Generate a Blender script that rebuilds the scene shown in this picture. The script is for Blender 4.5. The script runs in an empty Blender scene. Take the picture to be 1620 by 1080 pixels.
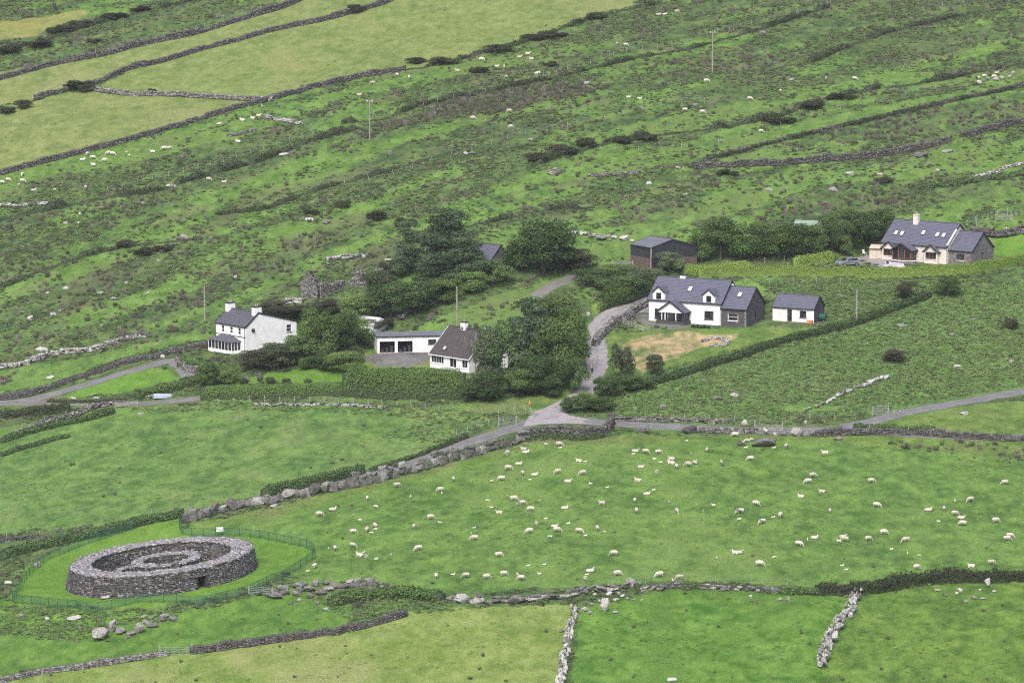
import bpy, bmesh, math, random
import numpy as np
from mathutils import Vector, Matrix, Euler
R = math.radians
random.seed(7)
rng = np.random.default_rng(11)
SC = bpy.context.scene
COL = SC.collection

# ------------------------------------------------------------------ camera, sky, sun, exposure
FPX = 6150.0            # focal length in pixels of the 1620 px wide photograph
PITCH = R(8.3)
HC = 115.0
cam_d = bpy.data.cameras.new('camera')
cam_d.sensor_width = 36.0
cam_d.lens = FPX / 1620.0 * 36.0
cam_d.clip_start = 1.0
cam_d.clip_end = 9000.0
cam = bpy.data.objects.new('camera', cam_d)
COL.objects.link(cam)
cam.location = (0, 0, HC)
cam.rotation_euler = (R(90) - PITCH, 0, 0)
SC.camera = cam

SUN_EL, SUN_AZ = R(50), R(193)       # azimuth clockwise from +Y: behind the camera, to its left
world = bpy.data.worlds.new('World')
SC.world = world
world.use_nodes = True
wn = world.node_tree
sky = wn.nodes.new('ShaderNodeTexSky')
sky.sky_type = 'NISHITA'
sky.sun_disc = False
sky.sun_elevation = SUN_EL
sky.sun_rotation = SUN_AZ
sky.air_density = 1.0
sky.dust_density = 4.0
sky.ozone_density = 1.0
bg = wn.nodes['Background']
bg.inputs['Strength'].default_value = 0.12
wn.links.new(sky.outputs[0], bg.inputs['Color'])
sun_d = bpy.data.lights.new('sun', 'SUN')
sun_d.energy = 1.5
sun_d.angle = R(28)
sun_d.color = (1.0, 0.965, 0.92)
sun = bpy.data.objects.new('sun', sun_d)
COL.objects.link(sun)
sdir = Vector((math.sin(SUN_AZ) * math.cos(SUN_EL), math.cos(SUN_AZ) * math.cos(SUN_EL), math.sin(SUN_EL)))
sun.rotation_euler = (-sdir).to_track_quat('-Z', 'Y').to_euler()
sun.location = (0, 0, 400)
SC.view_settings.view_transform = 'Standard'
SC.view_settings.look = 'None'
SC.view_settings.gamma = 1.0
SC.view_settings.use_curve_mapping = False
SC.view_settings.exposure = 0.97
SC.cycles.use_denoising = False
SC.cycles.filter_width = 1.15

# ------------------------------------------------------------------ noise, projection, terrain height
_tab = rng.random((256, 256))
def vn(x, y, s=0):
    x = np.asarray(x, float) + s * 17.31
    y = np.asarray(y, float) + s * 9.77
    xi = np.floor(x); yi = np.floor(y)
    fx = x - xi; fy = y - yi
    fx = fx * fx * (3 - 2 * fx); fy = fy * fy * (3 - 2 * fy)
    xi = xi.astype(np.int64) & 255; yi = yi.astype(np.int64) & 255
    x1 = (xi + 1) & 255; y1 = (yi + 1) & 255
    a = _tab[xi, yi]; b = _tab[x1, yi]; c = _tab[xi, y1]; d = _tab[x1, y1]
    return a + (b - a) * fx + (c - a) * fy + (a - b - c + d) * fx * fy
def fbm(x, y, o=3, s=0):
    v = 0; a = 1; t = 0
    for k in range(o):
        v = v + a * vn(x, y, s + k * 3.1); t += a; a *= 0.5; x = x * 2.03; y = y * 2.03
    return v / t
def sst(a, b, x):
    t = np.clip((x - a) / (b - a), 0, 1)
    return t * t * (3 - 2 * t)

cP, sP = math.cos(PITCH), math.sin(PITCH)
def ray(px, py):
    cx = (np.asarray(px, float) - 810) / FPX; cy = -(np.asarray(py, float) - 540) / FPX
    return np.stack([cx, cP + cy * sP, -sP + cy * cP], -1)
def proj(x, y, z):
    dz = z - HC
    dep = y * cP - dz * sP
    up = y * sP + dz * cP
    return 810 + FPX * x / dep, 540 - FPX * up / dep

# profile of the hillside: pixel row -> distance, from the sizes of sheep, doors and poles at those rows
_rows = [(1250, 455), (1080, 492), (900, 535), (780, 573), (660, 612), (500, 668), (350, 718), (200, 775), (0, 880), (-150, 985)]
_pY, _pZ = [-300, -60, 0, 150, 300, 400], [170, 125, HC - 1.7, 70, 22, 4.5]
for r_, D_ in _rows:
    d_ = ray(810, r_); d_ = d_ / np.linalg.norm(d_)
    _pY.append(d_[1] * D_); _pZ.append(HC + d_[2] * D_)
_pY += [1150, 1400, 1900]; _pZ += [_pZ[-1] + 30, _pZ[-1] + 62, _pZ[-1] + 80]
_gy = np.arange(-300, 1900, 2.0)
_gz = np.interp(_gy, _pY, _pZ)
_k = np.hanning(29); _k /= _k.sum()
_gz = np.convolve(np.pad(_gz, 14, mode='edge'), _k, mode='valid')

PADS = []       # (x, y, z, slope_x, r0, r1) levelled ground under buildings
def hraw(x, y):
    z = np.interp(y, _gy, _gz)
    t = -(x + 4)
    sp = np.where(t > 20, t, 4 * np.log1p(np.exp(np.clip(t / 4, -30, 30))))
    z = z - 0.10 * np.minimum(sp, 120) * (1 - 0.45 * sst(640, 800, y))
    z = z + 1.6 * (fbm(x / 55, y / 60, 2, 5) - 0.5) + 0.5 * (fbm(x / 14, y / 17, 2, 8) - 0.5)
    return z
def hbase(x, y):
    x = np.asarray(x, float); y = np.asarray(y, float)
    z = hraw(x, y)
    for (cx, cy, cz, sx, r0, r1) in PADS:
        d = np.hypot(x - cx, y - cy)
        w = 1 - sst(r0, r1, d)
        z = z + w * (cz + sx * (x - cx) - z)
    return z
_T = np.arange(380, 1300, 1.5)
def pick(px, py, h=None):
    """ground point seen at a photograph pixel"""
    f = h or hbase
    d = ray(px, py); d = d / np.linalg.norm(d)
    P = d[None, :] * _T[:, None]
    below = (P[:, 2] + HC) < f(P[:, 0], P[:, 1])
    i = int(np.argmax(below)) if below.any() else len(_T) - 1
    a, b = _T[max(i - 1, 0)], _T[i]
    for _ in range(14):
        m = 0.5 * (a + b); p = d * m
        if p[2] + HC < f(p[0], p[1]): b = m
        else: a = m
    p = d * b
    return Vector((p[0], p[1], p[2] + HC))
def picks(pts):
    return np.array([tuple(pick(a, b)) for a, b in pts])
def scale_at(p):
    return FPX / (Vector(p) - Vector((0, 0, HC))).length     # photograph pixels per metre

def pip(px, py, poly):
    n = len(poly); c = np.zeros(np.shape(px), bool); j = n - 1
    for i in range(n):
        xi, yi = poly[i]; xj, yj = poly[j]
        if yi != yj:
            c ^= ((yi > py) != (yj > py)) & (px < (xj - xi) * (py - yi) / (yj - yi) + xi)
        j = i
    return c
def dpoly(x, y, pts):
    d = np.full(np.shape(x), 1e9)
    for i in range(len(pts) - 1):
        ax, ay = pts[i][0], pts[i][1]; bx, by = pts[i + 1][0], pts[i + 1][1]
        vx, vy = bx - ax, by - ay
        t = np.clip(((x - ax) * vx + (y - ay) * vy) / (vx * vx + vy * vy + 1e-9), 0, 1)
        d = np.minimum(d, np.hypot(x - ax - t * vx, y - ay - t * vy))
    return d
def resample(pts, step):
    """points along a 2-D/3-D polyline at about even steps, corners rounded by a Catmull-Rom curve"""
    P = [np.array(p[:2], float) for p in pts]
    P = [2 * P[0] - P[1]] + P + [2 * P[-1] - P[-2]]
    out = []
    for i in range(1, len(P) - 2):
        a, b, c, d = P[i - 1:i + 3]
        n = max(2, int(np.linalg.norm(c - b) / step * 4))
        for k in range(n):
            t = k / n
            out.append(0.5 * (2 * b + (c - a) * t + (2 * a - 5 * b + 4 * c - d) * t * t + (3 * b - a - 3 * c + d) * t ** 3))
    out.append(P[-2])
    out = np.array(out)
    s = np.r_[0, np.cumsum(np.hypot(*np.diff(out, axis=0).T))]
    n = max(2, int(round(s[-1] / step)) + 1)
    q = np.linspace(0, s[-1], n)
    return np.stack([np.interp(q, s, out[:, 0]), np.interp(q, s, out[:, 1])], -1)

# ------------------------------------------------------------------ object helpers
def srgb(r, g, b):
    f = lambda c: c / 12.92 if c <= 0.04045 else ((c + 0.055) / 1.055) ** 2.4
    return (f(r / 255), f(g / 255), f(b / 255))
def tag(o, label=None, cat=None, group=None, kind=None):
    if label: o['label'] = label
    if cat: o['category'] = cat
    if group: o['group'] = group
    if kind: o['kind'] = kind
    return o
def empty(name, loc, rz=0, label=None, cat=None, group=None):
    o = bpy.data.objects.new(name, None)
    o.empty_display_size = 0.3
    COL.objects.link(o); o.location = loc; o.rotation_euler = (0, 0, rz)
    return tag(o, label, cat, group)
def link(name, me, parent=None, loc=None, rot=None, scl=None):
    o = bpy.data.objects.new(name, me); COL.objects.link(o)
    if parent is not None: o.parent = parent
    if loc is not None: o.location = loc
    if rot is not None: o.rotation_euler = rot
    if scl is not None: o.scale = scl
    return o
def np_mesh(name, V, Fq, mat, var=None, smooth=False, col=None):
    """mesh from numpy: V (n,3), Fq (m,3|4); var = one float per face, col = rgb per vertex"""
    V = np.asarray(V, np.float32); Fq = np.asarray(Fq, np.int32)
    me = bpy.data.meshes.new(name)
    m, k = Fq.shape
    me.vertices.add(len(V)); me.vertices.foreach_set('co', V.ravel())
    me.loops.add(m * k); me.loops.foreach_set('vertex_index', Fq.ravel())
    me.polygons.add(m)
    me.polygons.foreach_set('loop_start', np.arange(0, m * k, k, dtype=np.int32))
    me.polygons.foreach_set('loop_total', np.full(m, k, np.int32))
    if smooth: me.polygons.foreach_set('use_smooth', np.ones(m, bool))
    if var is not None:
        a = me.attributes.new('var', 'FLOAT', 'FACE'); a.data.foreach_set('value', np.asarray(var, np.float32))
    if col is not None:
        a = me.attributes.new('Col', 'FLOAT_COLOR', 'POINT')
        c4 = np.ones((len(V), 4), np.float32); c4[:, :3] = col
        a.data.foreach_set('color', c4.ravel())
    me.update(calc_edges=True)
    if mat is not None: me.materials.append(mat)
    return me

class MB:
    """collects faces for one mesh"""
    def __init__(s): s.v = []; s.f = []
    def quad(s, *p):
        n = len(s.v); s.v += [tuple(q) for q in p]; s.f.append(tuple(range(n, n + len(p)))); return s
    def box(s, x0, x1, y0, y1, z0, z1):
        n = len(s.v)
        s.v += [(x0, y0, z0), (x1, y0, z0), (x1, y1, z0), (x0, y1, z0), (x0, y0, z1), (x1, y0, z1), (x1, y1, z1), (x0, y1, z1)]
        s.f += [tuple(n + i for i in q) for q in ((3, 2, 1, 0), (4, 5, 6, 7), (0, 1, 5, 4), (1, 2, 6, 5), (2, 3, 7, 6), (3, 0, 4, 7))]
        return s
    def prism(s, poly, d):
        """closed solid: polygon (3-D points) pushed along vector d"""
        n = len(s.v); k = len(poly); d = Vector(d)
        s.v += [tuple(p) for p in poly] + [tuple(Vector(p) + d) for p in poly]
        s.f += [tuple(n + i for i in range(k)), tuple(n + k + i for i in reversed(range(k)))]
        for i in range(k):
            j = (i + 1) % k
            s.f.append((n + j, n + i, n + k + i, n + k + j))
        return s
    def tube(s, pts, rad, k=6, cap=True):
        pts = [Vector(p) for p in pts]; n0 = len(s.v)
        rads = rad if hasattr(rad, '__len__') else [rad] * len(pts)
        for i, p in enumerate(pts):
            t = (pts[min(i + 1, len(pts) - 1)] - pts[max(i - 1, 0)]).normalized()
            u = t.orthogonal().normalized() if abs(t.z) > 0.9 else t.cross(Vector((0, 0, 1))).normalized()
            w = t.cross(u)
            for j in range(k):
                a = 2 * math.pi * j / k
                s.v.append(tuple(p + rads[i] * (math.cos(a) * u + math.sin(a) * w)))
        for i in range(len(pts) - 1):
            for j in range(k):
                a = n0 + i * k + j; b = n0 + i * k + (j + 1) % k
                s.f.append((a, b, b + k, a + k))
        if cap:
            s.f.append(tuple(n0 + j for j in reversed(range(k))))
            s.f.append(tuple(n0 + (len(pts) - 1) * k + j for j in range(k)))
        return s
    def mesh(s, name, mat, smooth=False):
        me = bpy.data.meshes.new(name); me.from_pydata(s.v, [], s.f); me.materials.append(mat)
        bm = bmesh.new(); bm.from_mesh(me); bmesh.ops.recalc_face_normals(bm, faces=bm.faces); bm.to_mesh(me); bm.free()
        if smooth:
            for p in me.polygons: p.use_smooth = True
        return me
    def obj(s, name, mat, parent=None, smooth=False, loc=None, rot=None):
        return link(name, s.mesh(name, mat, smooth), parent, loc, rot)

# ------------------------------------------------------------------ materials
def newmat(name):
    m = bpy.data.materials.new(name); m.use_nodes = True
    nt = m.node_tree; b = nt.nodes['Principled BSDF']
    b.inputs['Roughness'].default_value = 0.85
    b.inputs['Specular IOR Level'].default_value = 0.2
    return m, nt, b
def N(nt, t, **kw):
    n = nt.nodes.new(t)
    for k, v in kw.items(): setattr(n, k, v)
    return n
def mixc(nt, fac, a, b, mode='MIX'):
    n = N(nt, 'ShaderNodeMix', data_type='RGBA', blend_type=mode)
    for s, v in ((n.inputs[0], fac), (n.inputs[6], a), (n.inputs[7], b)):
        if hasattr(v, 'is_output') or isinstance(v, bpy.types.NodeSocket): nt.links.new(v, s)
        elif isinstance(v, (tuple, list)): s.default_value = (*v[:3], 1)
        else: s.default_value = v
    return n.outputs[2]
def noise(nt, scale, detail=3, rough=0.55, vec=None):
    n = N(nt, 'ShaderNodeTexNoise'); n.inputs['Scale'].default_value = scale
    n.inputs['Detail'].default_value = detail; n.inputs['Roughness'].default_value = rough
    if vec is None:
        vec = N(nt, 'ShaderNodeNewGeometry').outputs['Position']
    nt.links.new(vec, n.inputs['Vector'])
    return n.outputs[0]
def ramp(nt, fac, a, b):
    n = N(nt, 'ShaderNodeMapRange'); n.inputs[1].default_value = a; n.inputs[2].default_value = b
    nt.links.new(fac, n.inputs[0]); return n.outputs[0]
def bump(nt, b, h, dist=0.05, st=0.6):
    n = N(nt, 'ShaderNodeBump'); n.inputs['Distance'].default_value = dist; n.inputs['Strength'].default_value = st
    nt.links.new(h, n.inputs['Height']); nt.links.new(n.outputs[0], b.inputs['Normal'])
def plain(name, c, c2=None, sc=2.0, rough=0.8, metal=0.0, spec=0.2, lo=0.35, hi=0.65, bmp=0):
    m, nt, b = newmat(name)
    f = noise(nt, sc, 4)
    col = mixc(nt, ramp(nt, f, lo, hi), c, c2 or tuple(x * 0.8 for x in c))
    nt.links.new(col, b.inputs['Base Color'])
    b.inputs['Roughness'].default_value = rough; b.inputs['Metallic'].default_value = metal
    b.inputs['Specular IOR Level'].default_value = spec
    if bmp: bump(nt, b, f, bmp)
    return m
def stone_mat(name, dark, mid, pale, lichen=0.6, sc=2.2, spread=0.35):
    """grey rock: tone per piece, blotches, pale lichen"""
    m, nt, b = newmat(name)
    oi = N(nt, 'ShaderNodeObjectInfo').outputs['Random']
    at = N(nt, 'ShaderNodeAttribute', attribute_name='var').outputs['Fac']
    ad = N(nt, 'ShaderNodeMath', operation='ADD'); nt.links.new(oi, ad.inputs[0]); nt.links.new(at, ad.inputs[1])
    fr = N(nt, 'ShaderNodeMath', operation='FRACT'); nt.links.new(ad.outputs[0], fr.inputs[0])
    n1 = noise(nt, sc, 5, 0.6)
    c = mixc(nt, ramp(nt, n1, 0.3, 0.7), dark, mid)
    c = mixc(nt, fr.outputs[0], c, mixc(nt, 1.0, c, (1.55, 1.5, 1.5), 'MULTIPLY'))
    n2 = noise(nt, sc * 2.3, 4, 0.65)
    li = N(nt, 'ShaderNodeMath', operation='MULTIPLY_ADD'); nt.links.new(fr.outputs[0], li.inputs[0])
    li.inputs[1].default_value = spread; nt.links.new(n2, li.inputs[2])
    c = mixc(nt, ramp(nt, li.outputs[0], lichen + 0.1, lichen + 0.24), c, pale)
    nt.links.new(c, b.inputs['Base Color']); b.inputs['Roughness'].default_value = 0.92
    bump(nt, b, n1, 0.08, 0.7)
    return m
def leaf_mat(name, c1, c2, c3=None, trans=0.25, sc=0.35):
    """foliage: tone per leaf, per plant and in drifts over the ground"""
    m = bpy.data.materials.new(name); m.use_nodes = True
    nt = m.node_tree; nt.nodes.remove(nt.nodes['Principled BSDF'])
    out = nt.nodes['Material Output']
    at = N(nt, 'ShaderNodeAttribute', attribute_name='var').outputs['Fac']
    oi = N(nt, 'ShaderNodeObjectInfo').outputs['Random']
    c = mixc(nt, at, c1, c2)
    if c3: c = mixc(nt, ramp(nt, noise(nt, sc, 3), 0.42, 0.68), c, c3)
    v = N(nt, 'ShaderNodeMapRange'); v.inputs[3].default_value = 0.72; v.inputs[4].default_value = 1.28
    nt.links.new(oi, v.inputs[0])
    c = mixc(nt, 1.0, c, v.outputs[0], 'MULTIPLY')
    d = N(nt, 'ShaderNodeBsdfDiffuse'); t = N(nt, 'ShaderNodeBsdfTranslucent'); s = N(nt, 'ShaderNodeMixShader')
    s.inputs[0].default_value = trans
    nt.links.new(c, d.inputs[0]); nt.links.new(c, t.inputs[0])
    nt.links.new(d.outputs[0], s.inputs[1]); nt.links.new(t.outputs[0], s.inputs[2]); nt.links.new(s.outputs[0], out.inputs[0])
    return m
M = {}
M['stone'] = stone_mat('grey_stone', (0.055, 0.053, 0.052), (0.165, 0.16, 0.154), (0.34, 0.335, 0.315), 0.64)
M['stone_pale'] = stone_mat('lichened_stone', (0.10, 0.098, 0.093), (0.225, 0.22, 0.208), (0.42, 0.41, 0.395), 0.50, 2.6)
M['stone_dark'] = stone_mat('dark_stone', (0.037, 0.036, 0.035), (0.105, 0.102, 0.098), (0.30, 0.29, 0.29), 0.74)
M['brick_dark'] = stone_mat('dark_wing_stonework', (0.026, 0.025, 0.028), (0.058, 0.055, 0.06), (0.12, 0.115, 0.12), 0.7, 3.0)
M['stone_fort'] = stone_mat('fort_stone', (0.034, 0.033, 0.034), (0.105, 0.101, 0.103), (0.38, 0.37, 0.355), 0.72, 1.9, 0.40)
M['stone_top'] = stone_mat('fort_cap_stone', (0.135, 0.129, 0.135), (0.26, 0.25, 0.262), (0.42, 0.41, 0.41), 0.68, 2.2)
M['core'] = plain('earth_core', (0.035, 0.033, 0.033), (0.055, 0.05, 0.045), 1.5)
M['white'] = plain('white_render', (0.81, 0.81, 0.82), (0.64, 0.64, 0.63), 0.8, lo=0.45, hi=0.85)
M['white_worn'] = plain('worn_white_render', (0.78, 0.78, 0.79), (0.60, 0.60, 0.60), 0.9)
M['cream'] = plain('cream_render', (0.66, 0.61, 0.57), (0.60, 0.55, 0.51), 0.8)
M['trim'] = plain('dark_trim', (0.025, 0.025, 0.03), (0.035, 0.035, 0.04), 2)
M['wtrim'] = plain('white_trim', (0.75, 0.75, 0.76), (0.68, 0.68, 0.70), 2)
M['timber'] = plain('brown_timber', (0.22, 0.10, 0.055), (0.16, 0.07, 0.04), 3)
M['slate'] = plain('blue_grey_slate', (0.112, 0.115, 0.158), (0.092, 0.095, 0.13), 1.3, rough=0.6, spec=0.35, bmp=0.02)
M['slate_dark'] = plain('grey_slate', (0.098, 0.097, 0.118), (0.08, 0.079, 0.096), 1.3, rough=0.65, spec=0.3, bmp=0.02)
M['tile'] = plain('brown_tile', (0.082, 0.072, 0.073), (0.062, 0.056, 0.057), 1.6, rough=0.8, bmp=0.02)
M['metal_dark'] = plain('dark_cladding', (0.03, 0.033, 0.042), (0.04, 0.042, 0.05), 1.0, rough=0.5, spec=0.4)
M['metal_roof'] = plain('grey_sheet_roof', (0.17, 0.175, 0.195), (0.14, 0.145, 0.16), 0.6, rough=0.5, spec=0.4)
M['boards'] = plain('brown_boards', (0.14, 0.105, 0.10), (0.10, 0.075, 0.07), 1.4)
M['green_sheet'] = plain('pale_green_sheet', (0.20, 0.29, 0.215), (0.25, 0.32, 0.26), 0.8, rough=0.6)
M['galv'] = plain('galvanised_steel', (0.42, 0.44, 0.46), (0.34, 0.36, 0.38), 3, rough=0.45, metal=0.5)
M['post'] = plain('weathered_post', (0.36, 0.35, 0.31), (0.25, 0.24, 0.21), 4)
M['pole'] = plain('grey_pole', (0.30, 0.29, 0.26), (0.22, 0.21, 0.19), 2)
M['green_metal'] = plain('green_coated_steel', (0.03, 0.10, 0.075), (0.025, 0.085, 0.065), 3, rough=0.5)
M['dark'] = plain('dark_shade_and_water', (0.012, 0.012, 0.014), (0.018, 0.018, 0.02), 1)  # near-black: shade of the doorways put into colour, and trough water
def wool(name, a, b):
    m, nt, bs = newmat(name); oi = N(nt, 'ShaderNodeObjectInfo').outputs['Random']; f = noise(nt, 5, 4)
    c = mixc(nt, oi, a, b); c = mixc(nt, ramp(nt, f, .35, .65), mixc(nt, 1.0, c, (.78, .75, .7), 'MULTIPLY'), c)
    nt.links.new(c, bs.inputs['Base Color']); bump(nt, bs, f, .03); return m
M['wool'] = wool('cream_wool', (0.66, 0.62, 0.55), (0.46, 0.42, 0.36)); M['wool_white'] = wool('white_wool', (0.78, 0.75, 0.69), (0.62, 0.58, 0.51))
M['wool_grey'] = plain('grey_marked_wool', (0.62, 0.58, 0.52), (0.16, 0.16, 0.18), 1.3, lo=0.45, hi=0.55)
def glass_mat():
    m, nt, b = newmat('window_glass')
    c = mixc(nt, ramp(nt, noise(nt, 0.9, 2), 0.45, 0.6), (0.012, 0.013, 0.017), (0.045, 0.05, 0.06))
    nt.links.new(c, b.inputs['Base Color'])
    b.inputs['Roughness'].default_value = 0.08; b.inputs['Specular IOR Level'].default_value = 0.5
    return m
M['glass'] = glass_mat()
M['skylight'] = plain('skylight_glass', (0.55, 0.57, 0.60), (0.48, 0.50, 0.53), 1, rough=0.15, spec=0.6)
def asphalt(name, c, c2, crack=True):
    m, nt, b = newmat(name)
    f = noise(nt, 0.45, 5); g = noise(nt, 9, 3)
    col = mixc(nt, ramp(nt, f, 0.35, 0.65), c, c2)
    col = mixc(nt, ramp(nt, g, 0.3, 0.7), mixc(nt, 1.0, col, (0.85, 0.85, 0.85), 'MULTIPLY'), col)
    if crack:
        v = N(nt, 'ShaderNodeTexVoronoi', feature='DISTANCE_TO_EDGE'); v.inputs['Scale'].default_value = 0.33
        nt.links.new(N(nt, 'ShaderNodeNewGeometry').outputs['Position'], v.inputs['Vector'])
        col = mixc(nt, ramp(nt, v.outputs['Distance'], 0.0, 0.02), mixc(nt, 1.0, col, (0.6, 0.6, 0.58), 'MULTIPLY'), col)
    # moss and grass down the middle and along the edges of the carriageway ('across': 1 middle, 2 edge, 0 elsewhere)
    v = N(nt, 'ShaderNodeAttribute', attribute_name='across').outputs['Fac']
    mid = N(nt, 'ShaderNodeMapRange'); mid.inputs[1].default_value = 1.0; mid.inputs[2].default_value = 1.2; mid.inputs[3].default_value = .75; mid.inputs[4].default_value = 0
    edg = N(nt, 'ShaderNodeMapRange'); edg.inputs[1].default_value = 1.72; edg.inputs[2].default_value = 2.0
    has = N(nt, 'ShaderNodeMath', operation='GREATER_THAN'); has.inputs[1].default_value = .5
    for q in (mid, edg): nt.links.new(v, q.inputs[0])
    nt.links.new(v, has.inputs[0])
    sm = N(nt, 'ShaderNodeMath', operation='ADD'); nt.links.new(mid.outputs[0], sm.inputs[0]); nt.links.new(edg.outputs[0], sm.inputs[1])
    m1 = N(nt, 'ShaderNodeMath', operation='MULTIPLY'); nt.links.new(sm.outputs[0], m1.inputs[0]); nt.links.new(ramp(nt, noise(nt, 0.5, 4), .42, .62), m1.inputs[1])
    m2 = N(nt, 'ShaderNodeMath', operation='MULTIPLY'); nt.links.new(m1.outputs[0], m2.inputs[0]); nt.links.new(has.outputs[0], m2.inputs[1])
    col = mixc(nt, m2.outputs[0], col, (0.12, 0.15, 0.065))
    nt.links.new(col, b.inputs['Base Color']); bump(nt, b, g, 0.01)
    return m
M['road'] = asphalt('asphalt', (0.195, 0.188, 0.195), (0.152, 0.147, 0.153))
M['lane'] = asphalt('worn_concrete_lane', (0.33, 0.305, 0.31), (0.255, 0.238, 0.242))
M['gravel'] = asphalt('gravel', (0.19, 0.182, 0.172), (0.13, 0.125, 0.118), False)
M['paving'] = asphalt('pale_paving', (0.58, 0.54, 0.56), (0.46, 0.42, 0.44), False)
# foliage
M['lf_dark'] = leaf_mat('dark_foliage', (0.045, 0.088, 0.033), (0.15, 0.23, 0.085), None, 0.35)
M['lf_conifer'] = leaf_mat('conifer_foliage', (0.042, 0.075, 0.042), (0.13, 0.185, 0.098), None, 0.33)
M['lf_mid'] = leaf_mat('mid_foliage', (0.062, 0.118, 0.036), (0.20, 0.295, 0.095), None, 0.38)
M['lf_light'] = leaf_mat('light_foliage', (0.10, 0.165, 0.05), (0.24, 0.33, 0.115), None, 0.4)
M['lf_grey'] = leaf_mat('grey_green_foliage', (0.075, 0.105, 0.055), (0.19, 0.225, 0.125), None, 0.38)
M['lf_brown'] = leaf_mat('brown_scrub_foliage', (0.06, 0.068, 0.042), (0.125, 0.13, 0.08), None, 0.3)
M['lf_hedge'] = leaf_mat('clipped_hedge_foliage', (0.085, 0.16, 0.045), (0.20, 0.31, 0.09), None, 0.4)
M['lf_lime'] = leaf_mat('lime_hedge_foliage', (0.20, 0.30, 0.06), (0.42, 0.56, 0.14), None, 0.4)
M['lf_gorse'] = leaf_mat('gorse_foliage', (0.042, 0.056, 0.03), (0.09, 0.112, 0.056), (0.08, 0.082, 0.056), 0.3, 0.15)
M['bark'] = plain('bark', (0.10, 0.085, 0.07), (0.06, 0.05, 0.042), 4, bmp=0.03)
M['bark_pale'] = plain('pale_bark', (0.30, 0.28, 0.26), (0.20, 0.19, 0.175), 3)
# ------------------------------------------------------------------ where things stand (read off the photograph, put on the ground)
def rot2(a, v):
    c, s = math.cos(a), math.sin(a)
    return (c * v[0] - s * v[1], s * v[0] + c * v[1])
def from_corner(px, py, L, W, alpha, cx=1, cy=-1, h=hraw):
    """centre of an L x W building turned by -alpha whose (cx, cy) bottom corner is seen at the pixel"""
    p = pick(px, py, h); o = rot2(-alpha, (cx * L / 2, cy * W / 2))
    return Vector((p.x - o[0], p.y - o[1], p.z))
SITE = {}
def site(key, px, py, L, W, alpha, cx=1, cy=-1, extra=1.5, fall=8):
    c = from_corner(px, py, L, W, R(alpha), cx, cy)
    SITE[key] = (c, L, W, R(alpha))
    r = 0.5 * math.hypot(L, W) + extra
    PADS.append((c.x, c.y, c.z, 0.0, r, r + fall))
site('A', 389, 560, 8.0, 11.2, 47, extra=0.5, fall=6)
site('E', 742, 590, 9.2, 9.0, 45, extra=0.5, fall=5)
site('D', 597, 558.5, 12.5, 5.0, -8, cx=-1, extra=0, fall=6)
site('B', 1180, 517.5, 18.2, 8.8, 26, extra=0.5, fall=6)
site('S', 1287.5, 511, 7.6, 4.9, 26, extra=0, fall=5)
site('C', 1533, 421, 18.0, 9.3, 36, extra=3, fall=7)
site('K', 1030.5, 424, 6.2, 10.2, 55, extra=0, fall=6)
_f = pick(256, 911, hraw)
FORT = (_f.x, _f.y, _f.z, 0.10)
PADS.append((_f.x, _f.y, _f.z, 0.10, 15.0, 27.0))

# roads: pixel centre lines, widths in metres
ROADS = [
    ('road', 'road', 3.6, [(300, 815), (420, 787), (520, 763), (620, 741), (700, 714), (760, 694), (815, 676), (860, 664), (905, 664), (960, 669), (1040, 674), (1160, 680), (1320, 681), (1480, 688), (1660, 693)]),
    ('lane', 'lane', 3.6, [(868, 659), (893, 641), (925, 621), (938, 600), (945, 570), (942, 540), (945, 518), (962, 500), (985, 488), (1012, 479), (1040, 471)]),
    ('gravel_track', 'gravel', 2.8, [(846, 470), (866, 456), (890, 446), (912, 438), (935, 430), (965, 424), (1000, 418)]),
    ('lane', 'road', 3.0, [(1335, 676), (1390, 664), (1420, 655), (1470, 645), (1540, 633), (1600, 622), (1660, 612)]),
    ('driveway', 'road', 2.7, [(-30, 640), (50, 632), (120, 613), (190, 592), (240, 578), (270, 571), (290, 581), (298, 596)]),
    ('road', 'gravel', 2.2, [(-30, 639), (100, 638), (210, 639), (280, 634), (335, 628)]),
]
ROADG = [(n, m, w, resample(picks(p), 1.2)) for n, m, w, p in ROADS]

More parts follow.
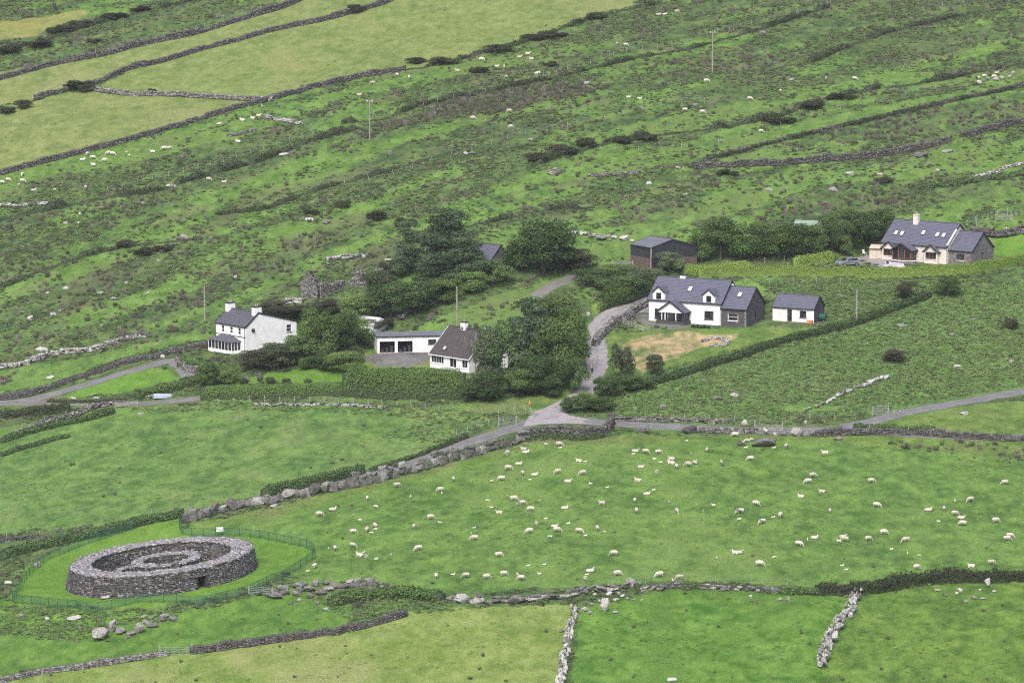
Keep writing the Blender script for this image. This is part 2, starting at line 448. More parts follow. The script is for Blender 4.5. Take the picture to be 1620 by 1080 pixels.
# ground cover by area (pixel outlines, later ones on top)
REG = [
    ('yellow', [(0, 128), (150, 92), (300, 57), (440, 16), (490, -4), (640, -6), (540, 26), (430, 50), (330, 77), (200, 112), (55, 158), (0, 182)]),
    ('yellow2', [(150, 142), (200, 112), (330, 77), (430, 50), (540, 26), (640, -6), (1060, -6), (1000, 11), (940, 24), (850, 55), (720, 94), (640, 111), (540, 127), (450, 151), (430, 158), (320, 152), (200, 149)]),
    ('yellow', [(0, 184), (60, 158), (150, 143), (200, 151), (320, 154), (430, 160), (340, 180), (200, 222), (60, 258), (0, 274)]),
    ('ochre', [(-10, 42), (60, 30), (130, 16), (140, 22), (80, 48), (30, 62), (-10, 70)]),
    ('lane9', [(0, 284), (240, 221), (400, 171), (470, 159), (560, 138), (640, 121), (760, 93), (860, 77), (950, 66), (900, 88), (760, 116), (700, 128), (640, 140), (560, 150), (480, 180), (400, 213), (300, 235), (200, 262), (100, 275), (0, 322)]),
    ('lane9', [(880, 226), (960, 208), (1080, 176), (1260, 150), (1400, 117), (1540, 110), (1600, 122), (1480, 138), (1380, 145), (1250, 163), (1160, 192), (1050, 218), (940, 236), (890, 245)]),
    ('lane9', [(925, 264), (1050, 236), (1230, 200), (1400, 165), (1600, 130), (1630, 132), (1400, 184), (1250, 215), (1110, 248), (1000, 274), (930, 282)]),
    ('lane9', [(1110, 258), (1200, 240), (1300, 225), (1380, 222), (1330, 246), (1180, 256)]),
    ('lane9', [(1150, 300), (1270, 272), (1420, 258), (1620, 205), (1620, 250), (1450, 282), (1300, 290), (1200, 330), (1080, 352), (1090, 320)]),
    ('lane9', [(735, 400), (790, 360), (860, 345), (960, 360), (1090, 345), (1100, 372), (1000, 388), (1000, 418), (920, 422), (880, 400), (800, 410)]),
    ('lane9', [(700, 395), (760, 372), (800, 355), (820, 370), (790, 420), (750, 425)]),
    ('lane9', [(0, 600), (130, 565), (280, 530), (335, 520), (330, 545), (200, 578), (120, 605), (0, 630)]),
    ('lane9', [(100, 500), (190, 470), (320, 440), (330, 452), (240, 482), (170, 505), (110, 522)]),
    ('lane9', [(470, 415), (560, 380), (640, 355), (720, 330), (700, 350), (600, 385), (540, 410), (480, 430)]),
    ('lane9', [(640, 530), (700, 500), (780, 470), (850, 445), (905, 432), (870, 450), (845, 470), (850, 520), (780, 520), (740, 530)]),
    ('bracken', [(925, 655), (960, 612), (1060, 580), (1180, 548), (1300, 520), (1400, 492), (1500, 460), (1630, 428), (1630, 612), (1400, 655), (1200, 665), (1000, 660)]),
    ('bramble', [(1190, 445), (1300, 440), (1430, 440), (1560, 425), (1500, 455), (1400, 492), (1310, 515), (1300, 480), (1225, 465)]),
    ('verge', [(960, 530), (1030, 520), (1230, 518), (1310, 518), (1170, 550), (1040, 588), (985, 600), (965, 570)]),
    ('tan', [(982, 546), (1010, 531), (1085, 524), (1110, 531), (1168, 528), (1150, 540), (1105, 549), (1075, 564), (1015, 587), (990, 580)]),
    ('field', [(270, 842), (420, 806), (560, 772), (640, 748), (760, 716), (835, 702), (950, 700), (1040, 700), (1180, 694), (1330, 700), (1480, 712), (1640, 735), (1640, 905), (1500, 905), (1300, 928), (1050, 918), (900, 930), (700, 938), (600, 925), (480, 915)]),
    ('verge', [(835, 700), (950, 690), (1050, 688), (1180, 688), (1330, 690), (1640, 690), (1640, 722), (1500, 716), (1340, 702), (1200, 698), (1040, 701), (950, 702), (850, 706)]),
    ('verge', [(300, 830), (420, 804), (560, 770), (640, 752), (760, 718), (830, 702), (840, 706), (740, 730), (640, 762), (540, 790), (420, 822), (320, 836)]),
    ('meadow', [(0, 700), (90, 668), (200, 646), (330, 640), (600, 640), (790, 662), (700, 706), (560, 748), (420, 780), (250, 822), (0, 852)]),
    ('lane9', [(0, 690), (90, 662), (160, 650), (270, 640), (240, 652), (120, 675), (0, 705)]),
    ('lawn', [(100, 628), (150, 605), (200, 588), (240, 582), (268, 586), (282, 600), (240, 612), (180, 624), (110, 630)]),
    ('lawn', [(330, 612), (420, 592), (480, 582), (570, 572), (620, 578), (545, 602), (430, 606)]),
    ('garden', [(560, 560), (690, 556), (690, 580), (560, 586)]),
    ('yard', [(575, 566), (598, 557), (690, 558), (680, 572), (650, 580), (595, 580)]),
    ('lawn', [(12, 948), (42, 897), (130, 850), (210, 828), (285, 820), (290, 836), (390, 838), (460, 850), (497, 866), (490, 886), (400, 928), (230, 962), (60, 957)]),
    ('lawn2', [(0, 1010), (90, 1000), (280, 965), (330, 962), (480, 925), (560, 960), (560, 985), (440, 1010), (300, 1030), (120, 1052), (0, 1075)]),
    ('bright', [(0, 950), (20, 950), (100, 960), (240, 965), (200, 990), (60, 1000), (0, 1000)]),
    ('fore', [(-20, 1085), (0, 1078), (130, 1056), (260, 1037), (300, 1031), (450, 1012), (540, 1002), (640, 972), (720, 962), (905, 955), (905, 1000), (880, 1090)]),
    ('bright', [(895, 1090), (912, 1000), (918, 962), (1010, 940), (1100, 930), (1355, 945), (1300, 1060), (1290, 1090)]),
    ('olive', [(1290, 1090), (1300, 1055), (1355, 945), (1500, 920), (1640, 920), (1640, 1090)]),
    ('lawn', [(1560, 398), (1580, 372), (1640, 368), (1640, 405), (1590, 408)]),
    ('field', [(1240, 640), (1330, 640), (1330, 650), (1250, 650)]),
    ('verge', [(1420, 650), (1640, 625), (1640, 690), (1430, 682), (1350, 674)]),
    ('verge', [(680, 650), (760, 640), (880, 625), (900, 640), (860, 655), (790, 655)]),
]
_ex = lambda a, b: (-90 if a <= 0 else (1710 if a >= 1615 else a), -70 if b <= -4 else (1170 if b >= 1080 else b))
REG = [(k, [_ex(a, b) for a, b in p]) for k, p in REG]
REGCOL = {   # low, high, accent (display colours of sunless daylight), relief height
    'yellow': ((112, 132, 68), (134, 150, 82), (142, 148, 90), .07),
    'yellow2': ((110, 132, 66), (132, 150, 80), (140, 148, 86), .08),
    'ochre': ((122, 136, 68), (142, 150, 80), (148, 140, 78), .1),
    'lane9': ((90, 124, 56), (112, 146, 68), (106, 128, 66), .2),
    'bracken': ((82, 116, 54), (102, 138, 66), (110, 132, 72), .3),
    'bramble': ((70, 96, 50), (88, 114, 58), (92, 96, 62), .3),
    'verge': ((90, 120, 54), (114, 142, 66), (116, 126, 74), .2),
    'tan': ((120, 130, 78), (186, 164, 124), (150, 142, 96), .06),
    'field': ((86, 120, 54), (110, 146, 66), (118, 146, 72), .1),
    'meadow': ((86, 120, 58), (110, 144, 70), (128, 146, 84), .14),
    'lawn': ((94, 136, 50), (110, 150, 58), (104, 138, 58), .03),
    'lawn2': ((84, 122, 50), (106, 144, 60), (92, 118, 54), .14),
    'garden': ((104, 134, 58), (120, 148, 66), (132, 138, 78), .05),
    'yard': ((104, 102, 98), (124, 121, 116), (112, 118, 84), .02),
    'fore': ((114, 140, 64), (136, 158, 80), (150, 157, 94), .1),
    'bright': ((82, 124, 46), (110, 150, 62), (86, 120, 50), .16),
    'olive': ((84, 118, 48), (110, 144, 60), (82, 110, 50), .18),
}
RUSHPOLY = [
    [(565, 205), (640, 190), (720, 160), (800, 143), (900, 128), (965, 138), (920, 155), (860, 160), (810, 178), (760, 183), (700, 186), (620, 206), (570, 222)],
    [(1085, 105), (1130, 92), (1190, 80), (1250, 86), (1235, 105), (1160, 112), (1100, 118)],
    [(50, 520), (120, 482), (200, 484), (205, 500), (130, 528), (60, 548)], [(225, 486), (330, 478), (345, 500), (250, 540), (150, 562), (190, 520)],
    [(390, 420), (480, 408), (490, 436), (400, 448)], [(960, 325), (1090, 318), (1115, 342), (1000, 352)], [(1230, 312), (1420, 282), (1430, 330), (1180, 352)],
    [(1250, 214), (1500, 166), (1630, 148), (1630, 182), (1500, 204), (1300, 236)], [(440, 380), (560, 360), (560, 376), (450, 400)], [(60, 460), (180, 430), (250, 436), (80, 480)],
    [(1290, 158), (1350, 150), (1440, 138), (1420, 150), (1330, 168), (1280, 170)], [(280, 460), (330, 455), (340, 478), (250, 485)], [(820, 440), (870, 432), (850, 452), (820, 458)],
    [(1480, 110), (1540, 104), (1620, 108), (1620, 118), (1500, 124)], [(1000, 395), (1060, 370), (1090, 372), (1010, 400)], [(60, 335), (200, 318), (190, 330), (60, 350)],
    [(1395, 702), (1480, 697), (1640, 702), (1640, 738), (1550, 730), (1450, 714)],
    [(0, 600), (100, 560), (180, 545), (60, 582), (0, 612)], [(1020, 110), (1080, 92), (1080, 120), (1030, 128)]]
LDIR = np.array([0.70, 0.714])     # direction the old field strips run over the hillside
def strip(x, y):
    return x * LDIR[0] + y * LDIR[1], -x * LDIR[1] + y * LDIR[0]
def regions(x, y, z):
    """index of the ground cover at each point (-1 rough hillside)"""
    px, py = proj(x, y, z)
    wx = 7 * (fbm(x / 3.0, y / 4.0, 2, 31) - 0.5); wy = 5 * (fbm(x / 3.0, y / 4.0, 2, 37) - 0.5)
    px = px + wx * 1.6; py = py + wy
    r = np.full(np.shape(x), -1)
    for i, (k, poly) in enumerate(REG):
        r[pip(px, py, poly)] = i
    return r
def near_built(x, y):
    """1 beside roads and buildings, where the ground is even"""
    m = np.zeros(np.shape(x))
    for n, mt, w, g in ROADG:
        m = np.maximum(m, 1 - sst(w / 2 + 0.5, w / 2 + 1.6, dpoly(x, y, g[::4] if len(g) > 12 else g)))
    for (cx, cy, cz, sx, r0, r1) in PADS:
        m = np.maximum(m, 1 - sst(r0 - 1, r0 + 2, np.hypot(x - cx, y - cy)))
    return m
RELIEF = np.array([REGCOL[k][3] for k, _ in REG] + [0.42])
def ground(x, y, want=False):
    x = np.atleast_1d(np.asarray(x, float)); y = np.atleast_1d(np.asarray(y, float))
    z0 = hbase(x, y)
    r = regions(x, y, z0)
    nb = near_built(x, y)
    a = RELIEF[r] * (1 - nb)
    s, t = strip(x, y)
    z = z0 + a * (1.3 * (fbm(s / 2.6, t / 1.5, 2, 41) - 0.5) + 0.8 * (vn(x / 0.8, y / 0.9, 47) - 0.5))
    for n, mt, w, g in ROADG:       # verges sit just under the carriageway
        pass
    return (z, z0, r, nb) if want else z
def gz(x, y):
    return float(ground(x, y)[0])

def build_ground():
    du = 0.00050
    u = np.arange(-0.150, 0.1501, du)
    g = [0.0011]
    while sum(g) < 0.8: g.append(g[-1] * 1.45)
    c = np.cumsum(g)
    u = np.r_[-(0.150 + c[::-1]), u, 0.150 + c]
    Y = [452.0]
    while Y[-1] < 955: Y.append(Y[-1] + 0.50 + 0.0011 * (Y[-1] - 452))
    a = [1.0]
    while 452 - sum(a) > -60: a.append(a[-1] * 1.5)
    lo = 452 - np.cumsum(a)
    a = [1.5]
    while Y[-1] + sum(a) < 1500: a.append(a[-1] * 1.45)
    hi = Y[-1] + np.cumsum(a)
    Y = np.r_[lo[::-1], Y, hi]
    UU, YY = np.meshgrid(u, Y)
    XX = UU * np.maximum(YY, 452.0)
    x, y = XX.ravel(), YY.ravel()
    z, z0, r, nb = ground(x, y, True)
    # colours
    s, t = strip(x, y)
    n_f = fbm(x / 0.9, y / 1.3, 2, 3); n_m = fbm(x / 5, y / 8, 3, 13); n_b = fbm(x / 22, y / 34, 3, 23)
    col = np.zeros((len(x), 3))
    lin = lambda c: np.array(srgb(*c)) * (KALB if c[1] > c[0] * 1.02 else .76)
    n_s = fbm(x / 7, y / 3.2, 3, 29)
    n_t = fbm(x / 2.2, y / 2.6, 2, 33)
    f = np.clip(0.28 * (n_m - 0.5) * 2 + 0.24 * (n_s - .5) * 2 + 0.7 * (n_t - .5) * 2 + 0.8 * (n_f - 0.5) * 2 + 0.5, -.3, 1.3)
    acc = sst(0.52, 0.72, 0.6 * n_b + 0.4 * n_m)
    for i, (k, _) in enumerate(REG):
        mk = r == i
        if not mk.any(): continue
        a_, b_, c_, _h = REGCOL[k]
        cc = lin(a_)[None] * (1 - f[mk, None]) + lin(b_)[None] * f[mk, None]
        w = (acc[mk] * 0.65)[:, None]
        col[mk] = cc * (1 - w) + lin(c_)[None] * w
    mk = r == -1
    lane = rough_lane(x[mk], y[mk])[:, None]
    ff = f[mk, None]
    hea = lin((72, 96, 54)) * (1 - ff) + lin((98, 124, 66)) * ff
    gr = lin((88, 124, 52)) * (1 - ff) + lin((112, 148, 66)) * ff
    br = lin((112, 112, 84))
    w = sst(0.55, 0.75, fbm(s[mk] / 14, t[mk] / 5, 3, 61))[:, None] * 0.5
    cc = hea * (1 - lane) + gr * lane
    col[mk] = cc * (1 - w) + br * w
    n, m = UU.shape
    idx = np.arange(n * m).reshape(n, m)
    Fq = np.stack([idx[:-1, :-1], idx[:-1, 1:], idx[1:, 1:], idx[1:, :-1]], -1).reshape(-1, 4)
    mt, nt, b = newmat('turf')
    at = N(nt, 'ShaderNodeAttribute', attribute_name='Col').outputs['Color']
    n1 = noise(nt, 3.2, 6, 0.72)
    mr = N(nt, 'ShaderNodeMapRange'); mr.inputs[1].default_value = 0.25; mr.inputs[2].default_value = 0.75
    mr.inputs[3].default_value = 0.66; mr.inputs[4].default_value = 1.34
    nt.links.new(n1, mr.inputs[0])
    nt.links.new(mixc(nt, 1.0, at, mr.outputs[0], 'MULTIPLY'), b.inputs['Base Color'])
    b.inputs['Roughness'].default_value = 1.0; b.inputs['Specular IOR Level'].default_value = 0.05
    bump(nt, b, n1, 0.18, 0.8)
    me = np_mesh('ground', np.stack([x, y, z], -1), Fq, mt, smooth=True, col=col)
    o = link('ground', me); tag(o, 'green hillside of pastures, rough grazing and old field strips', 'ground', kind='structure')
    return o
KALB = np.array([0.82, 0.765, 0.93])
def rough_lane(x, y):
    s, t = strip(x, y)
    return 0.9 * sst(0.50, 0.66, 0.75 * fbm(s / 30, t / 7.5, 3, 71) + 0.25 * fbm(x / 3, y / 3, 2, 73))
build_ground()

def build_road(name, matk, w, g, label):
    n = len(g); tan = np.gradient(g, axis=0); tan /= np.linalg.norm(tan, axis=1)[:, None]
    nor = np.stack([-tan[:, 1], tan[:, 0]], -1)
    offs = np.linspace(-1, 1, 7)
    V = []
    for k, o in enumerate(offs):
        jit = 1 + (0.28 * (vn(np.arange(n) * 0.6, np.full(n, k), 91) - 0.5) if abs(o) == 1 else 0)
        p = g + nor * (o * w / 2 * jit)[:, None] if hasattr(jit, '__len__') else g + nor * (o * w / 2)
        z = hbase(p[:, 0], p[:, 1]) + (0.075 if abs(o) < 1 else 0.03)
        V.append(np.column_stack([p, z]))
    V = np.stack(V, 1).reshape(-1, 3)
    idx = np.arange(n * 7).reshape(n, 7)
    Fq = np.stack([idx[:-1, :-1], idx[:-1, 1:], idx[1:, 1:], idx[1:, :-1]], -1).reshape(-1, 4)
    me = np_mesh(name, V, Fq, M[matk], smooth=True)
    a = me.attributes.new('across', 'FLOAT', 'POINT'); a.data.foreach_set('value', np.tile(1 + np.abs(offs), n).astype(np.float32))
    o = link(name, me)
    return tag(o, label, name.split('_')[-1], kind='structure')
_rl = ['narrow grey asphalt road running past the boulder wall and sheep field', 'pale worn concrete lane climbing from the road to the dormer house',
       'stony gravel track rising to the dark barn', 'narrow asphalt lane branching off the road towards a field gate',
       'asphalt driveway curving up to the saltbox farmhouse', 'thin gravel road along the top of the long meadow']
for (n_, m_, w_, g_), l_ in zip(ROADG, _rl): build_road(n_, m_, w_, g_, l_)
# junction apron, patio and yards as thin sheets on the ground
def apron(name, matk, poly, label, dz=0.09):
    P = picks(poly); c = P.mean(0)
    mb = MB(); n = len(P)
    ring = [(p[0], p[1], float(hbase(p[0], p[1])) + dz - 0.03) for p in P]
    mid = [(c[0] + (p[0] - c[0]) * .5, c[1] + (p[1] - c[1]) * .5) for p in P]
    mid = [(a, b, float(hbase(a, b)) + dz) for a, b in mid]
    cc = (c[0], c[1], float(hbase(c[0], c[1])) + dz)
    for i in range(n):
        j = (i + 1) % n
        mb.quad(ring[i], ring[j], mid[j], mid[i]); mb.quad(mid[i], mid[j], cc)
    return tag(mb.obj(name, M[matk], smooth=True), label, name.split('_')[-1], kind='structure')
apron('road_junction', 'lane', [(842, 652), (866, 644), (886, 634), (886, 650), (900, 657), (955, 667), (925, 671), (880, 671), (850, 672), (826, 676)], 'pale road junction where the lane meets the road', 0.10)
apron('patio', 'lane', [(1336, 424), (1352, 408), (1376, 404), (1402, 404), (1420, 410), (1412, 424), (1370, 426)], 'pinkish paved parking space beside the cream house', 0.06)
apron('terrace', 'paving', [(1388, 424), (1398, 414), (1412, 411), (1428, 414), (1432, 424), (1410, 427)], 'pale paved terrace in front of the cream house', 0.085)
apron('forecourt', 'gravel', [(1000, 502), (1016, 497), (1030, 499), (1036, 508), (1095, 516), (1085, 523), (1030, 521), (1008, 514)], 'grey gravel forecourt in front of the dormer house', 0.06)
apron('yard', 'gravel', [(575, 567), (597, 560), (690, 562), (684, 571), (655, 578), (600, 580)], 'dark gravel yard in front of the white garage', 0.05)

# ------------------------------------------------------------------ low plants nobody could count: heather, bracken, rushes, grass
def cards(n, samp, size, up=0.0, seed=0, aspect=1.5, nz=0.55):
    """n leaf-sized quads: samp(rng, n) -> centres, outward directions"""
    g = np.random.default_rng(seed)
    C, O = samp(g, n)
    Nn = O + g.normal(0, nz, (n, 3)); Nn[:, 2] += up
    Nn /= np.linalg.norm(Nn, axis=1)[:, None]
    T = np.cross(Nn, g.normal(0, 1, (n, 3))); T /= np.linalg.norm(T, axis=1)[:, None]
    B = np.cross(Nn, T)
    s = (size[0] + (size[1] - size[0]) * g.random(n))[:, None] * 0.5
    V = np.stack([C - T * s * aspect, C - B * s * 0.8 + Nn * s * .2, C + T * s * aspect, C + B * s * 0.8 + Nn * s * .2], 1).reshape(-1, 3)
    return V, np.arange(n * 4).reshape(n, 4), g.random(n)
def dome(rx, h, low=0.0):
    def f(g, n):
        th = g.random(n) * 6.2832; cz = g.random(n) ** 0.8
        r = np.sqrt(1 - cz * cz); k = 0.65 + 0.35 * g.random(n)
        O = np.stack([r * np.cos(th), r * np.sin(th), cz], -1)
        return np.stack([O[:, 0] * rx * k, O[:, 1] * rx * k, low + O[:, 2] * h * k], -1), O
    return f
def blades(n, rad, h, w, lean, seed):
    g = np.random.default_rng(seed)
    th = g.random(n) * 6.2832; r = rad * np.sqrt(g.random(n))
    bx, by = r * np.cos(th), r * np.sin(th)
    hh = h * (0.6 + 0.5 * g.random(n)); le = lean * (0.3 + g.random(n)) * hh
    th2 = th + g.normal(0, 0.5, n); a = g.random(n) * 6.2832
    wx, wy = np.cos(a) * w / 2, np.sin(a) * w / 2
    z0 = np.full(n, -0.05)
    V = np.stack([np.stack([bx - wx, by - wy, z0], -1), np.stack([bx + wx, by + wy, z0], -1), np.stack([bx + np.cos(th2) * le, by + np.sin(th2) * le, hh], -1)], 1).reshape(-1, 3)
    return V, np.arange(n * 3).reshape(n, 3), g.random(n)
def protos(kind, mats):
    out = []
    for i in range(4):
        if kind == 'heather': V, Fq, va = cards(80, dome(0.55, 0.25, -0.03), (0.10, 0.22), 0.75, 100 + i)
        elif kind == 'bracken': V, Fq, va = cards(60, dome(0.55, 0.20, 0.0), (0.15, 0.32), 1.3, 120 + i, 1.9)
        elif kind == 'rush': V, Fq, va = blades(70, 0.28, 0.72, 0.075, 0.42, 140 + i)
        else: V, Fq, va = blades(30, 0.22, 0.22, 0.06, 0.8, 160 + i)
        out.append(np_mesh(kind, V, Fq, mats[i % len(mats)], var=va))
    return out
def scatter(name, meshes, x, y, scl, label, cat, zoff=0.0):
    n = len(x)
    z = ground(x, y) + zoff
    me = bpy.data.meshes.new(name)
    me.vertices.add(n); me.vertices.foreach_set('co', np.stack([x, y, z], -1).astype(np.float32).ravel())
    a = me.attributes.new('scl', 'FLOAT_VECTOR', 'POINT')
    sv = np.stack([scl * (0.85 + 0.4 * rng.random(n)), scl * (0.85 + 0.4 * rng.random(n)), scl * (0.75 + 0.5 * rng.random(n))], -1)
    a.data.foreach_set('vector', sv.astype(np.float32).ravel())
    a = me.attributes.new('rot', 'FLOAT_VECTOR', 'POINT')
    a.data.foreach_set('vector', np.stack([rng.normal(0, .12, n), rng.normal(0, .12, n), rng.random(n) * 6.28], -1).astype(np.float32).ravel())
    a = me.attributes.new('idx', 'INT', 'POINT'); a.data.foreach_set('value', rng.integers(0, len(meshes), n).astype(np.int32))
    pc = bpy.data.collections.new(name + '_kinds')
    for m in meshes: pc.objects.link(bpy.data.objects.new(m.name, m))
    nt = bpy.data.node_groups.new(name, 'GeometryNodeTree')
    nt.interface.new_socket('Geometry', in_out='INPUT', socket_type='NodeSocketGeometry')
    nt.interface.new_socket('Geometry', in_out='OUTPUT', socket_type='NodeSocketGeometry')
    gi = nt.nodes.new('NodeGroupInput'); go = nt.nodes.new('NodeGroupOutput')
    ci = nt.nodes.new('GeometryNodeCollectionInfo'); ci.inputs['Collection'].default_value = pc
    ci.inputs['Separate Children'].default_value = True; ci.inputs['Reset Children'].default_value = True
    ip = nt.nodes.new('GeometryNodeInstanceOnPoints'); ip.inputs['Pick Instance'].default_value = True
    for nm, ty, sk in (('scl', 'FLOAT_VECTOR', 'Scale'), ('rot', 'FLOAT_VECTOR', 'Rotation'), ('idx', 'INT', 'Instance Index')):
        na = nt.nodes.new('GeometryNodeInputNamedAttribute'); na.data_type = ty; na.inputs['Name'].default_value = nm
        nt.links.new(na.outputs['Attribute'], ip.inputs[sk])
    nt.links.new(gi.outputs[0], ip.inputs['Points']); nt.links.new(ci.outputs[0], ip.inputs['Instance']); nt.links.new(ip.outputs[0], go.inputs[0])
    o = link(name, me); md = o.modifiers.new('scatter', 'NODES'); md.node_group = nt
    return tag(o, label, cat, kind='stuff')
def candidates(n, y0=452, y1=960):
    n = int(n * 1.22)
    y = np.sqrt(rng.random(n) * (y1 ** 2 - y0 ** 2) + y0 ** 2)
    x = (rng.random(n) * 2 - 1) * 0.168 * y
    return x, y
REGNAME = np.array([k for k, _ in REG] + ['rough'])
def low_plants():
    x, y = candidates(330000)
    z = hbase(x, y); r = regions(x, y, z); k = REGNAME[r]; nb = near_built(x, y)
    ok = nb < 0.3
    px, py = proj(x, y, z)
    rush = np.zeros(len(x), bool)
    for p in RUSHPOLY: rush |= pip(px, py, p)
    s, t = strip(x, y)
    lane = rough_lane(x, y)
    u = rng.random(len(x))
    patch = fbm(s / 11, t / 4.5, 3, 81)
    rough = k == 'rough'
    left_mid = (py > 380) & (px < 520)
    H = ok & ((k == 'lane9') & (py < 520) & (u < 0.16 * sst(0.46, 0.6, patch)) | rough & ~rush & (u < np.where(lane > .5, 0.05, 0.12 + 0.88 * sst(0.40, 0.58, patch)) * 0.50))
    scatter('heather', protos('heather', [HM['a'], HM['b'], HM['c'], HM['a']]), x[H], y[H], (0.5 + 0.75 * rng.random(H.sum()) ** 2.5), 'low dark heather and bilberry scrub over the rough hillside', 'heather')
    x, y = candidates(330000)
    z = hbase(x, y); k = REGNAME[regions(x, y, z)]; ok = near_built(x, y) < 0.3; u = rng.random(len(x))
    px, py = proj(x, y, z)
    s, t = strip(x, y)
    rocky = pip(px, py, [(0, 958), (60, 958), (160, 968), (250, 962), (300, 950), (280, 975), (180, 990), (130, 1015), (60, 1010), (0, 1000)])
    mb_ = pip(px, py, [(200, 648), (330, 634), (600, 636), (780, 655), (700, 668), (620, 656), (400, 648), (260, 652)]) | pip(px, py, [(700, 660), (790, 660), (760, 690), (680, 700), (600, 690)])
    bank = pip(px, py, [(490, 935), (560, 925), (640, 925), (700, 940), (720, 965), (640, 970), (560, 985), (520, 960)])
    B = ok & (((k == 'bracken') & (u < 0.95)) | ((k == 'bramble') & (u < 1)) | rocky | (mb_ & (u < 0.6)) | bank | ((k == 'rough') & (u < 0.32 * sst(0.5, 0.6, fbm(s / 13, t / 6, 2, 87)))))
    scatter('bracken', protos('bracken', [BM['a'], BM['b'], BM['a'], BM['c']]), x[B], y[B], 0.42 + 0.45 * rng.random(B.sum()) ** 1.6, 'knee high green bracken and bramble on banks and slopes', 'bracken')
    x, y = candidates(200000)
    z = hbase(x, y); k = REGNAME[regions(x, y, z)]; ok = near_built(x, y) < 0.3; u = rng.random(len(x))
    px, py = proj(x, y, z)
    rush = np.zeros(len(x), bool)
    for p in RUSHPOLY: rush |= pip(px, py, p)
    s, t = strip(x, y)
    cl = fbm(s / 8, t / 5, 2, 93)
    right = (px > 1080) & (py > 220) & (py < 360)
    Q = ok & ((rush & (u < np.where(pip(px, py, RUSHPOLY[0]), 0.85, 0.30 * sst(.42, .55, cl) + .06))) | ((k == 'rough') & (cl > 0.60) & (u < 0.12)) | ((k == 'lane9') & (py < 560) & (cl > 0.58) & (u < 0.035)) | ((k == 'lane9') & right & (u < 0.022)) | ((k == 'fore') & (u < 0.007)) | (np.isin(k, ['yellow', 'yellow2']) & (u < 0.0005) & (cl > .5)) | (np.isin(k, ['bright', 'olive', 'lawn2', 'meadow', 'field']) & (u < np.where(k == 'field', .0012, np.where(k == 'meadow', .002, .006)))))
    small = np.where(np.isin(k[Q], ['fore', 'bright', 'olive', 'field', 'lawn2']), 0.55, 1.0)
    scatter('rushes', protos('rush', [RM['a'], RM['b'], RM['b'], RM['c']]), x[Q], y[Q], (0.6 + 0.6 * rng.random(Q.sum())) * small, 'tufts of brownish soft rush scattered over the grazing', 'rushes')
    x, y = candidates(150000)
    z = hbase(x, y); k = REGNAME[regions(x, y, z)]; ok = near_built(x, y) < 0.6; u = rng.random(len(x))
    cl = fbm(x / 5, y / 8, 2, 97)
    dens = np.select([np.isin(k, ['rough', 'lane9', 'verge']), np.isin(k, ['olive', 'bright', 'meadow']), k == 'fore', k == 'field'], [0.5, 0.36, 0.25, 0.30], 0.10)
    dens = np.where(np.isin(k, ['lawn', 'tan', 'yard', 'garden']), 0.0, dens)
    G = ok & (u < dens * sst(0.35, 0.6, cl))
    yel = np.isin(k, ['yellow', 'yellow2', 'fore', 'verge', 'ochre']) | (np.isin(k, ['rough', 'bracken']) & (rng.random(len(x)) < .45))
    for nm, mk, ms, lab in (('grass', G & ~yel, GM[0], 'longer green grass tufts in the pastures'), ('dry_grass', G & yel, GM[1], 'longer yellowish grass tufts in the dry fields')):
        scatter(nm, protos('grass', ms), x[mk], y[mk], 0.45 + 0.6 * rng.random(mk.sum()) ** 2, lab, 'grass')
HM = {'a': leaf_mat('heather_leaf', (0.088, 0.13, 0.056), (0.175, 0.235, 0.105), (0.14, 0.205, 0.085), 0.48, 0.06), 'b': leaf_mat('bilberry_leaf', (0.11, 0.168, 0.068), (0.205, 0.28, 0.118), (0.155, 0.18, 0.105), 0.48, 0.06), 'c': leaf_mat('brown_heather_leaf', (0.10, 0.11, 0.07), (0.19, 0.19, 0.132), None, 0.38)}
BM = {'a': leaf_mat('bracken_leaf', (0.175, 0.275, 0.10), (0.29, 0.42, 0.165), (0.25, 0.34, 0.14), 0.55, 0.07), 'b': leaf_mat('bramble_leaf', (0.14, 0.23, 0.08), (0.245, 0.36, 0.14), (0.20, 0.29, 0.115), 0.55, 0.07), 'c': leaf_mat('yellow_bracken_leaf', (0.13, 0.175, 0.07), (0.225, 0.275, 0.12), None, 0.4)}
RM = {'a': leaf_mat('rush_blade', (0.17, 0.155, 0.125), (0.30, 0.27, 0.225), (0.14, 0.15, 0.095), 0.4, 0.12), 'b': leaf_mat('green_rush_blade', (0.10, 0.125, 0.068), (0.19, 0.21, 0.12), None, 0.4), 'c': leaf_mat('dead_rush_blade', (0.20, 0.175, 0.15), (0.34, 0.30, 0.26), None, 0.4)}
GM = ([leaf_mat('grass_blade', (0.16, 0.235, 0.075), (0.27, 0.36, 0.13), None, 0.5), leaf_mat('dark_grass_blade', (0.12, 0.19, 0.06), (0.21, 0.30, 0.105), None, 0.5)], [leaf_mat('dry_grass_blade', (0.28, 0.30, 0.14), (0.42, 0.43, 0.22), None, 0.5), leaf_mat('olive_grass_blade', (0.21, 0.25, 0.105), (0.33, 0.36, 0.16), None, 0.5)])
low_plants()
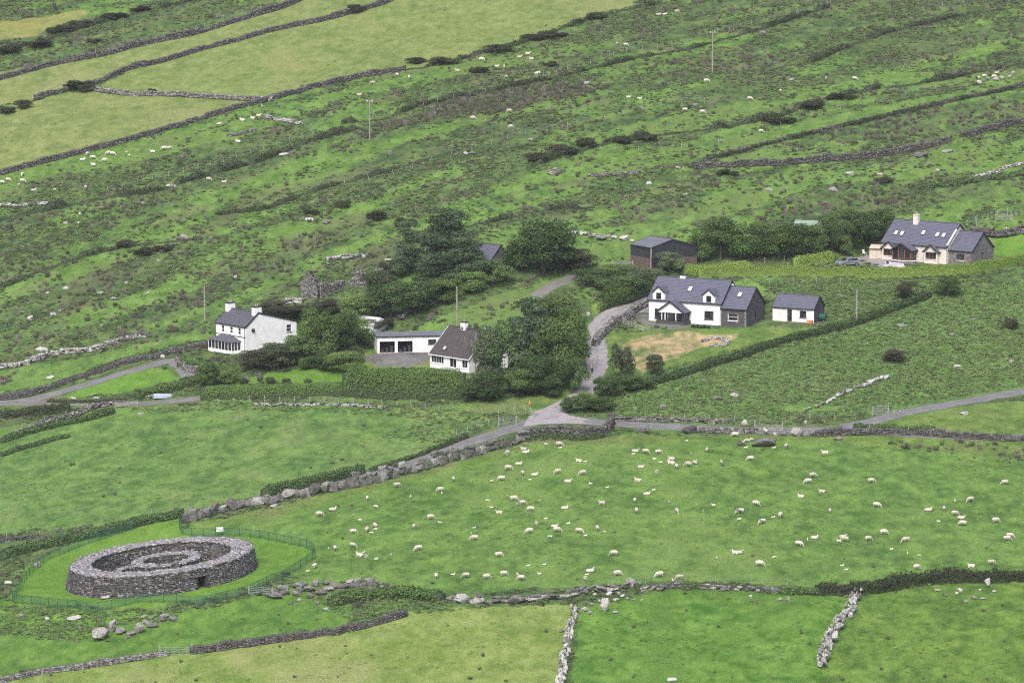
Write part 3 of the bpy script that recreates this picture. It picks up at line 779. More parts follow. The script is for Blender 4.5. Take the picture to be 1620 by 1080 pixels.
# ------------------------------------------------------------------ stones
def hull_stone(seed, n=13, sx=1.0, sy=0.8, sz=0.7, box=0.55):
    """angular rock about 1 m long, base near z = -sz/2 (convex hull of a few points)"""
    g = np.random.default_rng(seed)
    P = g.normal(0, 1, (n, 3)); P /= np.linalg.norm(P, axis=1)[:, None]
    P = np.sign(P) * np.abs(P) ** box
    P /= np.abs(P).max(0)
    P *= np.array([sx, sy, sz]) / 2
    bm = bmesh.new()
    vs = [bm.verts.new(p) for p in P]
    r = bmesh.ops.convex_hull(bm, input=vs)
    bmesh.ops.delete(bm, geom=[v for v in bm.verts if not v.link_faces], context='VERTS')
    me = bpy.data.meshes.new('stone'); bm.to_mesh(me); bm.free()
    return me
def rough_stone(seed, sx, sy, sz, box=0.7):
    """boulder with worn, uneven faces (48 to 80 triangles)"""
    bm = bmesh.new(); bmesh.ops.create_icosphere(bm, subdivisions=2, radius=1)
    g = np.random.default_rng(seed)
    cuts = [(Vector(g.normal(0, 1, 3)).normalized(), 0.42 + 0.36 * g.random()) for _ in range(13)]
    for v in bm.verts:
        p = v.co.copy()
        for n, d in cuts:
            e = p.dot(n) - d
            if e > 0: p -= n * e
        p += Vector(g.normal(0, 0.025, 3))
        v.co = p
    ex = [max(abs(v.co[i]) for v in bm.verts) * 2 for i in range(3)]
    for v in bm.verts: v.co = (v.co.x * sx / ex[0], v.co.y * sy / ex[1], v.co.z * sz / ex[2])
    me = bpy.data.meshes.new('boulder'); bm.to_mesh(me); bm.free()
    return me
def with_mat(me, mat):
    m = me.copy(); m.materials.clear(); m.materials.append(mat); return m
_STONES = [hull_stone(s, 12 + s % 4, 1, 0.75 + 0.2 * (s % 3) / 2, 0.6 + 0.25 * (s % 4) / 3) for s in range(10)]
_BOULD = [rough_stone(40 + s, 1, 0.85, 0.75) for s in range(8)]
STONE = {k: [with_mat(m, M[k]) for m in _STONES] for k in ('stone', 'stone_pale', 'stone_dark')}
BOULD = {k: [with_mat(m, M[k]) for m in _BOULD] for k in ('stone', 'stone_pale', 'stone_dark')}
_boxes = np.array([(-.5, -.5, -.5), (.5, -.5, -.5), (.5, .5, -.5), (-.5, .5, -.5), (-.5, -.5, .5), (.5, -.5, .5), (.5, .5, .5), (-.5, .5, .5)])
_bfac = np.array([(3, 2, 1, 0), (4, 5, 6, 7), (0, 1, 5, 4), (1, 2, 6, 5), (2, 3, 7, 6), (3, 0, 4, 7)])
def block_cloud(C, A, S, g, jit=0.16):
    """many small stones as one mesh: centres, heading angles, sizes; corners knocked about"""
    n = len(C)
    V = _boxes[None] + g.uniform(-jit, jit, (n, 8, 3))
    V = V * S[:, None, :]
    rx = g.normal(0, .07, n); V2 = V.copy()
    V2[:, :, 2] = V[:, :, 2] + V[:, :, 0] * np.sin(rx)[:, None]
    c, s = np.cos(A)[:, None], np.sin(A)[:, None]
    X = V2[:, :, 0] * c - V2[:, :, 1] * s; Yy = V2[:, :, 0] * s + V2[:, :, 1] * c
    W = np.stack([X, Yy, V2[:, :, 2]], -1) + C[:, None, :]
    Fq = (_bfac[None] + (np.arange(n) * 8)[:, None, None]).reshape(-1, 4)
    return W.reshape(-1, 3), Fq, np.repeat(g.random(n), 6)
def strip_mesh(name, g, half, zb, zt, mat, parent, topf=0.7):
    """solid bank along a line"""
    n = len(g); tan = np.gradient(g, axis=0); tan /= np.linalg.norm(tan, axis=1)[:, None] + 1e-9
    nor = np.stack([-tan[:, 1], tan[:, 0]], -1)
    V = np.stack([np.column_stack([g + nor * half, zb]), np.column_stack([g + nor * half * topf, zt]), np.column_stack([g - nor * half * topf, zt]), np.column_stack([g - nor * half, zb])], 1).reshape(-1, 3)
    i = np.arange(n - 1) * 4
    Fq = np.concatenate([np.stack([i + k, i + k + 1, i + k + 5, i + k + 4], -1) for k in range(3)] + [np.array([[0, 3, 2, 1], [4 * n - 4, 4 * n - 3, 4 * n - 2, 4 * n - 1]])])
    return link(name, np_mesh(name, V, Fq, mat), parent)
def dry_wall(pix, h, label, thick=0.6, stone=(0.42, 0.30, 0.20), mat='stone', seed=1, gaps=0.0, group=None, taper=True):
    """field wall of small stones: each stone real, too small to pick apart, joined as one part"""
    g = np.random.default_rng(seed)
    line = resample(picks(pix), 1.0)
    o0 = line[len(line) // 2]
    z0 = float(hbase(o0[0], o0[1]))
    root = empty('stone_wall', (o0[0], o0[1], z0), 0, label, 'wall', group); root['kind'] = 'thing'
    L = np.r_[0, np.cumsum(np.hypot(*np.diff(line, axis=0).T))]
    loc = line - o0
    gzl = ground(line[:, 0], line[:, 1]) - z0
    hh = h * (0.8 + 0.4 * vn(L / 4, L * 0, seed + 3))
    strip_mesh('core', loc, thick * 0.32, gzl - 0.3, gzl + hh * 0.86, M['core'], root)
    C, A, S = [], [], []
    rows = max(2, int(round(h / stone[2])))
    for k in range(rows + 1):
        z = (k + 0.5) * h / rows
        wid = thick * (1 - 0.35 * z / h) / 2
        for side in (-1, 1):
            s = g.random() * 0.3
            while s < L[-1]:
                st = stone[0] * g.uniform(0.55, 1.5)
                x = np.interp(s + st / 2, L, loc[:, 0]); y = np.interp(s + st / 2, L, loc[:, 1])
                zl = np.interp(s, L, gzl); hl = np.interp(s, L, hh)
                if z < hl and g.random() > gaps:
                    i = min(np.searchsorted(L, s), len(L) - 2)
                    t = loc[i + 1] - loc[i]; a = math.atan2(t[1], t[0])
                    nx, ny = -math.sin(a), math.cos(a)
                    top = z > hl - h / rows
                    off = side * wid * (0.55 if top else 0.85)
                    C.append((x + nx * off, y + ny * off, zl + z * (hl / h if hl < h else 1)))
                    A.append(a + g.normal(0, .12)); S.append((st * 0.97, stone[1] * g.uniform(.8, 1.4) * (1.3 if top else 1), h / rows * g.uniform(.85, 1.25)))
                s += st
    V, Fq, va = block_cloud(np.array(C), np.array(A), np.array(S), g)
    o = link('stones', np_mesh('stones', V, Fq, M[mat], var=va), root); o['kind'] = 'stuff'
    return root
def boulder(px, py, w, h=None, mat='stone', label='', d=None, name='boulder', group=None, seed=0, tilt=0.0, flat=False, sink=0.25, parent=None):
    """one boulder: pixel of its foot, width and height in photograph pixels"""
    p = pick(px, py); sc = scale_at(p)
    W = w / sc; Hh = (h if h else w * 0.6) / sc; Dd = d or W * 0.75
    rz = random.uniform(0, 6.28) if not flat else 0
    me = BOULD[mat][seed % 8]
    z = gz(p.x, p.y)
    o = link(name, me, None, (p.x, p.y + Dd * 0.3, z + Hh * (0.5 - sink * 0.5)), (random.uniform(-.15, .15), tilt, random.uniform(-.4, .4)), (W * 1.05, Dd, Hh * (1.25 + sink)))
    return tag(o, label, 'boulder', group)
def stones_line(pix, label, size, mat='stone', rows=1, seed=0, name='boulder_wall', up=1.0, group=None, jitter=0.15, top=None, step=0.8, depth=0.7, tumble=0.0):
    """wall of big stones, each stone an object of its own: size(s) -> metres"""
    g = random.Random(seed)
    line = resample(picks(pix), 0.5)
    o0 = line[0]; z0 = gz(o0[0], o0[1])
    root = empty(name, (o0[0], o0[1], z0), 0, label, 'wall', group); root['kind'] = 'thing'
    L = np.r_[0, np.cumsum(np.hypot(*np.diff(line, axis=0).T))]
    s = 0.0
    while s < L[-1]:
        f = s / L[-1]
        w, h = size(f); w *= g.uniform(.75, 1.3); h *= g.uniform(.75, 1.25)
        x = np.interp(s + w / 2, L, line[:, 0]); y = np.interp(s + w / 2, L, line[:, 1])
        i = min(np.searchsorted(L, s), len(L) - 2); t = line[i + 1] - line[i]; a = math.atan2(t[1], t[0])
        zg = gz(x, y)
        zc = g.uniform(0, tumble) * h if tumble else 0
        for k in range(rows if not top else (2 if g.random() < top(f) else 1)):
            hh = h * (1 if k == 0 else 0.5)
            me = g.choice((STONE if g.random() < .75 else BOULD)[mat])
            link('stone', me, root, (x - o0[0] + g.uniform(-jitter, jitter), y - o0[1] + g.uniform(-jitter, jitter), zg - z0 + zc + hh * 0.42),
                 (g.uniform(-.18, .18), g.uniform(-.22, .22), a + g.uniform(-.25, .25)), (w * 1.12, depth * w * g.uniform(.7, 1.1), hh * 1.25))
            zc += hh * 0.8
        s += w * step
    return root
def pile(pts, label, mat='stone', name='stone_heap', cat='stones', seed=0):
    """heap of loose stones (pixel x, pixel y of foot, width px, height px)"""
    g = random.Random(seed)
    p0 = pick(*pts[0][:2]); z0 = gz(p0.x, p0.y)
    root = empty(name, (p0.x, p0.y, z0), 0, label, cat)
    for (px, py, w, h) in pts:
        p = pick(px, py); sc = scale_at(p); W, Hh = w / sc, h / sc
        zz = gz(p.x, p.y)
        link('stone', g.choice(BOULD[mat]), root, (p.x - p0.x, p.y - p0.y, zz - z0 + Hh * .38), (g.uniform(-.2, .2), g.uniform(-.2, .2), g.uniform(-.5, .5)), (W * 1.1, W * g.uniform(.7, 1), Hh * 1.35))
    return root

# ------------------------------------------------------------------ field walls
dry_wall([(-15, 131), (0, 127), (80, 105), (150, 91), (230, 71), (300, 57), (380, 33), (440, 16), (485, -4)], 1.15, 'dry stone wall with fence posts above the topmost yellow-green field', 0.65, (0.6, 0.4, 0.3), 'stone_dark', 1)
dry_wall([(55, 158), (100, 146), (160, 130), (200, 112), (260, 98), (330, 77), (385, 63), (430, 50), (500, 36), (540, 26), (600, 9), (630, -4)], 1.1, 'dark dry stone wall between two sloping yellow-green fields', 0.65, (0.6, 0.4, 0.3), 'stone_dark', 2)
dry_wall([(150, 144), (200, 151), (260, 152), (320, 155), (380, 159), (430, 160)], 1.0, 'low curved stone wall closing off the lower yellow field', 0.65, (0.6, 0.4, 0.3), 'stone', 3)
dry_wall([(0, 277), (60, 260), (120, 245), (200, 224), (280, 202), (340, 182), (400, 166), (450, 153), (500, 139), (560, 125), (640, 112)], 1.1, 'long straight dry stone wall along the foot of the yellow fields', 0.65, (0.6, 0.4, 0.3), 'stone_dark', 4)
dry_wall([(1095, 266), (1180, 263), (1260, 260), (1325, 254), (1358, 252), (1420, 243), (1470, 233), (1502, 224)], 1.2, 'well kept grey stone wall bending across the right hillside', 0.6, (0.5, 0.35, 0.26), 'stone_dark', 5)
dry_wall([(1520, 218), (1570, 206), (1640, 188)], 1.2, 'well kept stone wall continuing beyond a gap on the hillside', 0.6, (0.5, 0.35, 0.26), 'stone_dark', 6)
dry_wall([(1100, 260), (1160, 242), (1240, 222), (1330, 200), (1420, 180), (1540, 152), (1640, 128)], 0.6, 'low overgrown stone wall under a bank of rushes', 0.7, (0.5, 0.4, 0.25), 'stone_dark', 7, 0.3)
dry_wall([(0, 582), (40, 578), (80, 562), (140, 556), (180, 543), (228, 532)], 0.8, 'tumbled pale stone wall in rushy grass above the driveway', 0.7, (0.5, 0.4, 0.28), 'stone_pale', 8, 0.25)
dry_wall([(0, 633), (60, 622), (120, 600), (170, 585), (215, 571), (265, 561), (330, 550)], 1.0, 'stone faced bank along the driveway of the farmhouse', 0.9, (0.5, 0.35, 0.25), 'stone_dark', 9)
dry_wall([(280, 570), (292, 585), (310, 590), (335, 590)], 1.2, 'low garden wall below the sunroom of the farmhouse', 0.6, (0.45, 0.3, 0.22), 'stone', 10)
dry_wall([(20, 690), (70, 672), (110, 660), (150, 645), (180, 640)], 0.7, 'rough stone wall stub beside the thin gravel road', 0.8, (0.5, 0.4, 0.28), 'stone', 11, 0.3)
dry_wall([(833, 690), (870, 690), (920, 692), (958, 684), (968, 672)], 1.5, 'overgrown retaining wall under the road junction', 0.8, (0.5, 0.35, 0.22), 'stone_dark', 12, 0.1)
dry_wall([(1106, 683), (1140, 684), (1175, 685), (1196, 684)], 0.85, 'grey stone wall between the heart shaped boulder and the field gate', 0.7, (0.5, 0.35, 0.22), 'stone', 13)
dry_wall([(1290, 691), (1340, 688), (1400, 687), (1460, 689), (1540, 694), (1640, 697)], 0.95, 'mossy stone wall along the road beyond the field gate', 0.7, (0.45, 0.35, 0.22), 'stone_dark', 14)
dry_wall([(970, 666), (1000, 665), (1040, 666), (1070, 666), (1115, 668), (1150, 669)], 0.65, 'broken pale wall at the foot of the bracken slope', 0.7, (0.45, 0.35, 0.22), 'stone', 15, 0.25)
dry_wall([(300, 1033), (360, 1026), (450, 1013), (510, 1004), (560, 996), (600, 986), (640, 974)], 0.95, 'dark field wall curving below the fern bank', 0.8, (0.4, 0.3, 0.2), 'stone_dark', 16)
dry_wall([(-20, 1084), (60, 1066), (130, 1057), (200, 1046), (262, 1036)], 0.75, 'low pale field wall ending at a gap near the fort', 0.7, (0.4, 0.3, 0.2), 'stone', 17)
dry_wall([(1010, 936), (1060, 930), (1120, 931), (1200, 934), (1290, 940)], 0.6, 'broken mossy wall in the grassy bank below the sheep field', 0.8, (0.6, 0.4, 0.28), 'stone', 40, 0.45)
dry_wall([(-10, 860), (30, 853), (60, 852)], 0.6, 'short tumbled wall beside the hedge of the long meadow', 0.7, (0.4, 0.3, 0.2), 'stone_dark', 18, 0.2)
dry_wall([(940, 548), (957, 527), (975, 512), (1000, 505)], 1.3, 'dark dry stone bank below the forecourt fence', 1.0, (0.45, 0.35, 0.25), 'stone', 19)
dry_wall([(990, 505), (1000, 495), (1015, 485), (1032, 480)], 1.0, 'curved garden wall beside the lane and dormer house', 0.8, (0.45, 0.35, 0.25), 'stone', 20)
dry_wall([(1110, 541), (1125, 536), (1145, 538), (1150, 545), (1125, 548)], 0.35, 'low ring of stones on the dry grass slope', 0.7, (0.4, 0.3, 0.2), 'stone_pale', 21)
dry_wall([(1535, 372), (1560, 372), (1600, 371), (1640, 368)], 1.4, 'dark retaining wall of rock slabs behind the cream house lawn', 0.9, (0.9, 0.5, 0.32), 'stone_dark', 22)
dry_wall([(420, 487), (440, 484), (460, 480), (478, 479)], 0.9, 'pale tumbled wall behind the farmhouse chimneys', 0.8, (0.5, 0.4, 0.28), 'stone_pale', 23, 0.2)
dry_wall([(515, 413), (545, 409), (578, 405)], 0.7, 'pale wall remnant on the hillside above the ruin', 0.8, (0.55, 0.4, 0.28), 'stone_pale', 24, 0.25)
dry_wall([(630, 508), (660, 490), (690, 478), (725, 464), (760, 452), (778, 447)], 0.9, 'rubble wall under the shrubs above the sloping paddock', 0.8, (0.5, 0.4, 0.28), 'stone', 25, 0.3)
dry_wall([(1540, 282), (1580, 270), (1630, 257)], 0.5, 'low pale wall along the bracken edge of the hill', 0.7, (0.5, 0.4, 0.25), 'stone_pale', 26, 0.25)
dry_wall([(400, 640), (440, 641), (480, 641), (560, 642), (620, 646)], 0.35, 'line of small stones under the meadow fence', 0.6, (0.4, 0.3, 0.2), 'stone_pale', 27, 0.45)
dry_wall([(420, 185), (435, 190), (455, 193), (475, 197)], 0.55, 'spill of pale stones below the long straight wall', 1.0, (0.5, 0.4, 0.28), 'stone_pale', 28, 0.3)
dry_wall([(360, 217), (385, 211), (405, 206)], 0.5, 'short pale wall remnant on the green strip', 0.8, (0.5, 0.4, 0.28), 'stone', 29, 0.25)
dry_wall([(930, 279), (965, 277), (1010, 274)], 0.5, 'low broken wall in the green strip below the ravine', 0.8, (0.5, 0.4, 0.28), 'stone', 30, 0.3)
dry_wall([(0, 325), (20, 326), (45, 324), (75, 322)], 0.5, 'tumbled wall end among the sheep on the left strip', 0.9, (0.5, 0.4, 0.28), 'stone_pale', 31, 0.3)
dry_wall([(898, 368), (925, 372), (950, 376)], 0.5, 'low stone wall remnant above the barn track', 0.8, (0.5, 0.4, 0.28), 'stone_pale', 32, 0.25)

# walls of big stones, stone by stone
stones_line([(288, 829), (330, 818), (372, 806), (420, 800), (470, 788), (520, 778), (580, 768), (640, 752), (700, 736), (760, 718), (800, 707), (832, 699)],
            'long wall of big upright boulders beside the road', lambda f: (1.55 - 0.4 * f, 1.9 - 0.4 * f), 'stone', seed=3, top=lambda f: 0.0 if f < 0.45 else 0.75, depth=0.6)
stones_line([(703, 948), (740, 952), (800, 952), (850, 950), (900, 946), (925, 938), (965, 934), (1005, 928)], 'low wall of slabs and boulders along the bottom of the sheep field', lambda f: (1.5, 0.75), 'stone', seed=5, top=lambda f: 0.5, depth=0.6)
stones_line([(909, 962), (906, 980), (901, 1005), (896, 1030), (891, 1056), (886, 1088)], 'pale stone wall between the yellow field and the bright green field', lambda f: (0.55 + 0.5 * f, 0.55 + 0.35 * f), 'stone_pale', seed=7, rows=1, jitter=0.45, step=0.30, tumble=0.7)
stones_line([(1357, 938), (1350, 955), (1341, 972), (1328, 990), (1316, 1012), (1306, 1035), (1300, 1055)], 'pale rubble wall ending in the open between two green fields', lambda f: (0.6 + 0.55 * f, 0.6 + 0.5 * f), 'stone_pale', seed=8, rows=1, jitter=0.7, step=0.26, tumble=0.9)
stones_line([(1270, 651), (1290, 645), (1312, 636), (1340, 622), (1362, 614), (1385, 604), (1402, 598)], 'line of pale boulders climbing the bracken slope', lambda f: (1.0 + .4 * f, 0.65 + .3 * f), 'stone_pale', seed=9, step=1.2)
stones_line([(1536, 373), (1556, 373), (1576, 373), (1600, 372), (1625, 371)], 'row of big flat rocks at the edge of the cream house lawn', lambda f: (1.9, 1.2), 'stone', seed=10, step=0.95, depth=.4)
# boulder heaps
pile([(433, 946, 30, 13), (452, 940, 18, 10), (470, 942, 16, 11), (487, 935, 24, 11), (492, 945, 14, 10), (507, 940, 22, 13), (520, 935, 18, 12), (500, 928, 14, 13), (470, 930, 20, 11), (448, 932, 20, 10), (436, 938, 16, 10), (475, 936, 14, 9),
      (528, 931, 22, 10), (545, 930, 18, 11), (560, 929, 20, 10), (575, 926, 18, 10), (585, 921, 20, 10), (566, 921, 18, 8), (598, 925, 12, 8), (605, 930, 10, 7), (515, 925, 14, 9), (480, 925, 16, 8), (553, 923, 16, 8), (460, 956, 8, 6), (473, 951, 10, 7), (503, 956, 9, 8), (515, 966, 12, 7), (520, 948, 9, 6)],
     'heap of grey boulders beside the fort gate', seed=2)
pile([(156, 1012, 34, 22), (178, 1000, 12, 26), (189, 1003, 20, 12), (208, 1005, 14, 11), (220, 1002, 18, 22), (243, 991, 20, 10), (232, 987, 14, 9), (247, 984, 10, 7), (258, 982, 14, 10), (262, 976, 16, 9), (275, 981, 16, 9), (240, 978, 10, 6), (228, 978, 9, 6), (203, 1009, 9, 5), (170, 1014, 8, 4), (182, 988, 8, 10)],
     'jumble of large stones on the slope below the fort fence', seed=3)
pile([(955, 967, 16, 25), (925, 966, 14, 9), (932, 972, 8, 6), (974, 968, 12, 5), (964, 940, 12, 9), (940, 945, 8, 6), (975, 950, 9, 8), (985, 945, 8, 6), (992, 948, 8, 5), (1004, 949, 6, 4), (1015, 950, 6, 4), (948, 952, 8, 6), (936, 955, 7, 5), (960, 948, 8, 5), (978, 940, 8, 6)],
     'spilled pale stones with one tall slab at the wall corner', 'stone_pale', seed=4)
pile([(1528, 951, 10, 7), (1541, 947, 9, 7), (1555, 947, 9, 5), (1513, 941, 7, 6), (1519, 935, 9, 6), (1498, 943, 6, 5), (1573, 937, 6, 5), (1550, 935, 5, 4)], 'scattered pale stones below the thick dark hedge', 'stone_pale', seed=5)
pile([(874, 276, 16, 9), (884, 275, 12, 8), (892, 272, 10, 6), (879, 270, 10, 6), (870, 273, 8, 5)], 'small cairn of grey stones beside the ravine', 'stone', seed=6)
pile([(950, 380, 18, 9), (963, 377, 10, 8), (972, 378, 10, 7), (988, 380, 16, 9), (1000, 382, 8, 5), (940, 373, 8, 5), (925, 370, 9, 5)], 'pale rocks strewn uphill of the dark barn', 'stone_pale', seed=7)
pile([(545, 578, 8, 5), (552, 575, 9, 6), (560, 573, 9, 6), (568, 577, 8, 5), (556, 568, 7, 5), (548, 571, 7, 5)], 'rockery of grey stones beside the gravel yard', 'stone', seed=8)
pile([(1550, 132, 9, 7), (1562, 128, 9, 6), (1575, 128, 14, 6), (1585, 124, 8, 5), (1598, 122, 8, 6)], 'pale rocks among sheep on the far right strip', 'stone_pale', seed=9)
for i, (px, py, w, h, mt, lab) in enumerate([
    (1018, 688, 22, 16, 'stone', 'pointed grey boulder alone on the roadside bank'),
    (1093, 687, 27, 15, 'stone_dark', 'dark heart shaped boulder on the roadside bank'),
    (1240, 690, 14, 11, 'stone_dark', 'small dark boulder next to the field gate post'),
    (1259, 691, 23, 16, 'stone', 'big rounded grey boulder between two others by the gate'),
    (1281, 691, 23, 17, 'stone', 'big slanting grey boulder where the mossy wall begins'),
    (1206, 708, 46, 17, 'stone', 'wide flat boulder in the sheep field with lambs on it'),
    (1174, 706, 15, 8, 'stone_dark', 'dark low rock beside the flat lamb boulder'),
    (1227, 689, 7, 6, 'stone_pale', 'small round stone in front of the field gate'),
    (1178, 671, 10, 11, 'stone_pale', 'upright pale stone at the foot of the bracken slope'),
    (1275, 671, 7, 7, 'stone_pale', 'round white stone on the verge across from the mossy wall'),
    (1049, 645, 11, 9, 'stone', 'grey rock in bracken below the clipped house slope'),
    (728, 955, 28, 17, 'stone_pale', 'rounded pale boulder built into the slab wall'),
    (757, 955, 28, 13, 'stone', 'flat grey slab boulder in the slab wall'),
    (815, 955, 30, 18, 'stone', 'square grey block boulder in the slab wall'),
    (998, 925, 19, 12, 'stone', 'round grey boulder on top of the wall corner'),
    (589, 944, 33, 15, 'stone', 'big pale boulder resting on the fern bank'),
    (803, 718, 9, 8, 'stone_pale', 'pale round stone in grass under the boulder wall end'),
    (434, 803, 15, 6, 'stone_pale', 'flat white stone at the foot of the boulder wall'),
    (390, 605, 10, 16, 'stone', 'leaning pointed standing stone beside the garden shrubs'),
    (410, 605, 12, 17, 'stone_dark', 'upright dark standing stone on the garden lawn'),
    (80, 600, 14, 7, 'stone_pale', 'white flat stone on the grass above the driveway bank'),
    (151, 634, 12, 8, 'stone_pale', 'pale round stone in the bank below the driveway lawn'),
    (116, 632, 10, 5, 'stone_pale', 'small pale stone in the bank below the driveway lawn'),
    (258, 566, 9, 6, 'stone_pale', 'white stone at the driveway bend'),
    (222, 655, 17, 3, 'stone_pale', 'flat pale slab at the meadow edge'),
    (59, 898, 13, 11, 'stone_pale', 'shaggy pale rock inside the green fence'),
    (13, 926, 14, 9, 'stone_pale', 'pale rock outside the green fence corner'),
    (165, 948, 21, 5, 'stone_pale', 'white flat slab lying on the fort lawn'),
    (119, 981, 26, 10, 'stone_pale', 'long white slab in ferns below the fort'),
    (32, 979, 13, 9, 'stone_pale', 'pale rock in ferns at the corner of the fort fence'),
    (75, 981, 9, 7, 'stone_pale', 'small white rock in ferns below the fort'),
    (127, 997, 10, 7, 'stone', 'grey rock beside the large jumble of stones'),
    (1327, 697, 16, 8, 'stone_pale', 'flat white rock under the mossy roadside wall'),
    (1527, 657, 17, 7, 'stone_pale', 'pale boulder in grass between the two roads'),
    (1064, 1078, 16, 10, 'stone_pale', 'pale rock at the bottom of the bright green field'),
    (887, 1000, 10, 6, 'stone_pale', 'pale stone beside the yellow field wall'),
    (1144, 935, 16, 9, 'stone', 'leaning slab under the thick dark hedge'),
    (1233, 950, 10, 6, 'stone_pale', 'pale round stone below the thick dark hedge'),
    (1248, 950, 8, 8, 'stone', 'upright small stone below the thick dark hedge'),
    (1188, 945, 8, 5, 'stone_pale', 'little stone in front of the thick dark hedge'),
    (1450, 923, 9, 9, 'stone_pale', 'grey white stone set in the thick dark hedge'),
    (1563, 925, 10, 13, 'stone_pale', 'tall white stone set in the thick dark hedge'),
    (1484, 935, 10, 6, 'stone', 'grey stone under the thick dark hedge'),
]):
    boulder(px, py, w, h, mt, lab, seed=i)
_hill = [(927, 136, 16, 7), (851, 118, 14, 8), (1206, 57, 13, 10), (1217, 302, 14, 6), (1240, 306, 12, 8), (1317, 304, 17, 11), (1346, 277, 18, 7), (1392, 278, 10, 5), (1454, 250, 28, 10), (1500, 242, 22, 8), (1482, 275, 8, 6),
         (291, 381, 17, 10), (335, 381, 10, 9), (104, 458, 11, 7), (48, 506, 12, 9), (84, 500, 12, 9), (94, 496, 8, 8), (160, 464, 12, 5), (178, 476, 13, 7), (67, 557, 22, 8), (26, 492, 7, 5), (75, 466, 8, 5), (373, 441, 6, 7), (490, 350, 17, 9), (515, 354, 16, 8),
         (620, 412, 24, 4), (745, 246, 16, 6), (737, 245, 8, 5), (617, 247, 11, 8), (808, 202, 12, 6), (841, 224, 15, 5), (1027, 294, 9, 9), (1100, 170, 10, 6), (1253, 127, 10, 6), (1602, 118, 8, 6), (270, 298, 22, 6), (226, 324, 9, 5), (160, 332, 10, 6),
         (104, 356, 9, 5), (126, 354, 8, 4), (240, 302, 10, 4), (450, 248, 18, 6), (1133, 635, 20, 7), (1163, 628, 17, 8), (1428, 518, 22, 5), (1505, 533, 12, 6), (1540, 507, 9, 4), (1515, 580, 12, 7), (1600, 574, 12, 6), (1085, 310, 9, 5), (800, 122, 7, 4),
         (905, 370, 7, 4), (955, 447, 16, 5), (250, 415, 9, 4), (200, 449, 8, 4), (35, 497, 9, 4), (15, 515, 8, 3), (233, 465, 9, 5), (160, 518, 6, 5), (1075, 268, 18, 5)]
LANDMARKS = [(760, 165, 'the brown rush bed'), (585, 215, 'the pole below the rush bed'), (1127, 105, 'the upper hillside pole'), (1250, 265, 'the bend of the well kept wall'), (1480, 235, 'the gap in the well kept wall'), (870, 255, 'the ravine edge'), (960, 390, 'the dark barn'), (530, 440, 'the ruined cottage'), (690, 380, 'the tallest conifer'),
             (390, 480, 'the farmhouse chimneys'), (90, 560, 'the tumbled pale wall'), (250, 305, 'the long gorse bank'), (130, 440, 'the lower left heather bank'), (440, 180, 'the spill of pale stones'), (200, 120, 'the wall between the yellow fields'), (1250, 520, 'the thin bramble pole'), (1380, 610, 'the line of climbing boulders'), (1560, 530, 'the top of the bracken slope'), (1150, 640, 'the bracken slope foot'), (1560, 120, 'the far right sheep'), (1000, 60, 'the upper hillside fence'), (1330, 310, 'the shelter belt'), (820, 90, 'the big yellow field edge'), (100, 50, 'the topmost left field'), (300, 390, 'the lower left boulder bank'), (1250, 180, 'the right green strip')]
def landmark(px, py):
    return min(LANDMARKS, key=lambda q: (q[0] - px) ** 2 + 2.2 * (q[1] - py) ** 2)[2]
for i, (px, py, w, h) in enumerate(_hill):
    sz = 'large' if w >= 16 else ('medium' if w >= 10 else 'small'); sh = 'flat' if h < w * .5 else 'rounded'; mt = 'stone_pale' if i % 4 else 'stone'; lm = landmark(px, py)
    boulder(px, py, w, h, mt, f'{sz} {sh} {"pale" if i % 4 else "grey"} boulder in rough grass near {lm}', group=f'loose boulders near {lm}', seed=i + 3)

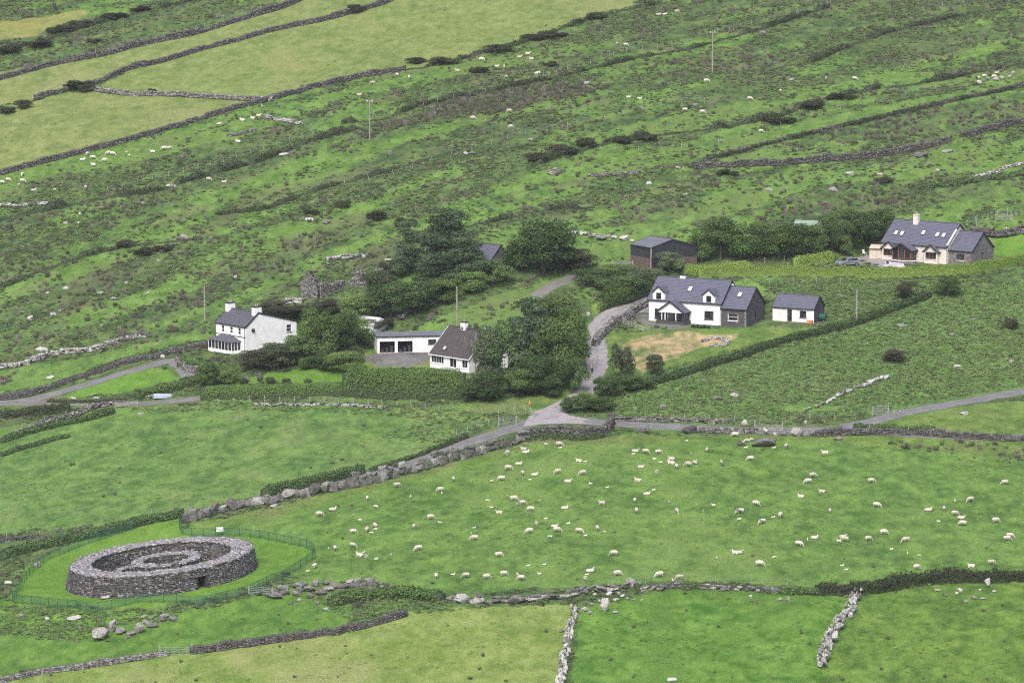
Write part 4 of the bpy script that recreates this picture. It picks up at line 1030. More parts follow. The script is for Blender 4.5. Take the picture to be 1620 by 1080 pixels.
# ------------------------------------------------------------------ the stone ring fort
def ring_fort():
    fx, fy, fz, sl = FORT
    root = empty('ring_fort', (fx, fy, fz), 0, 'circular dry stone ring fort with a lintelled doorway and inner huts', 'fort')
    g = np.random.default_rng(77)
    Ro, Ri, Hh = 13.3, 9.9, 2.75
    door = math.atan2(-0.86, 0.50)          # faces the camera, a little to its right
    dw = 0.62
    def zt(x): return sl * x
    # ring body, opened at the doorway
    n = 120
    mb = MB()
    a0 = door + dw / Ro; a1 = door + 2 * math.pi - dw / Ro
    A = np.linspace(a0, a1, n)
    prof = lambda a: [(Ro * math.cos(a), Ro * math.sin(a), -0.6), ((Ro - 0.55) * math.cos(a), (Ro - 0.55) * math.sin(a), Hh), ((Ri + .2) * math.cos(a), (Ri + .2) * math.sin(a), Hh - 0.05), (Ri * math.cos(a), Ri * math.sin(a), -0.6)]
    P = [[(x, y, z + zt(x)) for x, y, z in prof(a)] for a in A]
    for i in range(n - 1):
        for k in range(3):
            mb.quad(P[i][k], P[i + 1][k], P[i + 1][k + 1], P[i][k + 1])
    mb.quad(*P[0]); mb.quad(*P[-1])
    mb.obj('wall_core', M['core'], root)
    # facing stones: outside, inside and the capping
    def face(rad, h, inward, seed, size=(0.46, 0.28, 0.2), mat='stone_fort', nm='facing_stones', batter=0.55, z0=-0.15, parent=root, arc=None, cx=0.0, cy=0.0, skip_door=True):
        g = np.random.default_rng(seed); C, Aa, S = [], [], []
        z = z0
        while z < h:
            hz = size[2] * g.uniform(.8, 1.25)
            rr = rad - batter * max(z, 0) / h
            a = g.random() * 0.1
            end = 2 * math.pi if arc is None else arc[1] - arc[0]
            while a < end:
                st = size[0] * g.uniform(.5, 1.6)
                aa = a + st / 2 / rr + (0 if arc is None else arc[0])
                dd = (aa - door + math.pi) % (2 * math.pi) - math.pi
                if not (skip_door and abs(dd) * rr < dw + st * .4 and z < 1.75):
                    x, y = cx + rr * math.cos(aa), cy + rr * math.sin(aa)
                    C.append((x, y, z + hz / 2 + zt(x) + g.normal(0, .02))); Aa.append(aa + math.pi / 2 + g.normal(0, .08))
                    S.append((st * .96, size[1] * g.uniform(.8, 1.3), hz * .97 * g.uniform(.85, 1.1)))
                a += st / rr
            z += hz * .97
        V, Fq, va = block_cloud(np.array(C), np.array(Aa), np.array(S), g, 0.14)
        o = link(nm, np_mesh(nm, V, Fq, M[mat], var=va), parent); o['kind'] = 'stuff'; return o
    face(Ro, Hh, False, 1)
    face(Ri, Hh - 0.05, True, 2, batter=-0.2)
    def cap(r0, r1, h, seed, nm='cap_stones', cx=0.0, cy=0.0, arc=None, parent=root, hole=True):
        g = np.random.default_rng(seed); C, Aa, S = [], [], []
        r = r0
        while r < r1:
            a = g.random() * .1; end = 2 * math.pi if arc is None else arc[1] - arc[0]
            wd = g.uniform(.26, .4)
            while a < end:
                st = g.uniform(.25, .75); aa = a + st / 2 / r + (0 if arc is None else arc[0])
                x, y = cx + r * math.cos(aa), cy + r * math.sin(aa)
                C.append((x, y, h + zt(x) + g.normal(0, .06))); Aa.append(aa + math.pi / 2 + g.normal(0, .15)); S.append((st, wd * g.uniform(.85, 1.3), g.uniform(.12, .34)))
                a += st * .97 / r
            r += wd * .93
        V, Fq, va = block_cloud(np.array(C), np.array(Aa), np.array(S), g, 0.12)
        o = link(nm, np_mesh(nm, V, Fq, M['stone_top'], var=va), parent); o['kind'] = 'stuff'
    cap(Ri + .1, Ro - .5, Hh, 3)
    # doorway: jamb stones, lintel
    c, s = math.cos(door), math.sin(door)
    dr = empty('doorway', (0, 0, 0)); dr.parent = root
    def at(r, t, z): x, y = r * c - t * s, r * s + t * c; return (x, y, z + zt(x))
    for sd in (-1, 1):
        mb = MB()
        poly = [at(Ro - .15, sd * (dw - .02), -.4), at(Ri, sd * (dw - .02), -.4), at(Ri, sd * (dw - .02), 1.8), at(Ro - .4, sd * (dw - .02), 1.8)]
        mb.prism(poly, Vector((-s, c, 0)) * sd * 0.25); mb.obj('jamb', M['stone_dark'], dr)
    mb = MB(); mb.prism([at(Ro - .12, -1.15, 1.72), at(Ro - .12, 1.15, 1.72), at(Ro - .2, 1.1, 2.06), at(Ro - .2, -1.1, 2.06)], Vector((-c, -s, 0)) * 3.2)
    mb.obj('lintel', M['stone_dark'], dr)
    # stepped stairs set against the inner face
    for aa in (math.radians(175), math.radians(25)):
        mb = MB()
        for k in range(7):
            a = aa + k * 0.05; r = Ri - 0.45
            x, y = r * math.cos(a), r * math.sin(a); t = Vector((-math.sin(a), math.cos(a), 0)) * .27; q = Vector((math.cos(a), math.sin(a), 0)) * .5
            p = Vector((x, y, zt(x) - .2))
            mb.prism([p - t - q, p + t - q, p + t + q, p - t + q], (0, 0, 0.2 + 0.36 * (k + 1)))
        mb.obj('stair', M['stone_fort'], root)
    # huts inside the ring
    hc = (0.6, 1.2)
    def hut(cx, cy, r, th, h, seed, arc=None):
        h0 = empty('hut', (0, 0, 0)); h0.parent = root
        n = 40; A = np.linspace(*(arc or (0, 2 * math.pi)), n); mb = MB()
        P = []
        for a in A:
            q = []
            for rr, z in ((r, -.4), (r - .12, h), (r - th, h), (r - th, -.4)):
                x, y = cx + rr * math.cos(a), cy + rr * math.sin(a); q.append((x, y, z + zt(x)))
            P.append(q)
        for i in range(n - 1):
            for k in range(3): mb.quad(P[i][k], P[i + 1][k], P[i + 1][k + 1], P[i][k + 1])
        mb.quad(*P[0]); mb.quad(*P[-1])
        mb.obj('wall_core', M['core'], h0)
        for rad, bat, sd in ((r, .12, seed), (r - th, 0, seed + 1)):
            face(rad, h, False, sd, (0.4, 0.24, 0.2), batter=bat, parent=h0, arc=arc or (0, 2 * math.pi), cx=cx, cy=cy, skip_door=False)
        cap(r - th + .1, r - .05, h, seed + 2, cx=cx, cy=cy, arc=arc or (0, 2 * math.pi), parent=h0)
    hut(hc[0], hc[1], 4.9, 1.45, 2.1, 21)
    hut(-3.0, -4.3, 3.3, 1.0, 2.15, 31, (0.25, math.pi + 0.1))
    hut(2.2, -6.0, 3.2, 0.9, 2.15, 41, (math.pi * .40, math.pi * .56))
    return root
ring_fort()
# ------------------------------------------------------------------ trees, shrubs, hedges
_li = [None]
def lobes_sampler(lobes, hollow=0.62):
    """points near the skin of many ellipsoids: (x, y, z, rx, ry, rz)"""
    Lb = np.array(lobes); w = (Lb[:, 3] * Lb[:, 4] + Lb[:, 4] * Lb[:, 5]); w = w / w.sum()
    def f(g, n):
        i = g.choice(len(Lb), n, p=w); _li[0] = i
        O = g.normal(0, 1, (n, 3)); O /= np.linalg.norm(O, axis=1)[:, None]
        O[:, 2] = np.where(O[:, 2] < -0.5, -O[:, 2], O[:, 2])
        k = (hollow + (1 - hollow) * g.random(n) ** 0.7) * (1 + 0.12 * g.normal(0, 1, n))
        return Lb[i, :3] + O * Lb[i, 3:] * k[:, None], O
    return f
def trunk_mesh(h, r, limbs, seed, mat, lean=0.05):
    g = random.Random(seed); mb = MB()
    top = Vector((g.uniform(-lean, lean) * h, g.uniform(-lean, lean) * h, h))
    mid = top * 0.5 + Vector((g.uniform(-.03, .03) * h, g.uniform(-.03, .03) * h, 0))
    mb.tube([(0, 0, -0.3), (0, 0, 0.1), mid, top], [r * 1.35, r * 1.1, r * .7, r * .25], 7)
    for e in limbs:
        e = Vector(e); f = g.uniform(.35, .8) * min(1, e.z / h + .1)
        b = top * max(.15, min(.85, f)) if f > .5 else mid * (f / .5)
        m = b.lerp(e, .55) + Vector((0, 0, -0.06 * h))
        mb.tube([b, m, e], [r * .45, r * .28, r * .08], 5)
    return mb.mesh('trunk', mat, True)
_TREES = {}
def tree_kind(kind, v):
    """crown and trunk meshes of a plant about 1 unit high / wide; shared by the plants of a kind"""
    key = (kind, v)
    if key in _TREES: return _TREES[key]
    g = np.random.default_rng(hash_(kind) + v * 13)
    leaf = {'broad': 'lf_mid', 'dark': 'lf_dark', 'light': 'lf_light', 'grey': 'lf_grey', 'brown': 'lf_brown', 'gorse': 'lf_gorse', 'conifer': 'lf_conifer', 'pine': 'lf_conifer', 'spire': 'lf_grey', 'round': 'lf_mid', 'bare': 'lf_brown'}[kind]
    lobes = []; n = 8500; size = (0.016, 0.04); up = 0.15
    if kind in ('broad', 'dark', 'light', 'grey', 'brown'):
        for k in range(26):
            th = g.random() * 6.28; z = 0.22 + 0.66 * g.random(); rr = 0.36 * math.sqrt(g.random()) * (1 - abs(z - .5) * .9)
            q = 0.10 + 0.09 * g.random()
            lobes.append((rr * math.cos(th), rr * math.sin(th), z, q * 1.15, q * 1.15, q))
    elif kind == 'conifer':           # broad cypress in layered plates
        n = 11000; size = (0.014, 0.036)
        for k in range(34):
            z = 0.15 + 0.82 * (k / 33); wd = 0.30 * (1 - (z - .15)) ** 0.7 + .05
            th = g.random() * 6.28; rr = wd * (0.45 + .55 * g.random())
            q = .07 + .05 * g.random() + .05 * (1 - z)
            lobes.append((rr * math.cos(th), rr * math.sin(th), z, q * 1.5, q * 1.5, q * .55))
            if k % 3 == 0: lobes.append((0, 0, z, .09, .09, .07))
    elif kind == 'pine':              # open crown of flat pads on bare limbs
        n = 4200
        for k in range(17):
            z = 0.42 + 0.55 * g.random(); th = g.random() * 6.28; rr = 0.24 * g.random() ** .6 * (1.25 - z * .6)
            q = .09 + .06 * g.random()
            lobes.append((rr * math.cos(th), rr * math.sin(th), z, q * 1.2, q * 1.2, q * .6))
    elif kind == 'spire':             # upright feathery shrub
        n = 3600; up = -0.1
        for k in range(16):
            th = g.random() * 6.28; rr = .22 * g.random() ** .5; z = .2 + .5 * g.random()
            lobes.append((rr * math.cos(th), rr * math.sin(th), z, .09, .09, .25))
    elif kind == 'round':
        n = 2600; size = (0.04, 0.075)
        lobes = [(0, 0, .45, .46, .46, .50)] + [(.25 * math.cos(a), .25 * math.sin(a), .5 + .2 * math.sin(a * 3), .24, .24, .26) for a in np.arange(0, 6.2, .8)]
    elif kind == 'gorse':
        n = 2600; size = (0.035, 0.075)
        for k in range(12):
            th = g.random() * 6.28; rr = .36 * math.sqrt(g.random()); q = .14 + .12 * g.random()
            lobes.append((rr * math.cos(th), rr * math.sin(th), .2 + .5 * g.random() * (1 - rr), q, q, q))
    elif kind == 'bare':
        n = 700; lobes = [(.2 * g.normal(), .2 * g.normal(), .55 + .35 * g.random(), .09, .09, .07) for _ in range(12)]
    V, Fq, va = cards(n, lobes_sampler(lobes), size, up, int(g.integers(1e6)), 1.35)
    V[:, 2] = np.maximum(V[:, 2], -0.02)
    lt = g.random(len(lobes)); va = np.clip(.62 * lt[_li[0]] + .5 * va - .05, 0, 1)      # each bough has its own tone
    crown = np_mesh('crown', V, Fq, M[leaf], var=va)
    lim = [l[:3] for l in lobes[:: max(1, len(lobes) // 9)]]
    tr = trunk_mesh(.9 if kind in ('conifer', 'pine') else .6, .028 if kind not in ('gorse', 'round') else .02, lim, v, M['bark_pale' if kind == 'bare' else 'bark'])
    _TREES[key] = (crown, tr); return _TREES[key]
def hash_(s): return sum(ord(c) * (i + 3) for i, c in enumerate(s))
_tv = {}
def plant(name, kind, px, py, w, h, label, cat=None, group=None, dy=0.0, leafmat=None, depth=1.0):
    """one tree or shrub: pixel of its foot, crown width and height in photograph pixels"""
    _tv[kind] = _tv.get(kind, -1) + 1
    crown, tr = tree_kind(kind, _tv[kind] % 4)
    if leafmat: crown = with_mat(crown, M[leafmat])
    p = pick(px, py); sc = scale_at(p)
    base = 0.72 if kind in ('conifer',) else (0.62 if kind == 'pine' else (.8 if kind != 'round' else .95))
    W = w / sc / base; Hh = h / sc
    root = empty(name, (p.x, p.y + dy, gz(p.x, p.y + dy) - 0.05), random.uniform(0, 6.28), label, cat or ('tree' if 'tree' in name else 'shrub'), group)
    root.scale = (W, W * depth, Hh)
    link('crown', crown, root); link('trunk', tr, root)
    return root
# dark wood around the brown-tiled bungalow and along the lane
plant('cypress_tree', 'conifer', 837, 606, 78, 130, 'dark layered cypress towering over the lane thicket')
for px, py, w, h, k, lab in [
    (885, 560, 74, 95, 'light', 'pale willow tree above the lane bend'), (905, 590, 60, 110, 'broad', 'tall green willow along the lane verge'), (878, 612, 78, 110, 'broad', 'broad green tree in the middle of the lane thicket'),
    (905, 622, 46, 60, 'dark', 'dark rounded shrub tree leaning over the lane edge'), (852, 622, 64, 62, 'dark', 'dark green shrub tree at the front of the lane thicket'), (790, 606, 70, 96, 'dark', 'dark shrub tree hiding the bungalow gable'),
    (768, 612, 46, 92, 'grey', 'grey green willow beside the bungalow gable'), (820, 626, 60, 45, 'broad', 'low green bush in front of the lane thicket'), (870, 628, 50, 36, 'dark', 'low dark bush above the traffic cone'),
    (765, 632, 70, 46, 'dark', 'low dark bush at the end of the tall hedge'), (860, 545, 60, 75, 'grey', 'feathery grey green tree below the gravel track'), (905, 560, 50, 78, 'light', 'light green shrub tree on the upper lane verge')]:
    plant('tree' if 'tree' in lab or 'willow' in lab else 'shrub', k, px, py, w, h, lab)
plant('dead_tree', 'bare', 752, 596, 36, 92, 'bare pale tree in front of the bungalow gable', 'tree')
# conifers and shrubs behind
plant('cypress_tree', 'conifer', 705, 440, 86, 108, 'tallest broad conifer on the slope behind the farm')
plant('pine_tree', 'conifer', 645, 436, 46, 86, 'slim dark conifer beside the tallest conifer')
plant('cypress_tree', 'conifer', 740, 452, 62, 76, 'shorter spreading conifer in front of the blue grey roof')
plant('cypress_tree', 'conifer', 690, 462, 70, 60, 'low dark conifer under the tallest conifer')
for px, py, w, h, k, lab in [
    (860, 432, 110, 80, 'dark', 'wide dark broadleaf tree beside the gravel track'), (825, 428, 60, 56, 'broad', 'green tree on the left flank of the wide dark tree'), (905, 428, 64, 36, 'brown', 'brownish scrub at the foot of the wide dark tree'),
    (566, 512, 66, 46, 'broad', 'round green shrub tree above the white shed roof'), (618, 506, 76, 58, 'dark', 'dark shrub tree between the ruin and garage'), (655, 498, 70, 56, 'dark', 'dark shrub tree above the rubble wall'),
    (600, 470, 60, 40, 'grey', 'pale grey green bush under the conifers'), (700, 478, 64, 36, 'light', 'light green bush on the rubble wall'), (745, 462, 60, 36, 'broad', 'green bush below the blue grey roof'), (775, 450, 66, 42, 'dark', 'dark bush at the top of the sloping paddock'),
    (505, 572, 66, 86, 'broad', 'tall green tree behind the farmhouse gable'), (540, 562, 54, 66, 'dark', 'dark green tree between farmhouse and garage'), (565, 548, 60, 44, 'broad', 'round green tree in front of the white shed'),
    (478, 578, 56, 52, 'dark', 'dark olive shrub below the farmhouse gable'), (440, 585, 66, 42, 'grey', 'grey green shrub under the farmhouse wall'), (400, 586, 52, 34, 'brown', 'brownish shrub in front of the farmhouse'),
    (510, 585, 44, 30, 'dark', 'dark shrub at the lawn edge'), (330, 612, 40, 42, 'broad', 'round blue green tree at the garden corner'), (360, 606, 40, 26, 'light', 'yellowish flowering shrub in the garden'),
    (545, 590, 60, 34, 'light', 'light green shrub by the rockery'), (560, 575, 30, 28, 'grey', 'pale bush beside the gravel yard'), (600, 520, 50, 18, 'brown', 'low scrub in front of the rubble wall'),
    (462, 508, 80, 24, 'brown', 'wide brown thicket between farmhouse and ruin'), (512, 494, 60, 20, 'brown', 'brown thicket under the ruin walls'), (430, 500, 50, 24, 'brown', 'brown scrub behind the farmhouse chimney'), (612, 442, 30, 30, 'brown', 'leafless grey scrub beside the ruin'),
    (1060, 432, 46, 32, 'grey', 'round grey green tree in front of the barn doors'), (1015, 455, 60, 34, 'grey', 'grey green bush above the lane hedge'), (985, 465, 70, 30, 'dark', 'bramble thicket between track and hedge'),
    (985, 598, 58, 62, 'spire', 'feathery upright shrub beside the lane'), (1036, 592, 30, 34, 'grey', 'small leafy tree on the dry grass slope'), (960, 628, 48, 34, 'dark', 'dark bush at the lane corner'), (925, 640, 40, 24, 'broad', 'rounded bush at the lane mouth'),
    (905, 652, 34, 26, 'dark', 'dark rounded bush beside the junction'), (945, 648, 60, 22, 'broad', 'bramble bush behind the junction pole'), (1000, 615, 70, 22, 'dark', 'dark scrub below the feathery shrub'),
    (935, 447, 64, 24, 'dark', 'bramble thicket hiding the upper gravel track'), (975, 441, 64, 22, 'broad', 'green bush on the bank beside the barn gate'), (1435, 472, 36, 30, 'brown', 'bare brownish bush in the brambles'), (1500, 468, 40, 30, 'dark', 'dark bush under the lime hedge end'), (1418, 572, 40, 18, 'brown', 'grey scrubby bush on the bracken slope'), (1600, 520, 26, 18, 'brown', 'small brown bush high on the bracken slope')]:
    plant('tree' if 'tree' in lab else 'shrub', k, px, py, w, h, lab)
plant('round_shrub', 'round', 482, 585, 22, 22, 'clipped round green bush on the farmhouse lawn', 'shrub')
for px, w in ((428, 17), (453, 15), (487, 14), (385, 14)):
    plant('round_shrub', 'round', px, 607, w, 10, 'small round bush in the row behind the clipped garden hedge', 'shrub', 'small round bushes along the garden hedge', leafmat='lf_grey')
# windbreak behind the two dormer houses
ORD = ['first', 'second', 'third', 'fourth', 'fifth', 'sixth', 'seventh']
for i, (px, py, w, h) in enumerate([(1110, 415, 50, 62), (1140, 412, 56, 66), (1172, 412, 54, 64), (1200, 412, 54, 62), (1232, 412, 52, 60), (1258, 410, 54, 58), (1284, 408, 52, 54)]):
    plant('windbreak_tree', 'dark' if i % 3 else 'broad', px, py, w, h, f'dense salt pruned windbreak tree, {ORD[i]} in the row counting from the barn', 'tree', 'windbreak trees beside the barn', leafmat='lf_dark' if i % 2 else 'lf_mid')
for i, (px, py, w, h) in enumerate([(1318, 398, 50, 58), (1345, 394, 52, 62), (1375, 390, 52, 60), (1400, 386, 44, 56)]):
    plant('windbreak_tree', 'dark' if i % 3 else 'broad', px, py, w, h, f'dense dark shelter belt tree, {ORD[3 - i]} in the row counting from the cream house', 'tree', 'shelter belt trees behind the cream house', leafmat='lf_dark')
plant('tree', 'light', 1330, 402, 34, 36, 'light green young tree before the shelter belt')
plant('thorn_tree', 'bare', 1381, 325, 22, 26, 'small leafless windswept thorn on the hill above the shelter belt', 'tree')
# gorse and scrub on the hillside, large enough to tell apart
_gorse = [(130, 142, 46, 18), (38, 172, 26, 18), (10, 180, 24, 16), (560, 20, 30, 16), (700, 100, 40, 14), (790, 82, 44, 14), (850, 62, 40, 12), (940, 30, 36, 12), (880, 60, 30, 12), (660, 100, 30, 12), (240, 146, 12, 8), (100, 52, 40, 16), (150, 66, 24, 10), (60, 76, 40, 16), (180, 30, 40, 14), (20, 82, 40, 14), (130, 40, 36, 14), (220, 18, 34, 12),
          (545, 328, 22, 14), (595, 348, 34, 18), (640, 355, 30, 14), (850, 255, 40, 16), (890, 242, 40, 18), (930, 230, 40, 14), (980, 225, 40, 12), (1020, 222, 36, 12), (1230, 195, 46, 14), (1290, 170, 44, 14), (1330, 155, 40, 12), (225, 402, 34, 16), (260, 395, 34, 12), (200, 390, 30, 12), (1150, 275, 30, 12), (1400, 290, 24, 14), (490, 340, 22, 12), (760, 115, 30, 12), (870, 105, 22, 10)]
for i, (px, py, w, h) in enumerate(_gorse):
    lm = landmark(px, py); plant('gorse_bush', 'gorse', px, py, w, h, f'{"wide" if w >= 40 else ("medium" if w >= 28 else "small")} dark gorse bush near {lm}', 'bush', f'gorse bushes near {lm}')

# hedges
_hl = 0
def hedge(pix, h, w, label, leaf, seed=0, dens=26, size=(0.13, 0.26), ragged=0.15, group=None, name='hedge'):
    """leafy band along a pixel line: h, w in metres"""
    g = np.random.default_rng(seed)
    line = resample(picks(pix), 0.7)
    o0 = line[len(line) // 2]; z0 = gz(*o0)
    root = empty(name, (o0[0], o0[1], z0), 0, label, 'hedge', group)
    L = np.r_[0, np.cumsum(np.hypot(*np.diff(line, axis=0).T))]
    loc = line - o0; zl = ground(line[:, 0], line[:, 1]) - z0
    hv = h * (1 + ragged * 2 * (fbm(L / 2.2, L * 0 + seed, 2, 51) - 0.5))
    q = np.ones(len(L))
    if ragged >= .6:                  # old banks: broken into stretches, thin between them
        q = sst(.36, .56, fbm(L / 4.5, L * 0 + seed * 3.3, 2, 57)); hv = hv * (.22 + .78 * q)
    strip_mesh('branches', loc, w * .36, zl - .2, zl + hv * .82, M['hcore_lime' if leaf == 'lf_lime' else 'hcore'], root, .8)
    n = int(L[-1] * (2 * h + w) * dens)
    s = g.random(n) * L[-1]
    i = np.clip(np.searchsorted(L, s), 1, len(L) - 1) - 1
    f = (s - L[i]) / (L[i + 1] - L[i] + 1e-9)
    P = loc[i] + (loc[i + 1] - loc[i]) * f[:, None]
    zz = zl[i] + (zl[i + 1] - zl[i]) * f; hh = hv[i] + (hv[i + 1] - hv[i]) * f
    t = loc[i + 1] - loc[i]; t = t / (np.linalg.norm(t, axis=1)[:, None] + 1e-9); nr = np.stack([-t[:, 1], t[:, 0]], -1)
    qq = q[i]; kp = g.random(n) < .3 + .7 * qq
    P, zz, hh, nr, s, qq = P[kp], zz[kp], hh[kp], nr[kp], s[kp], qq[kp]; n = len(s)
    a = g.random(n) * math.pi                     # around a squarish dome
    ca, sa = np.cos(a), np.sin(a)
    ox = np.sign(ca) * np.abs(ca) ** .45; oz = sa ** .5
    clip = ragged < .1
    k = (0.97 + 0.05 * g.random(n) if clip else 0.92 + 0.12 * g.random(n)) + ragged * g.normal(0, .25, n)
    taper = (.55 + .45 * qq) * np.minimum(1, np.minimum(s, L[-1] - s) / (w * .5) * .7 + .45)
    C = np.column_stack([P + nr * (ox * w / 2 * k * taper)[:, None], zz + oz * hh * k * np.maximum(taper, .8)])
    O = np.column_stack([nr * ca[:, None], sa])
    V, Fq, va = cards(n, lambda gg, m: (C, O), size, .25 if clip else .1, seed + 9, 1.4, .3 if clip else .55)
    link('foliage', np_mesh('foliage', V, Fq, M[leaf], var=va), root)
    return root
M['hcore_lime'] = plain('lime_hedge_inside', (0.16, 0.24, 0.055), (0.11, 0.17, 0.04), 3)
M['hcore'] = plain('hedge_inside', (0.03, 0.048, 0.02), (0.045, 0.062, 0.03), 3)
hedge([(1105, 440), (1140, 437), (1200, 436), (1280, 437), (1380, 438), (1450, 437), (1520, 432), (1570, 424), (1640, 410)], 1.75, 1.3, 'long clipped lime green hedge below the cream house', 'lf_lime', 1, 70, (0.08, 0.17), .04)
hedge([(1080, 434), (1110, 432), (1150, 430), (1190, 427)], 1.6, 1.6, 'short lime green hedge behind the dormer house roof', 'lf_lime', 2, 36, (0.12, 0.24), .08)
hedge([(1255, 420), (1290, 416), (1318, 412)], 1.8, 1.8, 'bushy lime hedge beside the parked car', 'lf_lime', 3, 34, (0.14, 0.26), .2)
hedge([(945, 492), (965, 485), (985, 478), (1010, 468), (1030, 462)], 2.6, 2.2, 'tall green laurel hedge curving along the lane', 'lf_hedge', 4, 30, (0.16, 0.3), .14)
hedge([(938, 494), (950, 490), (964, 484)], 1.7, 1.8, 'lime green end of the lane hedge', 'lf_lime', 5, 34, (0.14, 0.26), .12)
hedge([(318, 632), (350, 630), (420, 628), (480, 627), (545, 626)], 2.1, 1.7, 'long low clipped green hedge in front of the garden', 'lf_hedge', 6, 60, (0.09, 0.17), .05)
hedge([(545, 625), (600, 628), (660, 629), (735, 628)], 4.6, 2.6, 'tall clipped green hedge in front of the bungalow', 'lf_hedge', 7, 34, (0.12, 0.24), .08)
hedge([(282, 582), (300, 577), (325, 583), (345, 588), (375, 590)], 1.0, 1.3, 'low clipped hedge around the sunroom terrace', 'lf_hedge', 8, 40, (0.1, 0.2), .1)
hedge([(140, 592), (190, 575), (240, 563), (285, 552), (330, 545)], 0.8, 1.2, 'low dark hedge on top of the driveway bank', 'lf_dark', 9, 34, (0.12, 0.24), .2)
hedge([(215, 632), (240, 625), (270, 617), (300, 610), (315, 602)], 1.3, 1.6, 'rough hedge between driveway lawn and gravel road', 'lf_mid', 10, 30, (0.14, 0.28), .25)
hedge([(75, 636), (130, 637), (200, 635)], 0.5, 1.0, 'low weedy bank below the driveway lawn', 'lf_brown', 11, 30, (0.14, 0.26), .3)
hedge([(0, 700), (60, 682), (120, 668), (180, 652)], 0.8, 1.6, 'low overgrown hedge bank at the top of the meadow', 'lf_dark', 12, 26, (0.16, 0.3), .3)
hedge([(0, 722), (50, 706), (110, 690)], 0.5, 1.2, 'weedy strip across the top of the meadow', 'lf_dark', 13, 26, (0.16, 0.3), .3)
hedge([(0, 660), (60, 655), (110, 650)], 1.2, 2.4, 'dark bramble clump beside the thin gravel road', 'lf_gorse', 14, 24, (0.16, 0.3), .35)
hedge([(0, 885), (40, 873), (90, 862), (150, 848), (200, 836), (240, 826), (290, 816)], 1.3, 1.8, 'dark hedge along the bottom of the long meadow', 'lf_dark', 15, 28, (0.14, 0.28), .22)
hedge([(415, 788), (450, 778), (490, 770), (540, 758), (575, 748)], 1.6, 1.6, 'dark dense hedge on the far side of the road', 'lf_dark', 16, 32, (0.14, 0.28), .16)
hedge([(300, 816), (350, 806), (400, 793)], 0.7, 1.2, 'low dark hedge behind the first boulders', 'lf_dark', 17, 28, (0.14, 0.28), .3)
hedge([(585, 746), (630, 733), (690, 712), (740, 692)], 0.6, 1.0, 'weedy verge along the road', 'lf_dark', 18, 22, (0.14, 0.28), .5)
hedge([(1005, 934), (1050, 929), (1100, 930), (1160, 928), (1230, 936), (1300, 940)], 0.8, 1.8, 'low grassy overgrown bank below the sheep field', 'lf_mid', 19, 24, (0.14, 0.3), .6)
hedge([(1290, 940), (1370, 938), (1420, 930), (1470, 922), (1540, 920), (1640, 918)], 1.45, 1.9, 'thick dark overgrown hedge below the sheep field', 'lf_gorse', 29, 30, (0.14, 0.3), .5)
hedge([(520, 958), (560, 950), (610, 944), (660, 944), (700, 950)], 1.1, 2.6, 'fern covered bank beside the boulder heap', 'lf_mid', 20, 22, (0.18, 0.34), .35)
hedge([(1000, 618), (1060, 600), (1130, 578), (1200, 556), (1260, 538), (1330, 520), (1380, 505), (1420, 490), (1470, 470)], 1.05, 1.7, 'dark hedge climbing along the top of the bracken slope', 'lf_dark', 21, 26, (0.14, 0.28), .4)
hedge([(835, 692), (870, 694), (920, 696), (955, 692)], 0.9, 1.2, 'ivy and bramble growing over the retaining wall', 'lf_dark', 22, 14, (0.14, 0.28), .45)
hedge([(1350, 678), (1420, 680), (1480, 682)], 0.7, 1.8, 'brambles between the two roads', 'lf_mid', 24, 24, (0.16, 0.3), .4)
# banks of heather and gorse along the old field strips
for k, (pix, h, w, lab) in enumerate([
    ([(0, 348), (60, 335), (140, 318), (240, 303), (310, 283), (400, 258), (480, 228), (560, 205)], 1.2, 2.0, 'long dark gorse bank under the posts on the left hillside'),
    ([(540, 195), (600, 190), (660, 170), (720, 155), (800, 140), (870, 126), (940, 108), (1010, 92), (1080, 80), (1150, 62), (1230, 38), (1310, 12)], 0.9, 1.6, 'long dark gorse bank under the upper hillside fence'),
    ([(640, 112), (720, 97), (800, 76), (850, 60), (940, 30), (1040, 6)], 0.7, 1.4, 'low gorse line along the edge of the big yellow field'),
    ([(835, 265), (880, 250), (950, 230), (1010, 218), (1080, 210), (1160, 200), (1240, 182), (1300, 160), (1390, 140)], 1.1, 1.8, 'dark ravine edge overgrown with heather'),
    ([(1280, 100), (1340, 75), (1420, 48), (1500, 30), (1570, 18), (1640, 8)], 0.9, 1.6, 'dark heather bank high on the right hillside'),
    ([(0, 455), (60, 430), (150, 400), (240, 385), (320, 378)], 0.6, 1.8, 'dark heather bank across the lower left hillside'),
    ([(340, 340), (420, 330), (520, 295), (620, 270), (720, 240)], 0.6, 1.6, 'dark heather bank crossing the middle hillside'),
    ([(740, 360), (800, 345), (860, 335), (940, 328)], 0.7, 1.6, 'dark heather bank uphill of the conifers'),
    ([(1110, 255), (1180, 238), (1260, 218), (1340, 200), (1420, 182), (1520, 158), (1640, 132)], 0.7, 1.3, 'dark bank above the low overgrown wall'),
    ([(1440, 300), (1500, 292), (1560, 284), (1640, 274)], 0.8, 2.6, 'band of green bracken on the upper right hill'),
    ([(0, 82), (60, 68), (130, 44), (200, 26), (260, 12), (320, -4)], 0.9, 1.8, 'dark gorse hedge across the topmost left field'),
    ([(1400, 140), (1480, 128), (1560, 112), (1640, 98)], 0.9, 2.0, 'dark scrub bank above the far right sheep')]):
    hedge(pix, h, w, lab, 'lf_gorse' if 'bracken' not in lab else 'lf_mid', 60 + k, 16, (0.16, 0.34), .75, name='scrub_bank')
